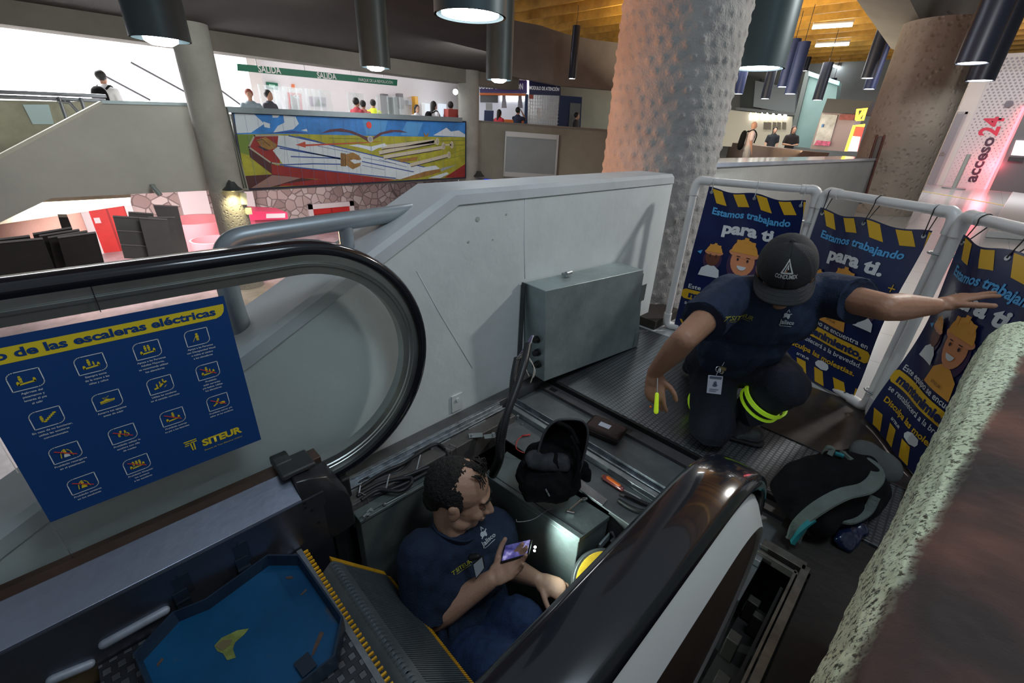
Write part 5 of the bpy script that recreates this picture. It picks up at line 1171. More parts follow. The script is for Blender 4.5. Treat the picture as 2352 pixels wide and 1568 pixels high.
# boots
def boot(a, toe, mat):
    d = (toe - a); d.z = 0; d.normalize(); m = MB(); b = Vector((a.x, a.y, .045))
    m.cone(b - d * .06, b + d * .05, .040, .040, e=.9); m.cone(b + d * .04 + Vector((0, 0, -.005)), b + d * .135 + Vector((0, 0, -.01)), .042, .038, u=d.cross(Vector((0, 0, 1))), e=.8); m.cone(b + Vector((0, 0, .0)), a + Vector((0, 0, .04)), .046, .046)
    blob_obj(m, 'boot', mat, t, .006, 3, fn=lambda p: Vector((p.x, p.y, max(p.z, .006))))
    m = MB(); m.cone(Vector((a.x, a.y, .012)) - d * .07, Vector((a.x, a.y, .012)) + d * .15, .043, .041, e=.3, u=d.cross(Vector((0, 0, 1)))); blob_obj(m, 'boot_sole', M('sole', (.02, .02, .02), .7), t, .006, 2, fn=lambda p: Vector((p.x, p.y, max(p.z, .001))))
bm_ = M('boot_leather', (.07, .075, .08), .38, 0, .3, 20)
boot(aR, at_z(1688, 1005, 0), bm_)
m = MB(); m.cone(aL + Vector((0, 0, .0)), aL + Vector((.10, .10, .02)), .05, .045); m.cone(aL + Vector((.10, .1, .02)), aL + Vector((.12, .12, -.02)), .045, .04); blob_obj(m, 'boot', M('boot_black', (.012, .012, .014), .6), t, .008, 3, fn=lambda p: Vector((p.x, p.y, max(p.z, .004))))
# cap
cp = thing('cap', 'charcoal baseball cap with white triangle emblem worn by the kneeling worker', 'cap', tuple(H))
cc0 = H + Rh @ Vector((0, -.010, .038))
def capshell(u, v):      # v 0..1 from rim to crown
    th = u * 2 * PI; x, y = math.sin(th), math.cos(th); z = math.sin(v * PI / 2); r = math.cos(v * PI / 2) ** .85
    front = max(0, y)
    seam = -.0012 * (1 if abs(math.sin(th * 3)) < .06 else 0)
    return cc0 + Rh @ Vector((x * r * (.088 + seam), y * r * (.106 + seam) + front * .006 * (1 - v), -.012 + z * (.098 + .010 * front) ))
m = MB(); m.grid(lambda u, v: capshell(u, min(v, .995)), 72, 20); m.build('crown', cap_m, cp, angle=180, solid=.003)
m = MB(); m.ball(capshell(0, 1.0) + Rh @ Vector((0, 0, .0)), (.008, .008, .004), 12, R=Rh); m.build('button', cap_m, cp, angle=180)
def brim(u, v):
    a = (u - .5) * PI * .86; x, y = math.sin(a), math.cos(a); ext = .064 * (1 - abs(2 * u - 1) ** 2.6)
    b = Vector((x * .089, y * .110, -.012)); o = b + Vector((x * ext * .35, ext, -.010 * ext / .07)); p = b.lerp(o, v)
    return cc0 + Rh @ (p + Vector((0, 0, -.020 * (abs(p.x) / .09) ** 2)))
m = MB(); m.grid(brim, 36, 10); m.build('brim', cap_m, cp, angle=180, solid=.004)
for k in range(3):
    m = MB(); m.tube([brim(i / 30, .25 + k * .25) + Rh @ Vector((0, 0, .0026)) for i in range(31)], .0006, 4); m.build('stitching', M('thread', (.035, .037, .042), .7), cp)
A = Art()
A.line([(-.017, -.0), (0, .034), (.017, 0)], .0042, 0, closed=True); A.line([(-.007, .004), (0, .022), (.003, .010)], .003, 0); A.poly([(-.006, .002), (.002, .002), (-.001, .009)], 1, 3)
A.text('CONDUMEX', 0, -.014, .0105, 0, 2, width=.066, align='C', bold=.03)
def capmap(a, b):
    th = a / .088; v = .36 + b / .105 / 1.25
    p = capshell((th / (2 * PI)) % 1.0, v); e = .003
    p1 = capshell((th / (2 * PI) + e) % 1.0, v); p2 = capshell((th / (2 * PI)) % 1.0, v + e); n = (p1 - p).cross(p2 - p).normalized()
    if n.dot(p - cc0) < 0: n = -n
    return p + n * .002, n
A.L = [([(-a, b) for a, b in V], F, mi, l) for V, F, mi, l in A.L]
A.build('emblem', [M('embroidery', (.55, .55, .55), .6), M('embroidery_orange', (.6, .2, .05), .6)], capmap, cp, eps=.0006, cuts=[(0, [i * .006 for i in range(-6, 7)])])
# print on the shirt chest: use a nearest ray onto the shirt from the front
def project_art(A, name, mats, target, origin_px, scale, rot, parent, off=.0025, facing=None):
    """art laid on the cloth: metres along the garment's local tangent plane at the surface point seen at origin_px"""
    bpy.context.view_layer.update(); dg = bpy.context.evaluated_depsgraph_get(); ob = target; me = ob.data; mw = ob.matrix_world
    from mathutils.bvhtree import BVHTree
    offp = OFF.get(ob.name, Vector()); bv = BVHTree.FromPolygons([v.co + offp for v in me.vertices], [tuple(p.vertices) for p in me.polygons])
    d = (RM @ Vector((origin_px[0] - PPX, origin_px[1] - PPY, FPX))).normalized(); P, N, _, _ = bv.ray_cast(CAM, d)
    if P is None: return None
    if N.dot(d) > 0: N = -N
    N = (N * .5 - d).normalized()
    rt = (RM @ Vector((1, 0, 0))); rt = (rt - N * rt.dot(N)).normalized(); up = N.cross(rt).normalized(); c, s = math.cos(rot), math.sin(rot)
    r2 = rt * c + up * s; u2 = up * c - rt * s
    def fn(a, b):
        q = P + r2 * a * scale + u2 * b * scale; h, n, _, _ = bv.ray_cast(q + N * .12, -N)
        if h is None: return q, N
        if n.dot(N) < 0: n = -n
        return h + n * off, n
    return A.build(name, mats, fn, parent, eps=.0004, cuts=[(0, [i * .01 for i in range(-6, 12)]), (1, [i * .01 for i in range(-6, 10)])])
shirt = [c for c in t.children if c.name.startswith('shirt')][0]
Aj = Art(); Aj.text('Jalisco', 0, 0, .016, 0, width=.06, bold=.02); Aj.ell(.020, .034, .008, .009, 0); Aj.ell(.030, .030, .006, .010, 0); Aj.line([(.012, .024), (.040, .040)], .004, 0); Aj.line([(.022, .046), (.027, .056), (.032, .046)], .003, 0); Aj.line([(.004, -.008), (.05, -.008)], .002, 0)
As = Art(); As.text('SITEUR', .016, 0, .018, 0, width=.078, bold=.012); As.line([(0, .015), (.012, .015)], .003, 0); As.line([(.006, .013), (.004, 0)], .003, 0); As.line([(.014, -.006), (.085, -.006)], .0015, 0)
tw, ty = M('thread_white', (.50, .54, .58), .7), M('thread_yellow', (.52, .50, .04), .7)
project_art(Aj, 'chest_print', [tw], shirt, (1788, 742), .9, -.12, t); project_art(As, 'chest_print', [M('thread_yellow_dim', (.30, .27, .03), .7)], shirt, (1662, 736), .8, -.35, t)
# badge and keys hanging from the belt
bd = thing('id_badge', 'white identity badge with keys hanging from the kneeling worker belt', 'badge', tuple(D_(1642, 880, 1.70)))
bc = [D_(a, b, 1.665) for a, b in ((1627, 861), (1661, 864), (1656, 906), (1623, 902))]
m = MB(); nb = (bc[1] - bc[0]).cross(bc[3] - bc[0]).normalized(); m.prism(bc, nb * .002); m.build('card', M('badge_white', (.42, .43, .50), .3), bd, bevel=.0005)
A = Art(); A.rect(.1, .84, .9, .95, 0, 1); A.ell(.5, .58, .10, .12, 0, 1, 14); A.ell(.5, .48, .16, .07, 0, 1, 14); A.line([(.15, .25), (.75, .25)], .03, 0); A.line([(.15, .15), (.6, .15)], .03, 0)
nf = -nb if nb.dot(CAM - bc[0]) < 0 else nb
A.build('card_print', [M('ink', (.06, .07, .12), .6)], lambda u, v: (((bc[3] * (1 - u) + bc[2] * u) * (1 - v) + (bc[0] * (1 - u) + bc[1] * u) * v) + nf * .0026, nf), bd)
for c_, r_ in (((1650, 848), .011), ((1657, 852), .009)):
    q = D_(*c_, 1.665); m = MB(); m.tube([q + (RM @ Vector((math.cos(a), math.sin(a), .2 * math.cos(a)))) * r_ for a in [i * PI / 10 for i in range(20)]], .0018, 6, closed=True); m.build('key_ring', chrome, bd, angle=180)
m = MB(); m.tube([D_(1668, 822, 1.68), D_(1660, 838, 1.67), D_(1652, 846, 1.665), D_(1645, 862, 1.665)], .0012, 5); m.build('chain', chrome, bd)
m = MB(); a = D_(1662, 846, 1.66); m.box(a, (.008, .02, .012)); m.box(a + Vector((0, 0, -.014)), (.004, .006, .02)); m.build('key', M('brass', (.35, .27, .15), .35, .9), bd)
# screwdriver in the hand
sd = thing('screwdriver', 'screwdriver with translucent yellow handle held in the kneeling worker hand', 'screwdriver', tuple(D_(1505, 930, 1.55)))
zs = 1.535
a, b, c = D_(1507, 945, zs), D_(1509, 905, zs + .005), D_(1510, 868, zs + .012)
m = MB(); m.cone(a, b, .0085, .0065, n=14); m.build('handle', M('lime_plastic', (.50, .72, .02), .25, emit=.25, coat=.5), sd, angle=180)
m = MB(); m.cyl(b, c, .0024, n=10); m.build('shaft', chrome, sd)
m = MB(); m.ball(D_(1494, 934, zs + .012), .0042, 10); m.build('tip_cap', MATS['orange_plastic'], sd)
# ---------------------------------------------------------------- sitting worker
H = D_(1056, 1134, 1.475); Fh = Vector((.60, -.66, -.20)); Uh = Vector((.0, .12, 1)); Rh = frame3(Fh, Uh)
neck = D_(1042, 1232, 1.53); shR, shL = D_(972, 1275, 1.45), D_(1135, 1215, 1.63)
elR, wrR = D_(985, 1425, 1.47), D_(1128, 1330, 1.42); elL, wrL = D_(1160, 1298, 1.73), D_(1234, 1330, 1.58)
chest, belly, pel = D_(1055, 1310, 1.57), D_(1045, 1400, 1.62), D_(1035, 1465, 1.70)
hR, hL = D_(1000, 1480, 1.66), D_(1090, 1440, 1.70); kR, kL = D_(1130, 1535, 1.40), D_(1196, 1430, 1.52)
t = thing('person', 'person in navy polo shirt and jeans sitting in the pit looking at a phone', 'person', (pel.x, pel.y, -1.2))
m = MB(); head_vol(m, H, Rh, 1.06)
chain(m, [neck, H - Rh @ Vector((0, .02, .06))], [.064, .060]); m.cone(shL, shR, .055, .055); m.cone(neck, chest, .07, .10); chain(m, [chest, belly, pel], [.09, .08, .08])
chain(m, [shR, lerp(shR, elR, .55), elR], [.056, .052, .045]); chain(m, [elR, lerp(elR, wrR, .3), wrR], [.045, .048, .029])
chain(m, [shL, lerp(shL, elL, .55), elL], [.056, .050, .043]); chain(m, [elL, lerp(elL, wrL, .3), wrL], [.043, .044, .027])
aR_, aL_ = Vector((.72, .30, -.95)), Vector((.86, .42, -.98))
chain(m, [pel, hR, kR, aR_], [.07, .07, .06, .04]); chain(m, [pel, hL, kL, aL_], [.07, .07, .06, .04])
ph_c = D_(1187, 1266, 1.43)
dR = (D_(1196, 1288, 1.42) - wrR).normalized()
hand_vol(m, wrR, dR, Vector((0, -.15, 1)), thumb=-1, curls=(.30, .34, .40, .5), spread=.05, tc=.8)
dL = (D_(1282, 1350, 1.55) - wrL).normalized(); hand_vol(m, wrL, dL, Vector((.1, .2, -1)), thumb=-1, curls=(.4, .5, .6, .7), spread=.10, tc=.4)
blob_obj(m, 'body', skin2, t, .0042, 3, fn=head_fix(H, Rh, 1.06))
for q in (-1, 1):
    m = MB(); m.ball(H + Rh @ Vector((q * .031, .0735, .002)) * 1.06, .0125, 16); m.build('eye', M('eyelid', (.22, .11, .075), .45), t, angle=180)
    m = MB(); m.tube([H + Rh @ Vector((q * (.020 + .0055 * k), .0885 - .0022 * abs(k - 2) - .0025 * (k > 3), -.0035 - .0012 * (k == 0 or k == 4))) * 1.06 for k in range(5)], .0013, 5); m.build('eyelashes', hair_m, t, angle=180)
    m = MB(); m.cone(H + Rh @ Vector((q * .015, .096, .021)) * 1.06, H + Rh @ Vector((q * .046, .083, .027)) * 1.06, .0050, .003, n=8); m.build('eyebrow', hair_m, t, angle=180)
# hair: thick at the back and sides, receding thin front
m = MB()
def HB_(x, y, z, rx, ry, rz): m.ball(H + Rh @ Vector((x, y, z)) * 1.06, (rx, ry, rz), 24, R=Rh)
HB_(0, -.050, .036, .083, .074, .083); HB_(0, -.028, .052, .075, .078, .077); 
for q in (-1, 1): HB_(q * .068, -.016, .030, .016, .034, .044); HB_(q * .073, .010, .010, .007, .010, .022)
HB_(0, -.075, -.020, .062, .040, .052); HB_(0, .006, .086, .030, .052, .042)
blob_obj(m, 'hair', hair_thin, t, .0048, 2, na=.0045, ns=150)
rnd = random.Random(11)
for k in range(44):
    a0_ = rnd.uniform(-.9, .9); b = Vector((.055 * a0_, .022 + rnd.uniform(-.02, .015), .119 - .006 * a0_ ** 2)); e_ = Vector((.060 * a0_ + rnd.uniform(-.018, .018), .058 + rnd.uniform(-.014, .010), .106 - abs(a0_) * .016))
    mid = b.lerp(e_, .5) + Vector((rnd.uniform(-.008, .008), 0, .010)); m = MB(); m.tube(smooth_path([H + Rh @ b * 1.06, H + Rh @ mid * 1.06, H + Rh @ e_ * 1.06], 5), .0012 + .0008 * rnd.random(), 4); m.build('hair_strand', hair_m, t, angle=180)
m = MB()
for q in (-1, 1): m.ball(H + Rh @ Vector((q * .040, .030, -.075)) * 1.06, (.024, .036, .022), 18, R=Rh)
m.ball(H + Rh @ Vector((0, .060, -.092)) * 1.06, (.028, .026, .018), 18, R=Rh)
blob_obj(m, 'stubble', M('stubble_grey', (.20, .135, .105), .8, 0, .35, 200, .6, 300), t, .0045, 2)
# polo shirt
slR, slL = lerp(shR, elR, .86), lerp(shL, elL, .60)
m = MB(); wx = (shL - shR).normalized(); fw = Vector((.35, -.85, -.2)).normalized()
m.cone(lerp(shR, shL, .10) + Vector((0, 0, -.012)), lerp(shL, shR, .10) + Vector((0, 0, -.012)), .088, .085)
m.cone(chest - wx * .085, chest + wx * .075, .130, .125); m.cone(belly - wx * .09, belly + wx * .08, .142, .14); m.cone(lerp(belly, pel, .75) - wx * .08, lerp(belly, pel, .75) + wx * .08, .146, .145)
m.cone(neck + Vector((0, 0, -.01)), chest, .088, .12); chain(m, [shR, slR, lerp(shR, elR, .98)], [.088, .080, .078]); chain(m, [shL, lerp(shL, elL, .7)], [.084, .074])
blob_obj(m, 'polo_shirt', navy, t, .008, 4, fn=wrink(cuff([(slR, (elR - shR).normalized(), .13), (slL, (elL - shL).normalized(), .13)]), .009, 15))
nd = (H - neck).normalized(); ctr = neck + nd * .046
m = MB(); u_ = fw - nd * fw.dot(nd); u_.normalize(); w_ = nd.cross(u_)
fr = []
for i in range(31):
    a = .22 + (2 * PI - .44) * i / 30; o = u_ * math.cos(a) + w_ * math.sin(a); drop = max(0, math.cos(a)) ** 2
    fr.append((ctr + o * .072 - nd * (.022 * drop) + nd * .004, (o * .8 - nd * .6).normalized(), (nd * .8 + o * .6).normalized()))
m.sweep(fr, [(-.004, -.020), (.006, -.024), (.006, .0), (.0, .016), (-.006, .014)]); m.build('collar', navy, t, angle=60)
m = MB(); V_ = ctr + u_ * .066 - nd * .028; m.add([V_ + w_ * .022 + nd * .02, V_ - w_ * .022 + nd * .02, V_ - nd * .05 + u_ * .026], [(0, 1, 2)]); m.build('neck_opening', skin2, t, solid=.003)
polo = [c for c in t.children if c.name.startswith('polo_shirt')][0]
project_art(Aj, 'chest_print', [tw], polo, (1108, 1255), .95, .55, t); project_art(As, 'chest_print', [ty], polo, (1040, 1320), .78, .50, t)
# jeans
m = MB(); m.cone(hR, hL, .13, .125); m.cone(pel, belly, .135, .12); chain(m, [hR, lerp(hR, kR, .5), kR], [.12, .108, .094]); chain(m, [hL, lerp(hL, kL, .5), kL], [.115, .10, .085])
chain(m, [kR, lerp(kR, aR_, .9)], [.088, .06]); chain(m, [kL, lerp(kL, aL_, .9)], [.08, .06])
blob_obj(m, 'jeans', jeans, t, .009, 4, fn=wrink(None, .010, 14))
for a in (aR_, aL_):
    m = MB(); m.cone(a + Vector((0, 0, -.15)), a + Vector((.05, -.12, -.17)), .05, .045); m.cone(a, a + Vector((0, 0, -.14)), .05, .05); blob_obj(m, 'boot', MATS['boot_black'], t, .01, 2, fn=lambda p: Vector((p.x, p.y, max(p.z, -1.198))))
# badge holder on the chest
bd = thing('id_badge', 'clear plastic identity badge clipped to the sitting worker polo shirt', 'badge', tuple(D_(1100, 1300, 1.40)))
bq = [D_(a, b, z) for a, b, z in ((1087, 1295, 1.40), (1108, 1277, 1.40), (1113, 1303, 1.395), (1094, 1327, 1.395))]
nb = (bq[1] - bq[0]).cross(bq[3] - bq[0]).normalized(); cq = sum(bq, Vector()) / 4
m = MB(); m.prism([cq + (p - cq) * 1.15 for p in bq], nb * .003); m.build('holder', MATS['black'], bd, bevel=.002)
nf = -nb if nb.dot(CAM - cq) < 0 else nb
m = MB(); m.prism([cq + (p - cq) * .95 + nf * .0035 for p in bq], nf * .0005); m.build('card', M('badge_pale', (.35, .37, .40), .3), bd)
m = MB(); m.cone(D_(1083, 1280, 1.41), D_(1097, 1277, 1.405), .012, .009); m.build('clip', MATS['rubber_black'], bd)
# phone
pq = [D_(a, b, z) for a, b, z in ((1160, 1252, 1.475), (1220, 1238, 1.46), (1212, 1272, 1.405), (1150, 1290, 1.42))]
ph = thing('phone', 'black smartphone with lit screen and torch on, in the sitting worker hand', 'phone', tuple(sum(pq, Vector()) / 4))
nb = (pq[1] - pq[0]).cross(pq[3] - pq[0]).normalized(); nf = nb if nb.dot(CAM - pq[0]) > 0 else -nb; cq = sum(pq, Vector()) / 4
m = MB(); m.prism([cq + (p - cq) * 1.05 for p in pq], -nf * .009); m.build('case', MATS['rubber_black'], ph, bevel=.003)
scr = M('phone_screen', (.02, .02, .06), .15); nt_, b_ = nodes(scr); n_ = nt_.nodes.new('ShaderNodeTexNoise'); n_.inputs['Scale'].default_value = 30; tc_ = nt_.nodes.new('ShaderNodeTexCoord'); nt_.links.new(tc_.outputs['Object'], n_.inputs['Vector'])
nt_.links.new(ramp(nt_, n_.outputs['Fac'], [(.35, (.02, .02, .10)), (.55, (.09, .08, .26)), (.7, (.35, .33, .6))]), b_.inputs['Emission Color']); b_.inputs['Emission Strength'].default_value = .75
m = MB(); m.prism([cq + (p - cq) * .94 + nf * .0002 for p in pq], nf * .0006); m.build('screen', scr, ph)
lp = D_(1229, 1256, 1.455); m = MB()
m.ball(lp, .0042, 12); m.ball(lp + RM @ Vector((-.002, .012, 0)), .0038, 12); m.build('torch_light', M('torch_glow', (1, 1, 1), .5, emit=60, ecol=(.8, 1, .97)), ph, angle=180)
lamp('phone_torch', 'SPOT', lp + Vector((.012, .004, .0)), 6.0, (.80, 1.0, .93), .012, tuple(D_(1330, 1240, 1.50) + Vector((0, 0, -.05))), 1.9, .9)
# ---------------------------------------------------------------- background people
def person_far(px, py, floor, height, cols, label, group=None, face=0., depth=None, lean=0., arms='down', extras=(), yy=None, dv=None):
    """px,py = top of the head in the photo"""
    r = RM @ Vector((px - PPX, py - PPY, FPX))
    zc = depth or (floor + height - CAM.z) / r.z * 1.0 * 1
    P = CAM + r * ((zc / FPX) if depth else zc)
    if floor == .05 or yy: P = at_y(px, py, yy or 13.45)
    if dv: P = on_vplane(px, py, PW + DN * dv, DW)
    top = P.z; hgt = top - floor; s = hgt / 1.72
    yaw = math.atan2(-P.y, -P.x) + face; F = Vector((math.cos(yaw), math.sin(yaw), 0)); X = Vector((F.y, -F.x, 0))
    t = thing('person', label, 'person', (P.x, P.y, floor), group); o = Vector((P.x, P.y, floor))
    def L(x, y, z): return o + (X * x + F * (y + lean * max(0, z - .95)) + Vector((0, 0, z))) * s
    R_ = frame3(F + Vector((0, 0, -.15 if lean else 0)), (0, 0, 1)); skinm, shirt_c, trs, hair_c = cols
    m = MB(); hc = L(0, .02, 1.59); m.ball(hc + Vector((0, 0, .02)) * s, (.074 * s, .09 * s, .10 * s), 14, R=R_); m.ball(hc + R_ @ Vector((0, .05, -.045)) * s, .045 * s, 12); m.cone(hc + R_ @ Vector((0, .08, .01)) * s, hc + R_ @ Vector((0, .1, -.02)) * s, .008 * s, .012 * s)
    m.cone(L(0, 0, 1.40), L(0, .01, 1.54), .055 * s, .05 * s); m.cone(L(-.15, 0, 1.36), L(.15, 0, 1.36), .06 * s, .06 * s); m.cone(L(0, 0, 1.35), L(0, 0, 1.0), .11 * s, .11 * s, u=X, e=.7)
    AR = {'down': ((.22, .0, 1.12), (.23, .08, .86)), 'fold': ((.24, .06, 1.12), (.06, .24, 1.10)), 'ledge': ((.25, .12, 1.15), (.10, .34, 1.12)), 'up': ((.22, .20, 1.35), (.10, .16, 1.55)), 'phone': ((.22, .05, 1.10), (.08, .26, 1.22))}
    hands = []
    for q in (-1, 1):
        el, wr = AR[arms]; e = L(q * el[0], el[1], el[2]); w_ = L(q * wr[0], wr[1], wr[2]); m.cone(L(q * .18, 0, 1.37), e, .048 * s, .040 * s); m.cone(e, w_, .040 * s, .026 * s); d = (w_ - e).normalized()
        m.cone(w_, w_ + d * .09 * s, .030 * s, .026 * s, u=X, e=.5); m.cone(w_ + d * .08 * s, w_ + d * .16 * s, .028 * s, .018 * s, u=X, e=.45); m.cone(w_ + d * .03 * s, w_ + d * .07 * s + X * (-q) * .04 * s, .011 * s, .009 * s)
        m.cone(L(q * .09, 0, .92), L(q * .10, .02, .5), .085 * s, .055 * s); m.cone(L(q * .10, .02, .5), L(q * .10, 0, .09), .055 * s, .04 * s); m.cone(L(q * .10, -.03, .05), L(q * .11, .14, .04), .04 * s, .035 * s)
    blob_obj(m, 'body', skinm, t, .016 * s, 1)
    m = MB(); m.cone(L(-.13, 0, 1.35), L(.13, 0, 1.35), .085 * s, .085 * s); m.cone(L(0, 0, 1.34), L(0, 0, 1.0), .165 * s, .160 * s, u=X, e=.72); m.cone(L(0, 0, 1.0), L(0, 0, .93), .165 * s, .165 * s, u=X, e=.75)
    for q in (-1, 1):
        e = L(q * AR[arms][0][0], AR[arms][0][1], AR[arms][0][2]); m.cone(L(q * .17, 0, 1.37), lerp(L(q * .17, 0, 1.37), e, .75), .070 * s, .062 * s)
    blob_obj(m, 'shirt', shirt_c, t, .018 * s, 1)
    m = MB(); m.cone(L(-.07, 0, .92), L(.07, 0, .92), .125 * s, .125 * s)
    for q in (-1, 1): m.cone(L(q * .09, 0, .9), L(q * .10, .02, .5), .10 * s, .075 * s); m.cone(L(q * .10, .02, .5), L(q * .10, 0, .12), .075 * s, .062 * s)
    blob_obj(m, 'trousers', trs, t, .018 * s, 1)
    m = MB(); m.ball(hc + R_ @ Vector((0, -.030, .048)) * s, (.094 * s, .098 * s, .104 * s), 14, R=R_)
    if 'long' in extras: m.cone(hc + R_ @ Vector((0, -.05, .03)) * s, hc + R_ @ Vector((0, -.085, -.22)) * s, .08 * s, .06 * s)
    if 'bald' not in extras and 'hat' not in extras: blob_obj(m, 'hair', hair_c, t, .014 * s, 1)
    if 'hat' in extras: blob_obj(m, 'knit_hat', hair_c, t, .014 * s, 1)
    if 'pack' in extras:
        m = MB(); m.cone(L(0, -.22, 1.30), L(0, -.24, 1.0), .15 * s, .16 * s, u=X, e=.6); b = blob_obj(m, 'backpack', MATS['bag_black_floor'], None, .02 * s, 1); tag(b, 'black backpack worn by the ' + ' '.join(label.split()[:6]), 'backpack')
        for q in (-1, 1): m = MB(); m.tube(smooth_path([L(q * .10, -.13, 1.40), L(q * .10, .03, 1.46), L(q * .11, .145, 1.32), L(q * .13, .12, 1.08)], 4), .02 * s, 6); st = m.build('shoulder_strap', MATS['bag_black_floor'], t, angle=180)
    return t
SK, SKL = M('skin_far', (.45, .24, .16), .6), M('skin_far_light', (.55, .33, .24), .6)
def cl(n, c): return M('cloth_' + n, c, .85)
HR = M('hair_far', (.012, .010, .010), .6)
person_far(570, 206, .05, 1.72, (SK, cl('grey', (.24, .30, .34)), cl('dark', (.03, .03, .04)), M('hat_rust', (.26, .07, .05), .8)), 'person in grey t-shirt and rust hat leaning on the gallery ledge', lean=.25, arms='ledge', extras=('hat',), depth=None)
person_far(614, 207, .05, 1.72, (SK, cl('charcoal', (.06, .06, .08)), cl('dark', (.03, .03, .04)), HR), 'person in dark polo looking at phone beside the rust hatted person on the gallery', arms='phone', face=.9)
person_far(228, 162, .05, 1.70, (SK, cl('white', (.75, .75, .78)), cl('paleblue', (.35, .42, .55)), HR), 'person in white with dark backpack climbing the sunlit stair', arms='down', face=2.6, yy=14.4, extras=('pack',))
person_far(817, 225, .05, 1.68, (SK, cl('red', (.45, .05, .07)), cl('dark', (.03, .03, .04)), HR), 'person in dark red shirt behind the gallery ledge, left of the coral shirt', face=2.4)
person_far(833, 231, .05, 1.66, (SK, cl('coral', (.60, .20, .17)), cl('dark', (.03, .03, .04)), HR), 'person in coral shirt behind the gallery ledge left of the yellow vest', face=2.8, yy=14.1)
person_far(856, 229, .05, 1.68, (SK, cl('yellow', (.70, .80, .05)), cl('dark', (.03, .03, .04)), HR), 'person in bright yellow safety vest behind the gallery ledge', face=3.0, yy=14.8)
person_far(957, 241, .05, 1.60, (SKL, cl('white', (.75, .75, .78)), cl('dark', (.03, .03, .04)), HR), 'long haired person in white top on the gallery, smaller one nearest the yellow vest', face=.6, extras=('long',))
person_far(996, 233, .05, 1.68, (SKL, cl('white', (.75, .75, .78)), cl('dark', (.03, .03, .04)), HR), 'long haired person in white top carrying a black backpack on the gallery', face=2.2, extras=('long', 'pack'))
person_far(1035, 234, .05, 1.70, (SK, cl('purple', (.14, .07, .38)), cl('dark', (.03, .03, .04)), HR), 'person in purple shirt facing the ticket machines on the gallery', face=2.8)
person_far(1147, 252, .2, 1.62, (SK, cl('brightred', (.55, .03, .05)), cl('dark', (.03, .03, .04)), HR), 'person in bright red top at the blue attention booth counter', face=2.4, extras=('long',), dv=.85)
person_far(1190, 247, .2, 1.7, (SK, cl('navy', (.02, .03, .07)), cl('navy', (.02, .03, .07)), HR), 'person in navy jacket with raised arms at the booth counter', face=2.6, arms='up', dv=.85)
person_far(1325, 259, .2, 1.6, (SKL, cl('blackprint', (.04, .04, .05)), cl('dark', (.03, .03, .04)), HR), 'dark haired person in patterned black top walking past the grey booth door', face=1.5, dv=.85)
person_far(1733, 278, 0, 1.72, (SK, cl('pinkwhite', (.60, .48, .48)), cl('palegrey', (.5, .5, .5)), HR), 'bald person in pale shirt with large black backpack in the far hall', face=1.8, extras=('bald', 'pack'))
person_far(1782, 292, 0, 1.66, (SKL, cl('black', (.015, .018, .025)), cl('black', (.015, .018, .025)), HR), 'person dressed all in black standing before the lit display wall', face=.2, extras=('long',))
person_far(1826, 290, 0, 1.66, (SKL, cl('blacktee', (.02, .018, .02)), cl('denimblue', (.06, .12, .26)), M('hair_brown', (.05, .02, .015), .6)), 'long haired person in black t-shirt and blue jeans in the far hall', face=.3, extras=('long',), arms='fold')
# ================================================================ MURAL ON THE GALLERY FRONT
YM = YG - .05
def PM(px, py): q = at_y(px, py, YM); return (q.x, q.z)
mc = [(533, 258), (1069.5, 279.5), (1069, 408), (564, 435)]
t = thing('mural', 'long painted mural of a bound body in white robes under blue sky', 'mural', tuple(at_y(800, 350, YM)))
m = MB(); m.prism([Vector((*[PM(*p)[0]], YM + .001, PM(*p)[1])) for p in mc], (0, .03, 0)); m.build('panel', M('mural_blue', (.03, .20, .56), .5, 0, .35, 1.6), t)
m = MB()
for i in range(4):
    a, b = [Vector((PM(*mc[j])[0], YM - .01, PM(*mc[j])[1])) for j in (i, (i + 1) % 4)]; m.cyl(a, b, .022, n=6)
m.build('frame', M('mural_frame', (.02, .025, .05), .5), t)
def z2(x, y): return (500 + x / 3.92, 80 + y / 3.92)
def MP(*pts): return [PM(*z2(*p)) for p in pts]
A = Art()
mm = [M('m_green', (.14, .22, .03), .6), M('m_yellow', (.34, .33, .03), .6, 0, .25, 3), M('m_cream', (.55, .62, .66), .6, 0, .06, 3), M('m_red', (.26, .02, .018), .6, 0, .15, 3), M('m_darkred', (.07, .018, .018), .6), M('m_brown', (.28, .15, .04), .6, 0, .3, 6), M('m_sun', (.80, .06, .03), .6),
      M('m_wing', (.10, .035, .05), .6), M('m_cloud', (.58, .66, .72), .6), M('m_navy', (.03, .08, .30), .6), M('m_pinkbrown', (.28, .16, .14), .6), M('m_stone', (.50, .46, .36), .6), M('m_arrow', (.45, .07, .04), .6), M('m_grout', (.28, .32, .36), .7), M('m_midblue', (.08, .30, .62), .6), M('m_line', (.10, .16, .34), .6), M('m_edge', (.36, .34, .26), .6), M('m_dark', (.03, .02, .03), .6)]
A.poly(MP((172, 895), (700, 892), (1500, 912), (2232, 920), (2232, 1285), (250, 1390)), 1, 1)
A.poly(MP((172, 895), (330, 900), (290, 1010), (300, 1090), (205, 1060)), 0, 2); A.poly(MP((205, 1060), (300, 1100), (480, 1255), (240, 1265)), 1, 2)
for c in ([(150, 705), (330, 715), (420, 800), (300, 880), (170, 885)], [(590, 725), (700, 735), (730, 800), (680, 850), (560, 870), (500, 880), (540, 820), (600, 790)], [(410, 780), (470, 800), (470, 840), (420, 830)], [(1940, 905), (2000, 870), (2060, 835), (2100, 870), (2170, 860), (2232, 900), (2232, 920)], [(750, 860), (800, 845), (810, 870)], [(490, 720), (560, 722), (540, 745), (495, 745)]): A.poly(MP(*c), 8, 2)
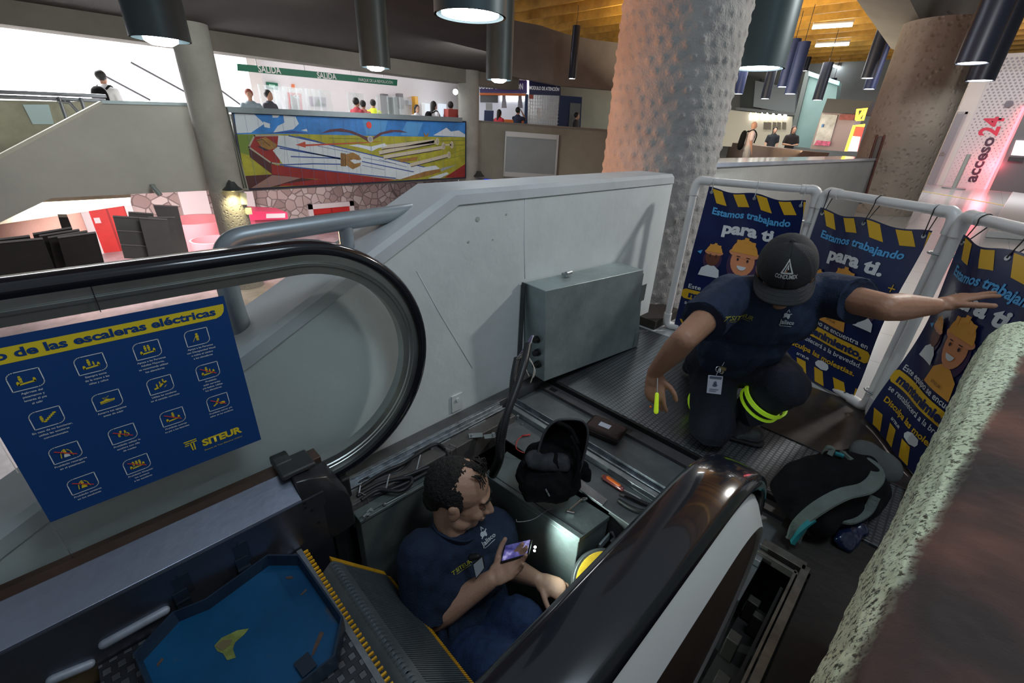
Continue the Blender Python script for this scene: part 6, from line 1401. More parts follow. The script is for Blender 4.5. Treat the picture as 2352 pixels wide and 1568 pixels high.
A.poly(MP((1300, 760), (1530, 770), (1500, 900), (1340, 900)), 14, 1.5); A.poly(MP((1700, 780), (1850, 790), (1800, 910), (1650, 900)), 14, 1.5); A.poly(MP((420, 885), (680, 862), (830, 888)), 9, 2); A.poly(MP((700, 905), (940, 965), (760, 935)), 9, 4)
A.poly(MP((250, 1270), (490, 1255), (760, 1290), (1080, 1320), (250, 1390)), 4, 2); A.poly(MP((300, 1380), (490, 1262), (760, 1285), (560, 1345), (470, 1372)), 10, 3)
A.poly(MP((560, 1345), (900, 1300), (1600, 1310), (1100, 1345), (560, 1362)), 3, 3); A.poly(MP((2232, 1160), (2040, 1285), (2232, 1285)), 3, 3)
# coffin
A.poly(MP((330, 912), (278, 1020), (290, 1100), (490, 1255), (1640, 1305), (560, 1185), (480, 1155)), 4, 4); A.poly(MP((480, 1165), (620, 1185), (1640, 1303), (1300, 1320), (760, 1290), (490, 1255)), 3, 5)
A.poly(MP((330, 905), (545, 905), (560, 1165), (480, 1155), (278, 1012)), 3, 6); A.line(MP((545, 905), (330, 907), (279, 1010), (480, 1152), (1600, 1300)), .035, 16, 7)
A.poly(MP((345, 945), (430, 918), (530, 985), (525, 1020), (460, 1035), (390, 1005)), 5, 8); A.poly(MP((350, 1000), (390, 1005), (470, 1045), (420, 1040)), 17, 7)
A.poly(MP((545, 905), (640, 908), (1400, 1085), (1860, 1190), (2000, 1200), (1640, 1300), (600, 1182), (495, 1040), (535, 1010)), 2, 8)
for L in ([(640, 908), (900, 965), (1400, 1085), (1870, 1192)], [(540, 1000), (900, 1075), (1110, 1120)], [(560, 1020), (1100, 1110)], [(660, 1095), (1100, 1112)], [(560, 1170), (860, 1160), (1110, 1165)], [(1300, 1140), (1820, 1245)], [(600, 1180), (1600, 1290)]): A.line(MP(*L), .028, 9, 9)
for L in ([(900, 1000), (1200, 1060)], [(1310, 1105), (1600, 1160)], [(1300, 1175), (1500, 1215)], [(1450, 1120), (1700, 1190)]): A.line(MP(*L), .014, 15, 9)
for i in range(8): A.line(MP((600 + i * 130, 915 + i * 27), (600 + i * 130, 1180 + i * 15)), .006, 13, 8.5)
A.poly(MP((1105, 1062), (1150, 1070), (1155, 1185), (1105, 1180)), 5, 10); A.poly(MP((1150, 1075), (1215, 1058), (1270, 1085), (1292, 1120), (1270, 1128), (1220, 1120), (1190, 1130), (1230, 1160), (1290, 1148), (1280, 1180), (1215, 1210), (1150, 1170)), 5, 10)
A.line(MP((345, 955), (400, 940), (470, 1000)), .012, 17, 11)
for k in range(4): A.line(MP((1112 + k * 11, 1062), (1112 + k * 11, 1182)), .010, 17, 11)
A.poly(MP((700, 990), (785, 960), (790, 985), (1340, 965), (1500, 955), (1340, 972), (790, 1003), (790, 1015)), 12, 12)
A.poly(MP((930, 885), (1010, 850), (1110, 842), (1210, 865), (1290, 900), (1370, 930), (1400, 920), (1460, 880), (1560, 855), (1640, 858), (1710, 880), (1590, 872), (1480, 895), (1405, 940), (1385, 968), (1350, 960), (1280, 915), (1180, 878), (1060, 868)), 7, 12); A.ell(*PM(*z2(1372, 938)), .085, .085, 11, 13); A.ell(*PM(*z2(1372, 938)), .06, .06, 13, 14)
A.ell(*PM(*z2(1360, 812)), .078, .085, 6, 12)
A.poly(MP((1175, 995), (1260, 985), (1380, 1005), (1500, 975), (1525, 1000), (1440, 1020), (1385, 1048), (1340, 1030), (1260, 1010)), 8, 12); A.line(MP((1380, 1005), (1383, 1045)), .012, 15, 13)
for L in ([(1460, 1060), (1950, 965)], [(1480, 1010), (1940, 955)], [(1500, 1100), (2010, 1015)], [(1740, 1170), (2070, 1085)]): A.line(MP(*L), .10, 11, 11); A.line([(x, z - .055) for x, z in MP(*L)], .02, 17, 11.5)
for c in ((1975, 960), (2030, 1000), (2105, 990), (2080, 1080)): A.ell(*PM(*z2(*c)), .075, .11, 11, 12, 8); A.ell(*PM(*z2(c[0] + 3, c[1])), .04, .07, 16, 13, 8)
A.line(MP((2040, 990), (2100, 990)), .05, 11, 12); A.poly(MP((1850, 875), (1875, 905), (1900, 870), (1890, 915), (1860, 915)), 5, 12); A.poly(MP((1610, 1120), (1800, 1095), (1790, 1130), (1650, 1145)), 5, 10)
A.poly(MP((1640, 1300), (1860, 1230), (2000, 1205), (2005, 1235), (1800, 1290)), 5, 12); A.poly(MP((1640, 1290), (1860, 1190), (1960, 1175), (2000, 1205), (1800, 1260)), 8, 11); A.poly(MP((2005, 1200), (2150, 1170), (2010, 1230)), 13, 12); A.poly(MP((1890, 1290), (2060, 1235), (2080, 1250), (2000, 1290)), 8, 12)
for L in ([(1700, 960), (2220, 950)], [(1800, 1000), (2220, 990)], [(2000, 1100), (2225, 1030)], [(1900, 1150), (2225, 1080)], [(220, 930), (280, 935)], [(1000, 930), (1300, 935)]): A.line(MP(*L), .012, 0, 10)
for i in range(19): A.line([PM(533 + i * 28.3, 262 + i * 1.1), PM(563 + i * 26.8, 432 - i * 1.3)], .005, 15, 15)
A.build('painting', mm, lambda u, v: (Vector((u, YM, v)), Vector((0, -1, 0))), t, eps=.0012)
# cables running down the column beside the mural
t = thing('conduit', 'thin dark conduits running down beside the left column', 'conduit', tuple(at_y(530, 350, YM)))
for k in range(2):
    m = MB(); m.tube(ycut([(514 + k * 6, 246), (560 + k * 6, 432)], YG - .3), .018, 8); m.build('pipe', M('pipe_dark', (.06, .065, .05), .6), t)
# ================================================================ SIGNS ABOVE THE GALLERY
YSG = 13.4
def panel_y(px4, y, th, name, mat, par=None, bev=0):
    m = MB(); m.prism(ycut(px4, y), (0, th, 0)); return m.build(name, mat, par, bevel=bev)
t = thing('exit_sign', 'long green hanging sign reading salida twice over the gallery', 'sign', tuple(at_y(730, 170, YSG)))
panel_y([(545, 146), (913, 183), (912, 197), (546, 162)], YSG, .08, 'board', M('sign_green', (.012, .15, .085), .5), t)
A = Art()
def PG(px, py, y=YSG - .002): q = at_y(px, py, y); return (q.x, q.z)
sl_ = (PG(912, 190)[1] - PG(545, 153)[1]) / (PG(912, 190)[0] - PG(545, 153)[0])
for s_, x0, y0, x1, y1, h in (('SALIDA', 594, 165.5, 646, 169.5, .155), ('SALIDA', 729, 179, 773, 182.5, .14), ('PARQUE DE LA REVOLUCIÓN', 824, 186, 902, 192.5, .075)):
    a, b = PG(x0, y0), PG(x1, y1); A.text(s_, a[0], a[1], h, 0, 2, width=b[0] - a[0], bold=.02 if h > .1 else 0, rot=math.atan2(b[1] - a[1], b[0] - a[0]))
A.build('lettering', [whitepaint], lambda u, v: (Vector((u, YSG, v)), Vector((0, -1, 0))), t, eps=.004)
for px in (590, 700, 806, 880):
    a = at_y(px, 150 + (px - 545) * .1, YSG + .04); m = MB(); m.cyl(a, (a.x, a.y, 4.3), .012, n=6); m.build('hanger', M('wire', (.3, .3, .3), .4, .9), t)
YB = 16.8
def wallbit(name, label, cat, px4, mat, group=None):
    o = panel_y(px4, YB - .06, .06, name, mat); return tag(o, label, cat, group)
t = thing('evacuation_sign', 'small green evacuation sign on the gallery wall', 'sign', tuple(at_y(625, 198, YB)))
panel_y([(612, 188), (638, 191), (639, 207), (613, 203)], YB - .05, .05, 'board', MATS['sign_green'], t)
panel_y([(618, 193), (632, 195), (632, 202), (618, 200)], YB - .07, .015, 'pictogram', M('sign_mint', (.35, .65, .5), .6), t)
wallbit('fire_poster', 'small red and cream safety notice high on the gallery wall', 'notice', [(671, 193), (677, 194), (677, 204), (671, 203)], M('notice_orange', (.75, .2, .08), .6))
t = thing('door_2', 'red framed doorway on the gallery wall', 'door', tuple(at_y(678, 230, YB))); t['kind'] = 'structure'; del t['category']
panel_y([(661, 212), (692, 215), (696, 262), (664, 262)], YB - .05, .05, 'door_frame', M('gallery_red', (.55, .03, .05), .5), t); panel_y([(667, 219), (687, 221), (690, 262), (669, 262)], YB - .07, .025, 'leaf', M('door_dark', (.16, .12, .13), .4), t)
A = Art(); q = PG(674, 227, YB - .07); A.text('<<', q[0], q[1], .16, 0, width=.2, bold=.02); A.build('mark', [whitepaint], lambda u, v: (Vector((u, YB - .07, v)), Vector((0, -1, 0))), t, eps=.004)
t = thing('wall_picture', 'pale purple picture with dark green tree on the gallery wall', 'picture', tuple(at_y(730, 240, YB)))
panel_y([(710, 221), (748, 224), (750, 247), (713, 244)], YB - .04, .04, 'board', M('picture_mauve', (.33, .28, .36), .6), t)
A = Art(); A.poly([PG(*z2(*p), YB - .04) for p in ((855, 640), (880, 620), (890, 600), (905, 575), (925, 600), (940, 615), (975, 625), (970, 640))], 0); A.build('tree_print', [M('leaf_dark', (.03, .07, .04), .6)], lambda u, v: (Vector((u, YB - .04, v)), Vector((0, -1, 0))), t, eps=.004)
# turnstiles' glass leaves and glowing tops behind the ledge
gp = M('barrier_glass', (.80, .86, .88), .15, alpha=.18)
for i, px in enumerate((600, 618, 640, 655, 672, 690, 706, 724, 742, 800, 815, 872, 890, 908, 925)):
    a = at_y(px, 240, 14.2); m = MB(); yg_ = 14.2 + .09 * (i % 3); m.bx(a.x, a.x + .36, yg_, yg_ + .015, .5, 1.95); m.bx(a.x, a.x + .03, yg_ - .01, yg_ + .025, .05, 1.95)
    tag(m.build('glass_gate', gp), 'tall clear glass gate leaf standing behind the gallery ledge', 'gate', 'glass gate leaves on the gallery')
for i, (px, c) in enumerate(((640, (.9, .3, .3)), (690, (.3, .8, .5)), (735, (.9, .35, .4)), (795, (.3, .8, .5)), (880, (.3, .9, .5)), (925, (.3, .9, .5)))):
    a = at_y(px, 250, 13.9); t = thing('turnstile', 'low turnstile with glowing top strip behind the gallery ledge', 'turnstile', (a.x, 13.9, .05), 'turnstiles on the gallery')
    m = MB(); m.bx(a.x - .1, a.x + .1, 13.85, 14.12, .05, 1.30); m.build('cabinet', galv, t, bevel=.01)
    m = MB(); m.bx(a.x - .3, a.x + .3, 13.75, 13.80, 1.30, 1.335); m.build('light_strip', M('strip%d' % int(c[0] * 10), c, .5, emit=1.6, ecol=c), t)
for px, py, w_, h_, c, nm, lb, ct in ((887, 232, 14, 34, (.15, .15, .16), 'ticket_machine', 'dark ticket machine left of the tall poster on the gallery wall', 'machine'), (908, 238, 16, 30, (.10, .10, .11), 'ticket_machine', 'darkest ticket machine nearest the hi-vis vest', 'machine'),
        (922, 232, 12, 36, (.22, .21, .22), 'wall_poster', 'narrow framed dark poster on the pale gallery wall', 'poster'), (982, 245, 12, 16, (.55, .60, .64), 'ticket_screen', 'bright ticket machine screen left of the backpack carrier', 'screen'), (1020, 246, 12, 16, (.55, .62, .68), 'ticket_screen', 'bright ticket machine screen by the purple shirted person', 'screen'),
        (943, 236, 8, 12, (.40, .42, .44), 'wall_box', 'small grey electrical box on the gallery wall', 'box'), (957, 232, 8, 22, (.75, .40, .04), 'orange_notice', 'orange column shaped notice at the gallery wall corner', 'notice')):
    a, b = at_y(px - w_ / 2, py - h_ / 2, YB - .25), at_y(px + w_ / 2, py + h_ / 2, YB - .25); m = MB(); m.bx(a.x, b.x, YB - .25, YB - .005, b.z if nm in ('wall_poster', 'wall_box') else .055, a.z); mt_ = M('c_' + nm + str(px), c, .4, emit=.5 if 'screen' in nm else 0)
    tag(m.build(nm, mt_, bevel=.01), lb, ct)
o = panel_y([(1030, 250), (1052, 251), (1051, 305), (1029, 304)], 13.0, .25, 'red_case', M('case_red', (.35, .05, .04), .6)); tag(o, 'red brown case standing behind the gallery ledge by the second column', 'case')
t = thing('wall_lamp', 'bright round wall lamp on the gallery wall near the second column', 'lamp', tuple(at_y(1053, 211, 15.5)))
m = MB(); q = at_y(1046, 211, 15.5); m.ball(q, .10, 14); m.build('globe', glow, t, angle=180); m = MB(); m.cyl(q, q + Vector((.3, .3, 0)), .03, n=8); m.build('arm', galv, t)
lamp('wall_lamp_light', 'POINT', tuple(q + Vector((-.1, -.1, 0))), 25, (.9, .95, 1), .1)
# ================================================================ ATTENTION BOOTHS (behind the diagonal wall)
def vps(pts, off): return vp(pts, off)
def vpanel(px4, off, th, name, mat, par=None): m = MB(); m.prism(vps(px4, off), DN * th); return m.build(name, mat, par)
t = thing('attention_booth', 'blue attention booth with open counter and two lettered headers', 'booth', tuple(vps([(1180, 270)], -2)[0]))
OB = -1.6
vpanel([(1102, 181), (1212, 185), (1212, 214), (1102, 213)], OB, .25, 'header', M('booth_purple', (.05, .03, .14), .4, emit=.12), t)
vpanel([(1214, 184), (1287, 192), (1288, 220), (1214, 216)], OB, .25, 'header', M('booth_navy', (.014, .022, .10), .4), t)
vpanel([(1211, 180), (1215, 181), (1215, 216), (1211, 216)], OB + .02, .2, 'corner_light', glow_soft, t)
vpanel([(1102, 213), (1208, 215), (1208, 220), (1102, 218)], OB, .2, 'orange_strip', M('booth_orange', (.85, .20, .02), .4), t)
vpanel([(1102, 218), (1208, 219), (1206, 290), (1100, 290)], OB - 1.0, .1, 'back_panel', M('booth_back', (.60, .64, .72), .5, emit=.25), t)
vpanel([(1150, 219), (1206, 220), (1204, 232), (1150, 232)], OB - .95, .05, 'light_box', glow_soft, t)
vpanel([(1103, 218), (1144, 219), (1144, 236), (1103, 235)], OB - .2, .06, 'screen', M('booth_screen', (.03, .035, .04), .3), t)
vpanel([(1134, 273), (1204, 276), (1203, 283), (1134, 280)], OB - .1, .5, 'counter', M('booth_orange', (.85, .20, .02), .4), t)
vpanel([(1104, 280), (1204, 283), (1203, 300), (1104, 296)], OB - .1, .1, 'counter_front', blue_m, t)
vpanel([(1207, 216), (1213, 216), (1211, 290), (1204, 290)], OB, .15, 'post', M('booth_blue2', (.015, .05, .16), .5), t)
vpanel([(1212, 217), (1284, 220), (1280, 288), (1210, 284)], OB - .05, .12, 'glass_block_wall', M('glass_block', (.50, .53, .57), .2, .1, .15, 6), t)
for i in range(12):
    x = 1218 + i * 5.7; vpanel([(x, 218), (x + 1, 218), (x - 1, 287), (x - 2, 287)], OB - .04, .02, 'joint', M('joint_white', (.72, .74, .76), .5), t)
for i in range(8):
    y = 226 + i * 8; vpanel([(1212, y - 2), (1283, y + 1), (1283, y + 2), (1212, y - 1)], OB - .04, .02, 'joint', MATS['joint_white'], t)
vpanel([(1287, 219), (1337, 223), (1333, 298), (1280, 290)], OB - .2, .1, 'side_wall', blue_m, t)
vpanel([(1310, 236), (1334, 238), (1330, 298), (1306, 296)], OB - .15, .04, 'door', M('booth_door', (.16, .19, .20), .4), t)
for px in (1156, 1193): vpanel([(px - 2, 218), (px + 5, 218), (px + 8, 248), (px - 4, 248)], OB - .8, .03, 'hanging_banner', M('pale_banner', (.40, .44, .50), .6), t)
vpanel([(1113, 253), (1134, 254), (1133, 279), (1112, 278)], OB, .3, 'kiosk', blue_m, t)
vpanel([(1116, 236), (1131, 237), (1131, 253), (1116, 252)], OB, .1, 'notice', M('pale_notice', (.55, .6, .62), .6), t)
vpanel([(1234, 248), (1241, 248), (1241, 271), (1234, 271)], OB + .02, .02, 'paper', whitepaint, t); vpanel([(1216, 217), (1225, 218), (1225, 227), (1216, 226)], OB + .02, .02, 'red_sticker', M('red_sticker', (.55, .12, .08), .6), t)
A = Art(); o_ = PW - DN * OB
def toab(px, py): p = on_vplane(px, py, PW - DN * (OB + .002), DW); return ((p - PW).dot(DW), p.z)
for s_, x0, y0, x1, y1, h in (('MÓDULO DE ATENCIÓN', 1092, 203.5, 1201, 205, .19), ('MODULO DE ATENCIÓN', 1216, 205, 1284, 209, .11)):
    a, b = toab(x0, y0), toab(x1, y1); A.text(s_, a[0], a[1], h, 0, 2, width=b[0] - a[0], bold=.02, rot=math.atan2(b[1] - a[1], b[0] - a[0]))
A.build('lettering', [M('booth_letter', (.8, .8, .82), .5, emit=.15)], lambda u, v: (PW + DW * u + Vector((0, 0, v)) - DN * (OB + .002), -DN), t, eps=.003)
# screen panel hung on the diagonal wall
t = thing('roller_screen', 'grey roller display panel in aluminium frame on the concrete gallery wall', 'display', tuple(vps([(1220, 350)], 0)[0]))
vpanel([(1163, 303), (1281, 312), (1274, 410), (1158, 403)], .10, .09, 'panel', M('display_grey', (.27, .31, .32), .5, .1, .05, 2), t)
vpanel([(1163, 301), (1282, 310), (1281, 321), (1162, 313)], .13, .12, 'rail', M('display_alu', (.50, .52, .52), .4, .3), t); vpanel([(1158, 394), (1275, 401), (1274, 412), (1157, 405)], .13, .12, 'rail', MATS['display_alu'], t)
vpanel([(1161, 301), (1164, 301), (1159, 405), (1156, 405)], .13, .12, 'side_bar', MATS['display_alu'], t); vpanel([(1280, 309), (1284, 310), (1277, 412), (1273, 411)], .13, .12, 'side_bar', MATS['display_alu'], t)
vpanel([(1284, 310), (1287, 311), (1280, 413), (1277, 412)], .12, .11, 'side_edge', M('side_brown', (.10, .08, .07), .6), t)
vpanel([(1112, 411), (1290, 420), (1270, 445), (1112, 445)], -.3, .1, 'hall_screen', M('blue_screen', (.01, .05, .55), .4, emit=.55, ecol=(.01, .06, .8))).name
for o in C.objects:
    if o.name.startswith('hall_screen'): tag(o, 'deep blue lit screen below the concrete wall, behind the white parapet', 'screen')
for px, py, y_, lb in ((533, 430, 11.4, 'dark floodlight glowing yellow on the left column'), (1100, 401, 12.2, 'dark unlit floodlight on the second column')):
    q = at_y(px, py, y_); t = thing('floodlight', lb, 'lamp', tuple(q)); m = MB(); m.lathe([(.0, .12), (.07, .11), (.12, .02), (.20, -.05), (.19, -.055), (.05, -.03), (.0, -.03)], q, 20); m.build('hood', M('lamp_black', (.03, .035, .035), .5), t)
    m = MB(); m.cyl(q + Vector((0, 0, .08)), q + Vector((.02, .3, .12)), .03, n=8); m.build('bracket', MATS['lamp_black'], t)
    if px < 600:
        m = MB(); m.ball(q + Vector((0, 0, -.05)), (.08, .08, .03), 12); m.build('bulb', M('bulb_yellow', (1, .85, .4), .5, emit=9, ecol=(1, .85, .35)), t)
        lamp('column_floodlight', 'SPOT', tuple(q + Vector((0, -.05, -.08))), 60, (1, .88, .45), .05, (q.x + .05, 11.9, -2.4), 1.9, .8)
for px4, lb in (([(553, 444), (566, 444), (568, 470), (556, 470)], 'cream electrical box on the left column under the floodlight'), ([(565, 478), (577, 477), (580, 492), (568, 493)], 'pale grey electrical box low on the left column')):
    o = panel_y(px4, 11.52, .12, 'electrical_box', M('box_cream', (.55, .54, .42), .6)); tag(o, lb, 'box')
q = at_y(356, 436, 12.2); t = thing('security_camera', 'small bullet camera on the lower edge of the far stair wall', 'camera', tuple(q)); m = MB(); m.cyl(q + Vector((-.03, 0, .08)), q + Vector((.05, -.1, -.10)), .05, n=14); m.build('camera_body', M('cam_grey', (.30, .34, .33), .4, .4), t); m = MB(); m.box(q + Vector((0, .1, .07)), (.08, .16, .05)); m.build('mount', MATS['cam_grey'], t)
# ================================================================ LOWER HALL
def red_door(n, px4, y, lb, frame_w=.16):
    t = thing('door_%d' % n, lb, 'door', tuple(at_y(*px4[3], y))); t['kind'] = 'structure'; del t['category']
    q = ycut(px4, y); m = MB(); m.prism(q, (0, -.06, 0)); m.build('leaf', red_m, t)
    mid = (Vector(q[0]) + Vector(q[1])) / 2; lo = (Vector(q[2]) + Vector(q[3])) / 2; m = MB(); m.cyl(mid + Vector((0, -.065, 0)), lo + Vector((0, -.065, 0)), .025, n=6); m.build('centre_joint', M('dark_red', (.25, .02, .02), .5), t)
    m = MB(); X0_, X1_ = q[0].x, q[1].x; zt_ = (q[0].z + q[1].z) / 2; m.bx(q[3].x - frame_w, q[3].x, y - .12, y, zl, zt_ + frame_w); m.bx(q[2].x, q[2].x + frame_w, y - .12, y, zl, zt_ + frame_w); m.bx(X0_ - frame_w, X1_ + frame_w, y - .12, y, zt_, zt_ + frame_w); m.build('door_frame', whitepaint, t)
def vdoor(n, pxa, pxb, py, top_py, lb, y=YL - .02):
    a, b = at_y(pxa, py, y), at_y(pxb, py, y); tz = at_y((pxa + pxb) / 2, top_py, y).z
    t = thing('door_%d' % n, lb, 'door', ((a.x + b.x) / 2, y, zl)); t['kind'] = 'structure'; del t['category']
    m = MB(); m.bx(a.x, b.x, y - .06, y, zl, tz); m.build('leaf', red_m, t)
    mx_ = (a.x + b.x) / 2; m = MB(); m.bx(mx_ - .02, mx_ + .02, y - .075, y - .055, zl, tz); m.bx(a.x, b.x, y - .072, y - .055, tz - .25, tz - .2); m.build('centre_joint', M('dark_red', (.35, .02, .02), .5), t)
    m = MB(); f = .17; m.bx(a.x - f, a.x, y - .14, y, zl, tz + f); m.bx(b.x, b.x + f, y - .14, y, zl, tz + f); m.bx(a.x - f, b.x + f, y - .14, y, tz, tz + f); m.build('door_frame', whitepaint, t)
    m = MB(); m.bx(mx_ - .35, mx_ - .22, y - .08, y - .06, tz - .75, tz - .6); m.build('notice', whitepaint, t)
vdoor(3, 216, 300, 520, 446, 'red double door with white frame in the stone wall, left of the left column')
vdoor(4, 722, 806, 520, 475, 'red double door with pale frame behind the pipe handrail')
vdoor(5, 866, 905, 520, 512, 'red door behind the sloping white wall, right of the pipe handrail posts')
vdoor(6, -30, 10, 540, 500, 'red door at the far left edge of the lower hall')
q = at_y(452, 470, YL); m = MB(); m.bx(q.x - .45, q.x + .30, YL - .25, YL, zl, -.2); struct(m.build('column_6', M('white_pier', (.80, .78, .77), .6)))
q = at_y(585, 470, YL); m = MB(); m.bx(q.x - .5, q.x - .05, YL - .25, YL, zl, -.2); struct(m.build('column_7', MATS['white_pier']))
# brown drum column
q = at_y(66, 520, 15.0); m = MB(); m.cyl((q.x, 15.0, zl), (q.x, 15.0, -.15), .95, n=48); struct(m.build('column_8', mat_concrete('brown_column', (.30, .18, .14), .12, 1.2)))
# display panels stored in the lower hall
pan_d, pan_g = M('panel_black', (.016, .013, .013), .6, 0, .3, 6), M('panel_grey', (.12, .115, .12), .55, 0, .08, 3)
def flat_panel(px4, y, th, mat, label, group=None, slats=0, skew=0.0):
    q = ycut(px4, y); t = thing('exhibition_board', label, 'panel', tuple((q[2] + q[3]) / 2), group)
    m = MB(); m.prism(q, (skew, th, 0)); m.build('board', mat, t)
    m = MB(); m.cyl(q[0] + Vector((0, -.01, 0)), q[1] + Vector((0, -.01, 0)), .018, n=6); m.build('top_edge', M('edge_light', (.25, .23, .24), .5), t)
    for i in range(slats):
        k = (i + 1) / (slats + 1); m = MB(); m.cyl(q[0].lerp(q[3], k) + Vector((0, -.01, 0)), q[1].lerp(q[2], k) + Vector((0, -.01, 0)), .015, n=6); m.build('rib', MATS['edge_light'], t)
    return t
yb = 10.6
for i, (px4, y_, lb) in enumerate([([(75, 537), (165, 522), (200, 640), (110, 650)], 11.4, 'black display board, rearmost of the leaning black boards'), ([(90, 541), (182, 527), (215, 640), (125, 650)], 11.2, 'black display board, second from the back of the leaning black boards'), ([(110, 545), (200, 530), (232, 640), (140, 650)], 11.0, 'black display board just behind the frontmost right one'),
        ([(132, 545), (220, 533), (250, 640), (165, 655)], 10.8, 'black display board, frontmost of the right stack'), ([(0, 549), (68, 541), (100, 640), (0, 660)], 10.7, 'black display board at the back of the left stack'), ([(-40, 560), (98, 547), (135, 640), (-40, 660)], 10.5, 'large black display board in front at the left edge')]): flat_panel(px4, y_, .05, pan_d, lb)
for px4, y_, lb, s_ in [([(352, 471), (408, 474), (436, 590), (400, 595)], 12.6, 'tallest dark grey panel standing behind the other grey panels', 0), ([(295, 487), (352, 491), (370, 590), (310, 590)], 12.3, 'grey panel peeking out behind the ribbed one', 0), ([(259, 496), (322, 500), (345, 596), (286, 593)], 12.0, 'grey ribbed panel on legs, leftmost of the grey panels', 2), ([(340, 499), (402, 499), (420, 590), (370, 592)], 12.1, 'dark grey panel behind the frontmost plain one', 0), ([(319, 500), (384, 504), (408, 597), (345, 600)], 11.8, 'plain grey panel, frontmost of the grey group', 0)]: flat_panel(px4, y_, .06, pan_g, lb, slats=s_)
q = at_y(62, 545, 11.8); 
for px4, lb in (([(134, 499), (156, 499), (165, 522), (142, 525)], 'small black crate by the brown column'),): o = panel_y(px4, 12.5, .4, 'crate', pan_d); tag(o, lb, 'crate')
# round pink planter benches and the pink kiosk
pk = M('pink_shell', (.62, .25, .27), .5, 0, .05, 2)
for px, py, r, h, lb in ((468, 575, .85, .95, 'large round pink drum shaped planter in the lower hall'), (505, 606, .55, .70, 'smaller round pink planter in front of the large one')):
    c = at_z(px, py, zl); t = thing('planter', lb, 'planter', tuple(c)); m = MB(); m.lathe([(r, 0), (r * 1.02, h), (r * .93, h), (r * .9, h * .35), (0, h * .35)], c, 48); m.build('shell', pk, t)
t = thing('pink_kiosk', 'low bright pink kiosk counter beside the left column', 'kiosk', tuple(at_y(620, 500, 14.5)))
panel_y([(573, 484), (660, 488), (662, 503), (575, 506)], 14.5, 1.0, 'canopy', M('kiosk_pink', (.75, .06, .16), .4), t); panel_y([(586, 506), (655, 503), (668, 560), (590, 560)], 14.7, .6, 'counter', M('kiosk_pinkish', (.55, .12, .18), .4), t); panel_y([(612, 491), (655, 490), (655, 500), (612, 501)], 14.48, .02, 'label_strip', M('kiosk_white', (.75, .7, .72), .4), t); panel_y([(622, 548), (652, 543), (655, 560), (622, 562)], 14.68, .02, 'poster', M('kiosk_blue', (.15, .25, .6), .4), t)
# ================================================================ PIPE HANDRAIL ON THE WHITE SLOPING WALL
pipe_m = M('handrail_paint', (.30, .34, .37), .38, .45, .12, 8)
t = thing('pipe_handrail', 'thick grey painted pipe handrail running along the white sloping wall', 'handrail', tuple(at_y(700, 540, 1.47)))
yh = 1.47
P = [at_y(a, b, yh) for a, b in ((1000, 478), (900, 492), (780, 509), (660, 527), (588, 538), (545, 548), (522, 565), (515, 590), (520, 640), (535, 700), (560, 770), (578, 815))]
m = MB(); m.tube(smooth_path(P, 6), .030, 20); m.build('pipe', pipe_m, t, angle=60)
q = at_y(793, 520, yh); m = MB(); m.cyl(q, (q.x, yh, q.z - .20), .024, n=16); m.build('post', pipe_m, t)
q = at_y(580, 822, yh); m = MB(); m.box((q.x, yh, q.z + .0), (.12, .13, .008), 0, R=Matrix.Rotation(-math.atan(slope), 3, 'Y')); m.build('base_plate', steel_dark, t)
# ================================================================ PENDANT LAMPS
def pendant(px, py, wpx, label, length, body, D=.35, power=0, group=None, zc=None, cable=None, bulge=True):
    zc = zc or D * FPX / wpx; c = at_d(px, py, zc); t = thing('pendant_lamp', label, 'lamp', tuple(c), group); r = D / 2
    m = MB(); m.lathe([(r, 0), (r, length), (0, length), (0, length - .01), (r - .012, length - .01), (r - .012, .0)], c, 40); m.build('tube', body, t)
    m = MB()
    if bulge: m.lathe([(0, -.035), (r * .35, -.03), (r * .55, -.01), (r * .58, .02), (r * .5, .03), (0, .03)], c, 24)
    else: m.lathe([(0, .004), (r * .8, .006), (r * .8, .02), (0, .02)], c, 24)
    m.build('bulb', glow, t, angle=180)
    if cable == 'auto': cable = max(.05, CZ - c.z - length)
    if cable: m = MB(); m.cyl(c + Vector((0, 0, length)), c + Vector((0, 0, length + cable)), .008, n=6); m.build('cable', M('cable_dark', (.03, .03, .03), .6), t)
    if power: lamp('pendant_light', 'SPOT', (c.x, c.y, c.z - .06), power, (.85, .95, 1.0), .08, (c.x, c.y, c.z - 3), 2.4, .6)
    return t
tub = M('tube_grey', (.055, .085, .095), .45, .3, .1, 3); tubb = M('tube_blue', (.022, .036, .11), .4, .2, .1, 3); tubd = M('tube_navy', (.016, .022, .042), .4, .2)
pendant(370, 92, 118, 'grey tube pendant lamp at the upper left, in front of the left column', 2.2, tub, power=14)
pendant(863, 156, 67, 'grey tube pendant lamp over the right half of the green sign', 2.6, tub, power=25)
t = pendant(1080, 38, 165, 'large grey tube pendant lamp at the top centre, seen from below', 1.8, tub, power=0, bulge=False); 
pendant(1146, 184, 60, 'grey tube pendant lamp hanging in front of the attention booth', 2.4, tub, power=25)
pendant(1742, 158, 108, 'grey tube pendant lamp just right of the big round column', 2.0, tub, power=18, bulge=False)
pendant(2232, 146, 62, 'navy tube pendant lamp at the upper right, nearer of the slanted pair', 3.0, tubd, power=0, bulge=False)
pendant(2250, 186, 52, 'navy tube pendant lamp at the upper right, farther of the slanted pair', 3.4, tubd, bulge=False)
pendant(1314, 181, 17, 'slim navy pendant lamp hanging before the high concrete wall', 1.3, tubd, D=.22, cable='auto', bulge=False)
for px, py, L in ((1288, 186, .25), (1292, 196, .25)): pendant(px, py, 9, 'tiny pendant lamp beside the slim navy pendant over the booth', L, tubd, D=.16, group='tiny pendants over the booth', bulge=False, cable='auto')
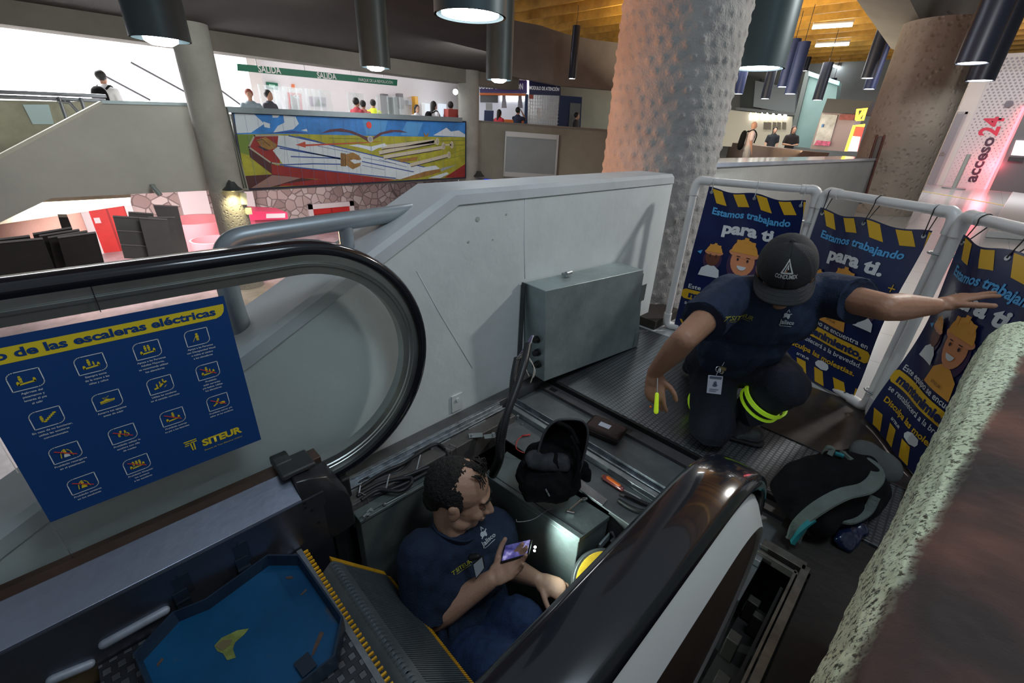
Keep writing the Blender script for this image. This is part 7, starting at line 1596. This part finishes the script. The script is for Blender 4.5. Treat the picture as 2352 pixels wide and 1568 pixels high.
for px, py, w_, L, c_ in ((1798, 200, 24, 1.15, tubb), (1815, 216, 25, 1.2, tubb), (1877, 230, 21, 1.05, tubd), (1757, 227, 20, 1.0, tubd), (1696, 216, 19, .9, tubb), (1992, 180, 26, 1.7, tubd), (1996, 205, 24, 1.4, tubb)):
    pendant(px, py, w_, 'slim dark blue tube pendant lamp in the far hall', L, c_, D=.30, group='far hall tube pendants', cable='auto', bulge=False)
for px, py in ((1825, 154), (1849, 163), (1906, 211), (957, 155), (988, 165)): pendant(px, py, 12, 'tiny tube lamp deep in the hall, only its bright mouth showing', .5, tubd, D=.22, group='tiny far lamps', bulge=False, cable='auto')
# fluorescent battens under the timber ceiling
for (a, b, lb) in (((1866, 63), (1958, 57), 'bright ceiling tube, largest under the timber joists'), ((1873, 105), (1950, 101), 'bright ceiling tube just below the largest one'), ((1914, 151), (1933, 157), 'short bright ceiling tube, first of the slanting row'), ((1935, 160), (1952, 166), 'short bright ceiling tube, middle of the slanting row'), ((1952, 168), (1970, 175), 'short bright ceiling tube, last of the slanting row')):
    A_, B_ = at_z(*a, CZ - .12), at_z(*b, CZ - .12)
    if (A_ - B_).length > 3: B_ = A_ + (B_ - A_).normalized() * 2.2
    t = thing('ceiling_tube', lb, 'lamp', tuple((A_ + B_) / 2)); m = MB(); m.cyl(A_, B_, .045, n=10); m.build('tube', glow, t); m = MB(); m.cyl(A_ + Vector((0, 0, .06)), B_ + Vector((0, 0, .06)), .05, n=8); m.cyl(A_ + Vector((0, 0, .06)), A_ + Vector((0, 0, .14)), .012, n=6); m.cyl(B_ + Vector((0, 0, .06)), B_ + Vector((0, 0, .14)), .012, n=6); m.build('housing', whitepaint, t)
# ================================================================ FAR HALL
def wpl(px4, x, th, name, mat, par=None): m = MB(); m.prism([at_x(a, b, x) for a, b in px4], (th, 0, 0)); return m.build(name, mat, par)
def px_far(px, py, x): return at_x(px, py, x)
t = thing('display_wall', 'lit wall of framed pictures under warm niche lights in the far hall', 'display', tuple(at_x(1770, 300, 25)))
wpl([(1655, 250), (1820, 268), (1815, 345), (1650, 335)], 25.5, .1, 'back_panel', M('display_cream', (.62, .58, .46), .6, emit=.18), t)
wpl([(1690, 246), (1860, 262), (1860, 268), (1690, 252)], 25.3, .3, 'cornice', M('cornice_grey', (.25, .28, .30), .6), t)
for px in (1724, 1736, 1750, 1762, 1776, 1790, 1803): 
    wpl([(px - 4, 264), (px, 258), (px + 4, 264), (px + 3, 276), (px - 3, 276)], 25.35, .05, 'niche_light', glow_soft, t)
for px in (1758, 1767, 1779, 1789, 1801):
    wpl([(px - 4, 280), (px + 4, 281), (px + 3, 298), (px - 5, 297)], 25.3, .05, 'picture', M('pic_grey', (.28, .25, .2), .6), t)
wpl([(1702, 170), (1745, 180), (1740, 350), (1696, 350)], 25.6, .3, 'pier', M('pier_dark', (.08, .10, .10), .7), t)
wpl([(1735, 185), (1830, 205), (1825, 262), (1730, 245)], 25.4, .2, 'upper_panel', M('pale_blue_panel', (.35, .42, .46), .7), t)
t = thing('teal_block', 'tall pale teal corner block behind the pendant lamps', 'wall block', tuple(at_x(1880, 250, 21)))
wpl([(1857, 165), (1925, 188), (1905, 345), (1815, 335)], 21, .6, 'block', M('teal_block', (.16, .27, .27), .7, 0, .1, .6), t); wpl([(1857, 163), (1928, 187), (1926, 196), (1857, 174)], 20.9, .1, 'light_band', M('teal_glow', (.3, .7, .75), .5, emit=.5, ecol=(.25, .6, .65)), t); wpl([(1850, 165), (1860, 165), (1818, 335), (1808, 335)], 20.9, .3, 'dark_edge', M('pier_dark', (.08, .10, .10), .7), t)
t = thing('popcorn_stand', 'pink grey vending stand with glass case of bright goods and dark canopy', 'stand', tuple(at_x(1925, 320, 17)))
wpl([(1888, 258), (1970, 262), (1940, 348), (1860, 342)], 17.0, .8, 'body', M('stand_pinkgrey', (.36, .30, .33), .5), t); wpl([(1900, 226), (2005, 232), (1985, 262), (1888, 258)], 16.8, 1.2, 'canopy', M('stand_black', (.02, .022, .024), .4), t)
wpl([(1888, 262), (1924, 264), (1904, 335), (1868, 333)], 16.95, .05, 'glass_case', M('case_glass', (.45, .48, .50), .1, 0, .4, 3), t); wpl([(1876, 322), (1908, 325), (1904, 335), (1869, 333)], 16.9, .05, 'pink_goods', M('goods_pink', (.60, .12, .28), .5, 0, .5, 12), t); wpl([(1930, 262), (1966, 263), (1960, 276), (1926, 275)], 16.92, .05, 'red_goods', M('goods_red', (.30, .07, .07), .5, 0, .4, 10), t)
wpl([(1888, 285), (1892, 285), (1890, 292), (1886, 292)], 16.9, .04, 'blue_item', M('item_blue', (.08, .25, .6), .5), t)
t = thing('neon_sign', 'glowing yellow neon outlined sign with red panel beside the round column', 'sign', tuple(at_x(1965, 300, 15.5)))
wpl([(1962, 290), (1984, 291), (1968, 348), (1945, 347)], 15.6, .1, 'red_panel', M('neon_red', (.7, .05, .05), .4, emit=.8, ecol=(.9, .08, .06)), t); wpl([(1957, 312), (1976, 314), (1968, 348), (1947, 347)], 15.55, .05, 'white_panel', M('neon_white', (.8, .8, .8), .4, emit=.7), t)
ny = M('neon_yellow', (1, .6, .02), .4, emit=4, ecol=(1, .55, .03))
for L in ([(1943, 347), (1962, 289), (1986, 288)], [(1967, 275), (1970, 252), (1990, 250), (1982, 275), (1967, 275)], [(1972, 272), (1984, 254)]):
    m = MB(); m.tube([at_x(a, b, 15.5) for a, b in L], .035, 6); m.build('neon_tube', ny, t)
# red oval sign leaning on the far column
t = thing('red_board', 'tall rounded red board standing on a green frame by the far column', 'board', tuple(at_z(2078, 412, 0)))
XR = 21.5; P = [at_x(a, b, XR) for a, b in ((2093, 300), (2100, 293), (2128, 294), (2135, 303), (2130, 325), (2104, 378), (2096, 383), (2068, 382), (2064, 378))]
m = MB(); m.prism(P, (.08, 0, 0)); m.build('board', M('board_red', (.60, .02, .025), .4, 0, .06, 2), t, bevel=.02)
m = MB(); 
for L in ([(2064, 380), (2056, 417), (2088, 420), (2094, 384)], [(2058, 392), (2092, 396)]): m.tube([at_x(a, b, XR) for a, b in L], .025, 6)
m.build('frame', M('frame_green', (.05, .28, .10), .5), t)
# ATM wall
t = thing('atm_surround', 'white wall section with grey diamond pattern and vertical acceso24 lettering', 'wall sign', tuple(at_x(2240, 300, XW))); XA = XW - .04
P = [(2280, 162), (2400, 162), (2400, 180), (2262, 438), (2165, 426)]
wpl(P, XA, .04, 'panel', M('atm_white', (.62, .60, .62), .5), t)
A = Art()
def PX(px, py): q = at_x(px, py, XA); return (q.y, q.z)
pa = [PX(*p) for p in P]; ym = lambda z, a, b: a[0] + (b[0] - a[0]) * (z - a[1]) / (b[1] - a[1])
for i in range(44):
    for j in range(20):
        z = .15 + i * .085; y = 1.35 - j * .115 - (i % 2) * .057
        ly = ym(z, PX(2165, 426), PX(2280, 162)); ry = ym(z, PX(2262, 438), PX(2400, 180))
        if ly - .05 > y > ry + .05:
            s = .014 + .024 * min(1, max(0, (i - 4) / 30)); A.poly([(y - s, z), (y, z - s), (y + s, z), (y, z + s)], 0, 1)
a, b = PX(2240, 419), PX(2308, 268)
def T(s_, p, q, h, mi):
    L = math.hypot(q[0] - p[0], q[1] - p[1]); A.text(s_, p[0], p[1], h, mi, 3, width=L, bold=.03, rot=math.atan2(q[1] - p[1], q[0] - p[0]))
A2 = Art(); mids = (a[0] + (b[0] - a[0]) * .70, a[1] + (b[1] - a[1]) * .70)
flip = lambda P_: (P_[0], P_[1])
A.build('pattern', [M('pattern_grey', (.30, .29, .32), .5)], lambda u, v: (Vector((XA, u, v)), Vector((-1, 0, 0))), t, eps=.004)
def vtext(s_, p0_, p1_, h, mat, nm):
    d = Vector((XA, *p1_)) - Vector((XA, *p0_)); L = d.length; d.normalize(); up = Vector((0, d.z, -d.y)) 
    if up.y < 0: up = -up
    B = Art(); B.text(s_, 0, 0, h, 0, 1, width=L, bold=.03); B.build(nm, [mat], lambda u, v: (Vector((XA, *p0_)) + d * u + up * v, Vector((-1, 0, 0))), t, eps=.008)
vtext('acceso', a, mids, .30, M('ink_purple', (.05, .02, .05), .5), 'lettering'); vtext('24', (mids[0] + (b[0] - a[0]) * .02, mids[1] + (b[1] - a[1]) * .02), b, .46, M('ink_red', (.60, .02, .07), .5), 'number')
m = MB(); m.tube([at_x(a_, b_, XA - .06) for a_, b_ in ((2352, 245), (2262, 436))], .035, 6); o = m.build('light_line', M('red_glow', (1, .1, .12), .4, emit=5, ecol=(1, .08, .10)), t)
lamp('red_line_light', 'POINT', tuple(at_x(2290, 380, XA - .3)), 22, (1, .10, .14), .2)
t = thing('cash_machine', 'dark grey cash machine with lit screen at the right edge', 'machine', tuple(at_x(2320, 430, XW - .3)))
wpl([(2352, 262), (2420, 270), (2400, 450), (2272, 438)], XW - .3, .25, 'body', M('atm_grey', (.13, .13, .14), .4), t); wpl([(2334, 322), (2356, 323), (2352, 358), (2322, 356)], XW - .36, .06, 'screen', M('atm_screen', (.8, .6, .6), .4, emit=1.3, ecol=(.9, .7, .7)), t); wpl([(2318, 360), (2352, 362), (2350, 372), (2314, 370)], XW - .40, .10, 'keypad', M('atm_dark', (.03, .03, .035), .4), t)
t = thing('queue_post', 'grey metal post on round base in front of the acceso24 wall', 'post', tuple(at_z(2190, 433, 0)))
c = at_z(2190, 433, 0); m = MB(); m.cyl(c, c + Vector((0, 0, .03)), .30, n=28); m.build('base', galv, t); m = MB(); m.cyl(c, c + Vector((0, 0, 1.05)), .06, n=16); m.build('pole', M('post_green_grey', (.26, .29, .27), .5), t)
q = at_x(2317, 239, XA - .02); m = MB(); m.cyl(q, q + Vector((-.06, 0, 0)), .10, n=20); tag(m.build('dome_camera', M('dome_dark', (.05, .03, .06), .3)), 'small dark dome camera on the patterned white wall', 'camera')
# yellow guide strip across the hall floor
a, b = at_z(2000, 418, .001), at_z(2500, 505, .001); d = (b - a).normalized(); n_ = Vector((-d.y, d.x, 0)); m = MB(); m.add([a - n_ * .07, b - n_ * .07, b + n_ * .07, a + n_ * .07], [(0, 1, 2, 3)]); tag(m.build('guide_strip', M('guide_yellow', (.45, .36, .10), .5)), 'thin yellow guide line across the shiny hall floor', 'floor line')
# white bench edge at the right
t = thing('bench', 'long pale bench or planter edge on the hall floor at the right edge', 'bench', tuple(at_z(2330, 470, 0)))
P = [at_z(2325, 445, .0), at_z(2360, 448, 0), at_z(2420, 640, 0), at_z(2290, 560, 0)]
m = MB(); m.prism([at_z(2322, 448, 0), at_z(2400, 460, 0), at_z(2480, 560, 0), at_z(2262, 545, 0)], (0, 0, .10)); m.build('top', M('bench_white', (.62, .64, .66), .4), t, bevel=.01)
# rusty post by the parapet end
t = thing('channel_post', 'rust brown steel channel post leaning against the pitted column', 'post', tuple(at_z(1978, 470, 0)))
pts = [(1990, 470), (1975, 456), (2017, 312), (2030, 312)]; q0 = Vector((9.8, 1.12, 0))
c = at_x(1976, 462, 9.9); c2 = at_x(2023, 312, 9.9)
for dy in (-.05, .05):
    m = MB(); m.cone(Vector((9.9, c.y + dy, max(c.z, .0))), Vector((9.9, c2.y + dy, c2.z)), .018, .018, n=8); m.build('flange', M('rust_brown', (.11, .04, .03), .6, .3, .3, 8), t)
m = MB(); m.cone(Vector((9.93, c.y, max(c.z, 0))), Vector((9.93, c2.y, c2.z - .05)), .05, .05, e=.25, u=(0, 1, 0)); m.build('web', M('web_grey', (.14, .12, .11), .6), t)
# cameras and conduits on the capital
t = thing('security_camera', 'white dome camera on bracket at the pitted column capital', 'camera', tuple(at_d(2195, 105, 8.2)))
q = at_d(2192, 103, 8.2); m = MB(); m.ball(q, .075, 16); m.build('dome', M('cam_white', (.5, .5, .52), .3), t); m = MB(); m.box(q + Vector((.1, .12, .10)), (.16, .22, .06), .5); m.build('bracket', MATS['cam_white'], t)
t = thing('ceiling_conduit', 'thin grey conduit bent across the concrete capital', 'conduit', tuple(at_d(2200, 60, 8)))
for L in ([(2150, -10), (2165, 20), (2200, 40), (2235, 100)], [(2185, 75), (2200, 95), (2225, 130)]): m = MB(); m.tube([at_d(a_, b_, 7.9) for a_, b_ in L], .016, 6); m.build('pipe', galv, t)

# scuffed sealant lines and small fittings on the white wall
for L, nm in (([(1206, 455), (1204, 560), (1206, 640)], 'trim_14'), ([(957, 622), (1010, 720), (1085, 845)], 'trim_15')):
    m = MB(); m.tube([at_y(a_, b_, 1.3445) for a_, b_ in L], .0012, 5); struct(m.build(nm, MATS['painted_wall'], angle=180))
for px, py, r_ in ((1097, 503, .010), (1163, 492, .004), (1076, 555, .005), (1132, 550, .003)):
    q = at_y(px, py, 1.345); m = MB(); m.cyl(q, q + Vector((0, -.002, 0)), r_, n=12); tag(m.build('wall_plug', M('plug_grey', (.42, .44, .42), .7), None), 'small round painted over plug on the white wall above the steel cabinet', 'wall plug', 'painted over plugs on the white wall')
# ================================================================ NESTING OF SUB-PARTS
NEST = {'printing': ('banner_sheet', 'panel'), 'bulb': ('tube', 'hood'), 'chest_print': ('shirt', 'polo_shirt'), 'lid_seam': ('lid',), 'latch': ('lid', 'body'), 'wing_nut': ('hinge',), 'button': ('crown',), 'emblem': ('crown',), 'stitching': ('brim',),
        'card_print': ('card',), 'orange_grip': ('handle',), 'screen': ('case', 'body'), 'eyelet': ('banner_sheet',), 'strap_edge': ('shoulder_strap',), 'worn_paint': ('pan_floor',), 'collar': ('shirt', 'polo_shirt'), 'comb_tooth': ('edge_strip',), 'bracket_slot': ('skirt_panel',), 'screw': ('skirt_panel',),
        'handle': ('side_bracket',), 'eyelashes': ('eye',), 'lettering': ('board',), 'number': ('panel',), 'pattern': ('panel',), 'door_handle': ('leaf',), 'centre_joint': ('leaf',), 'boot_sole': ('boot',), 'zip_puller': ('body',), 'niche_light': ('back_panel',), 'joint': ('glass_block_wall',), 'keypad': ('body',), 'vent_slots': ('body',), 'round_label': ('body',), 'seam': ('guide_profile',)}
def base(n): return n.rsplit('.', 1)[0] if n[-3:].isdigit() else n
for root in [o for o in C.objects if o.parent is None and o.children]:
    sib = list(root.children)
    for c in sib:
        for want in NEST.get(base(c.name), ()):
            hit = [s for s in sib if base(s.name) == want and s is not c and s.parent is root]
            if hit: c.parent = hit[0]; break
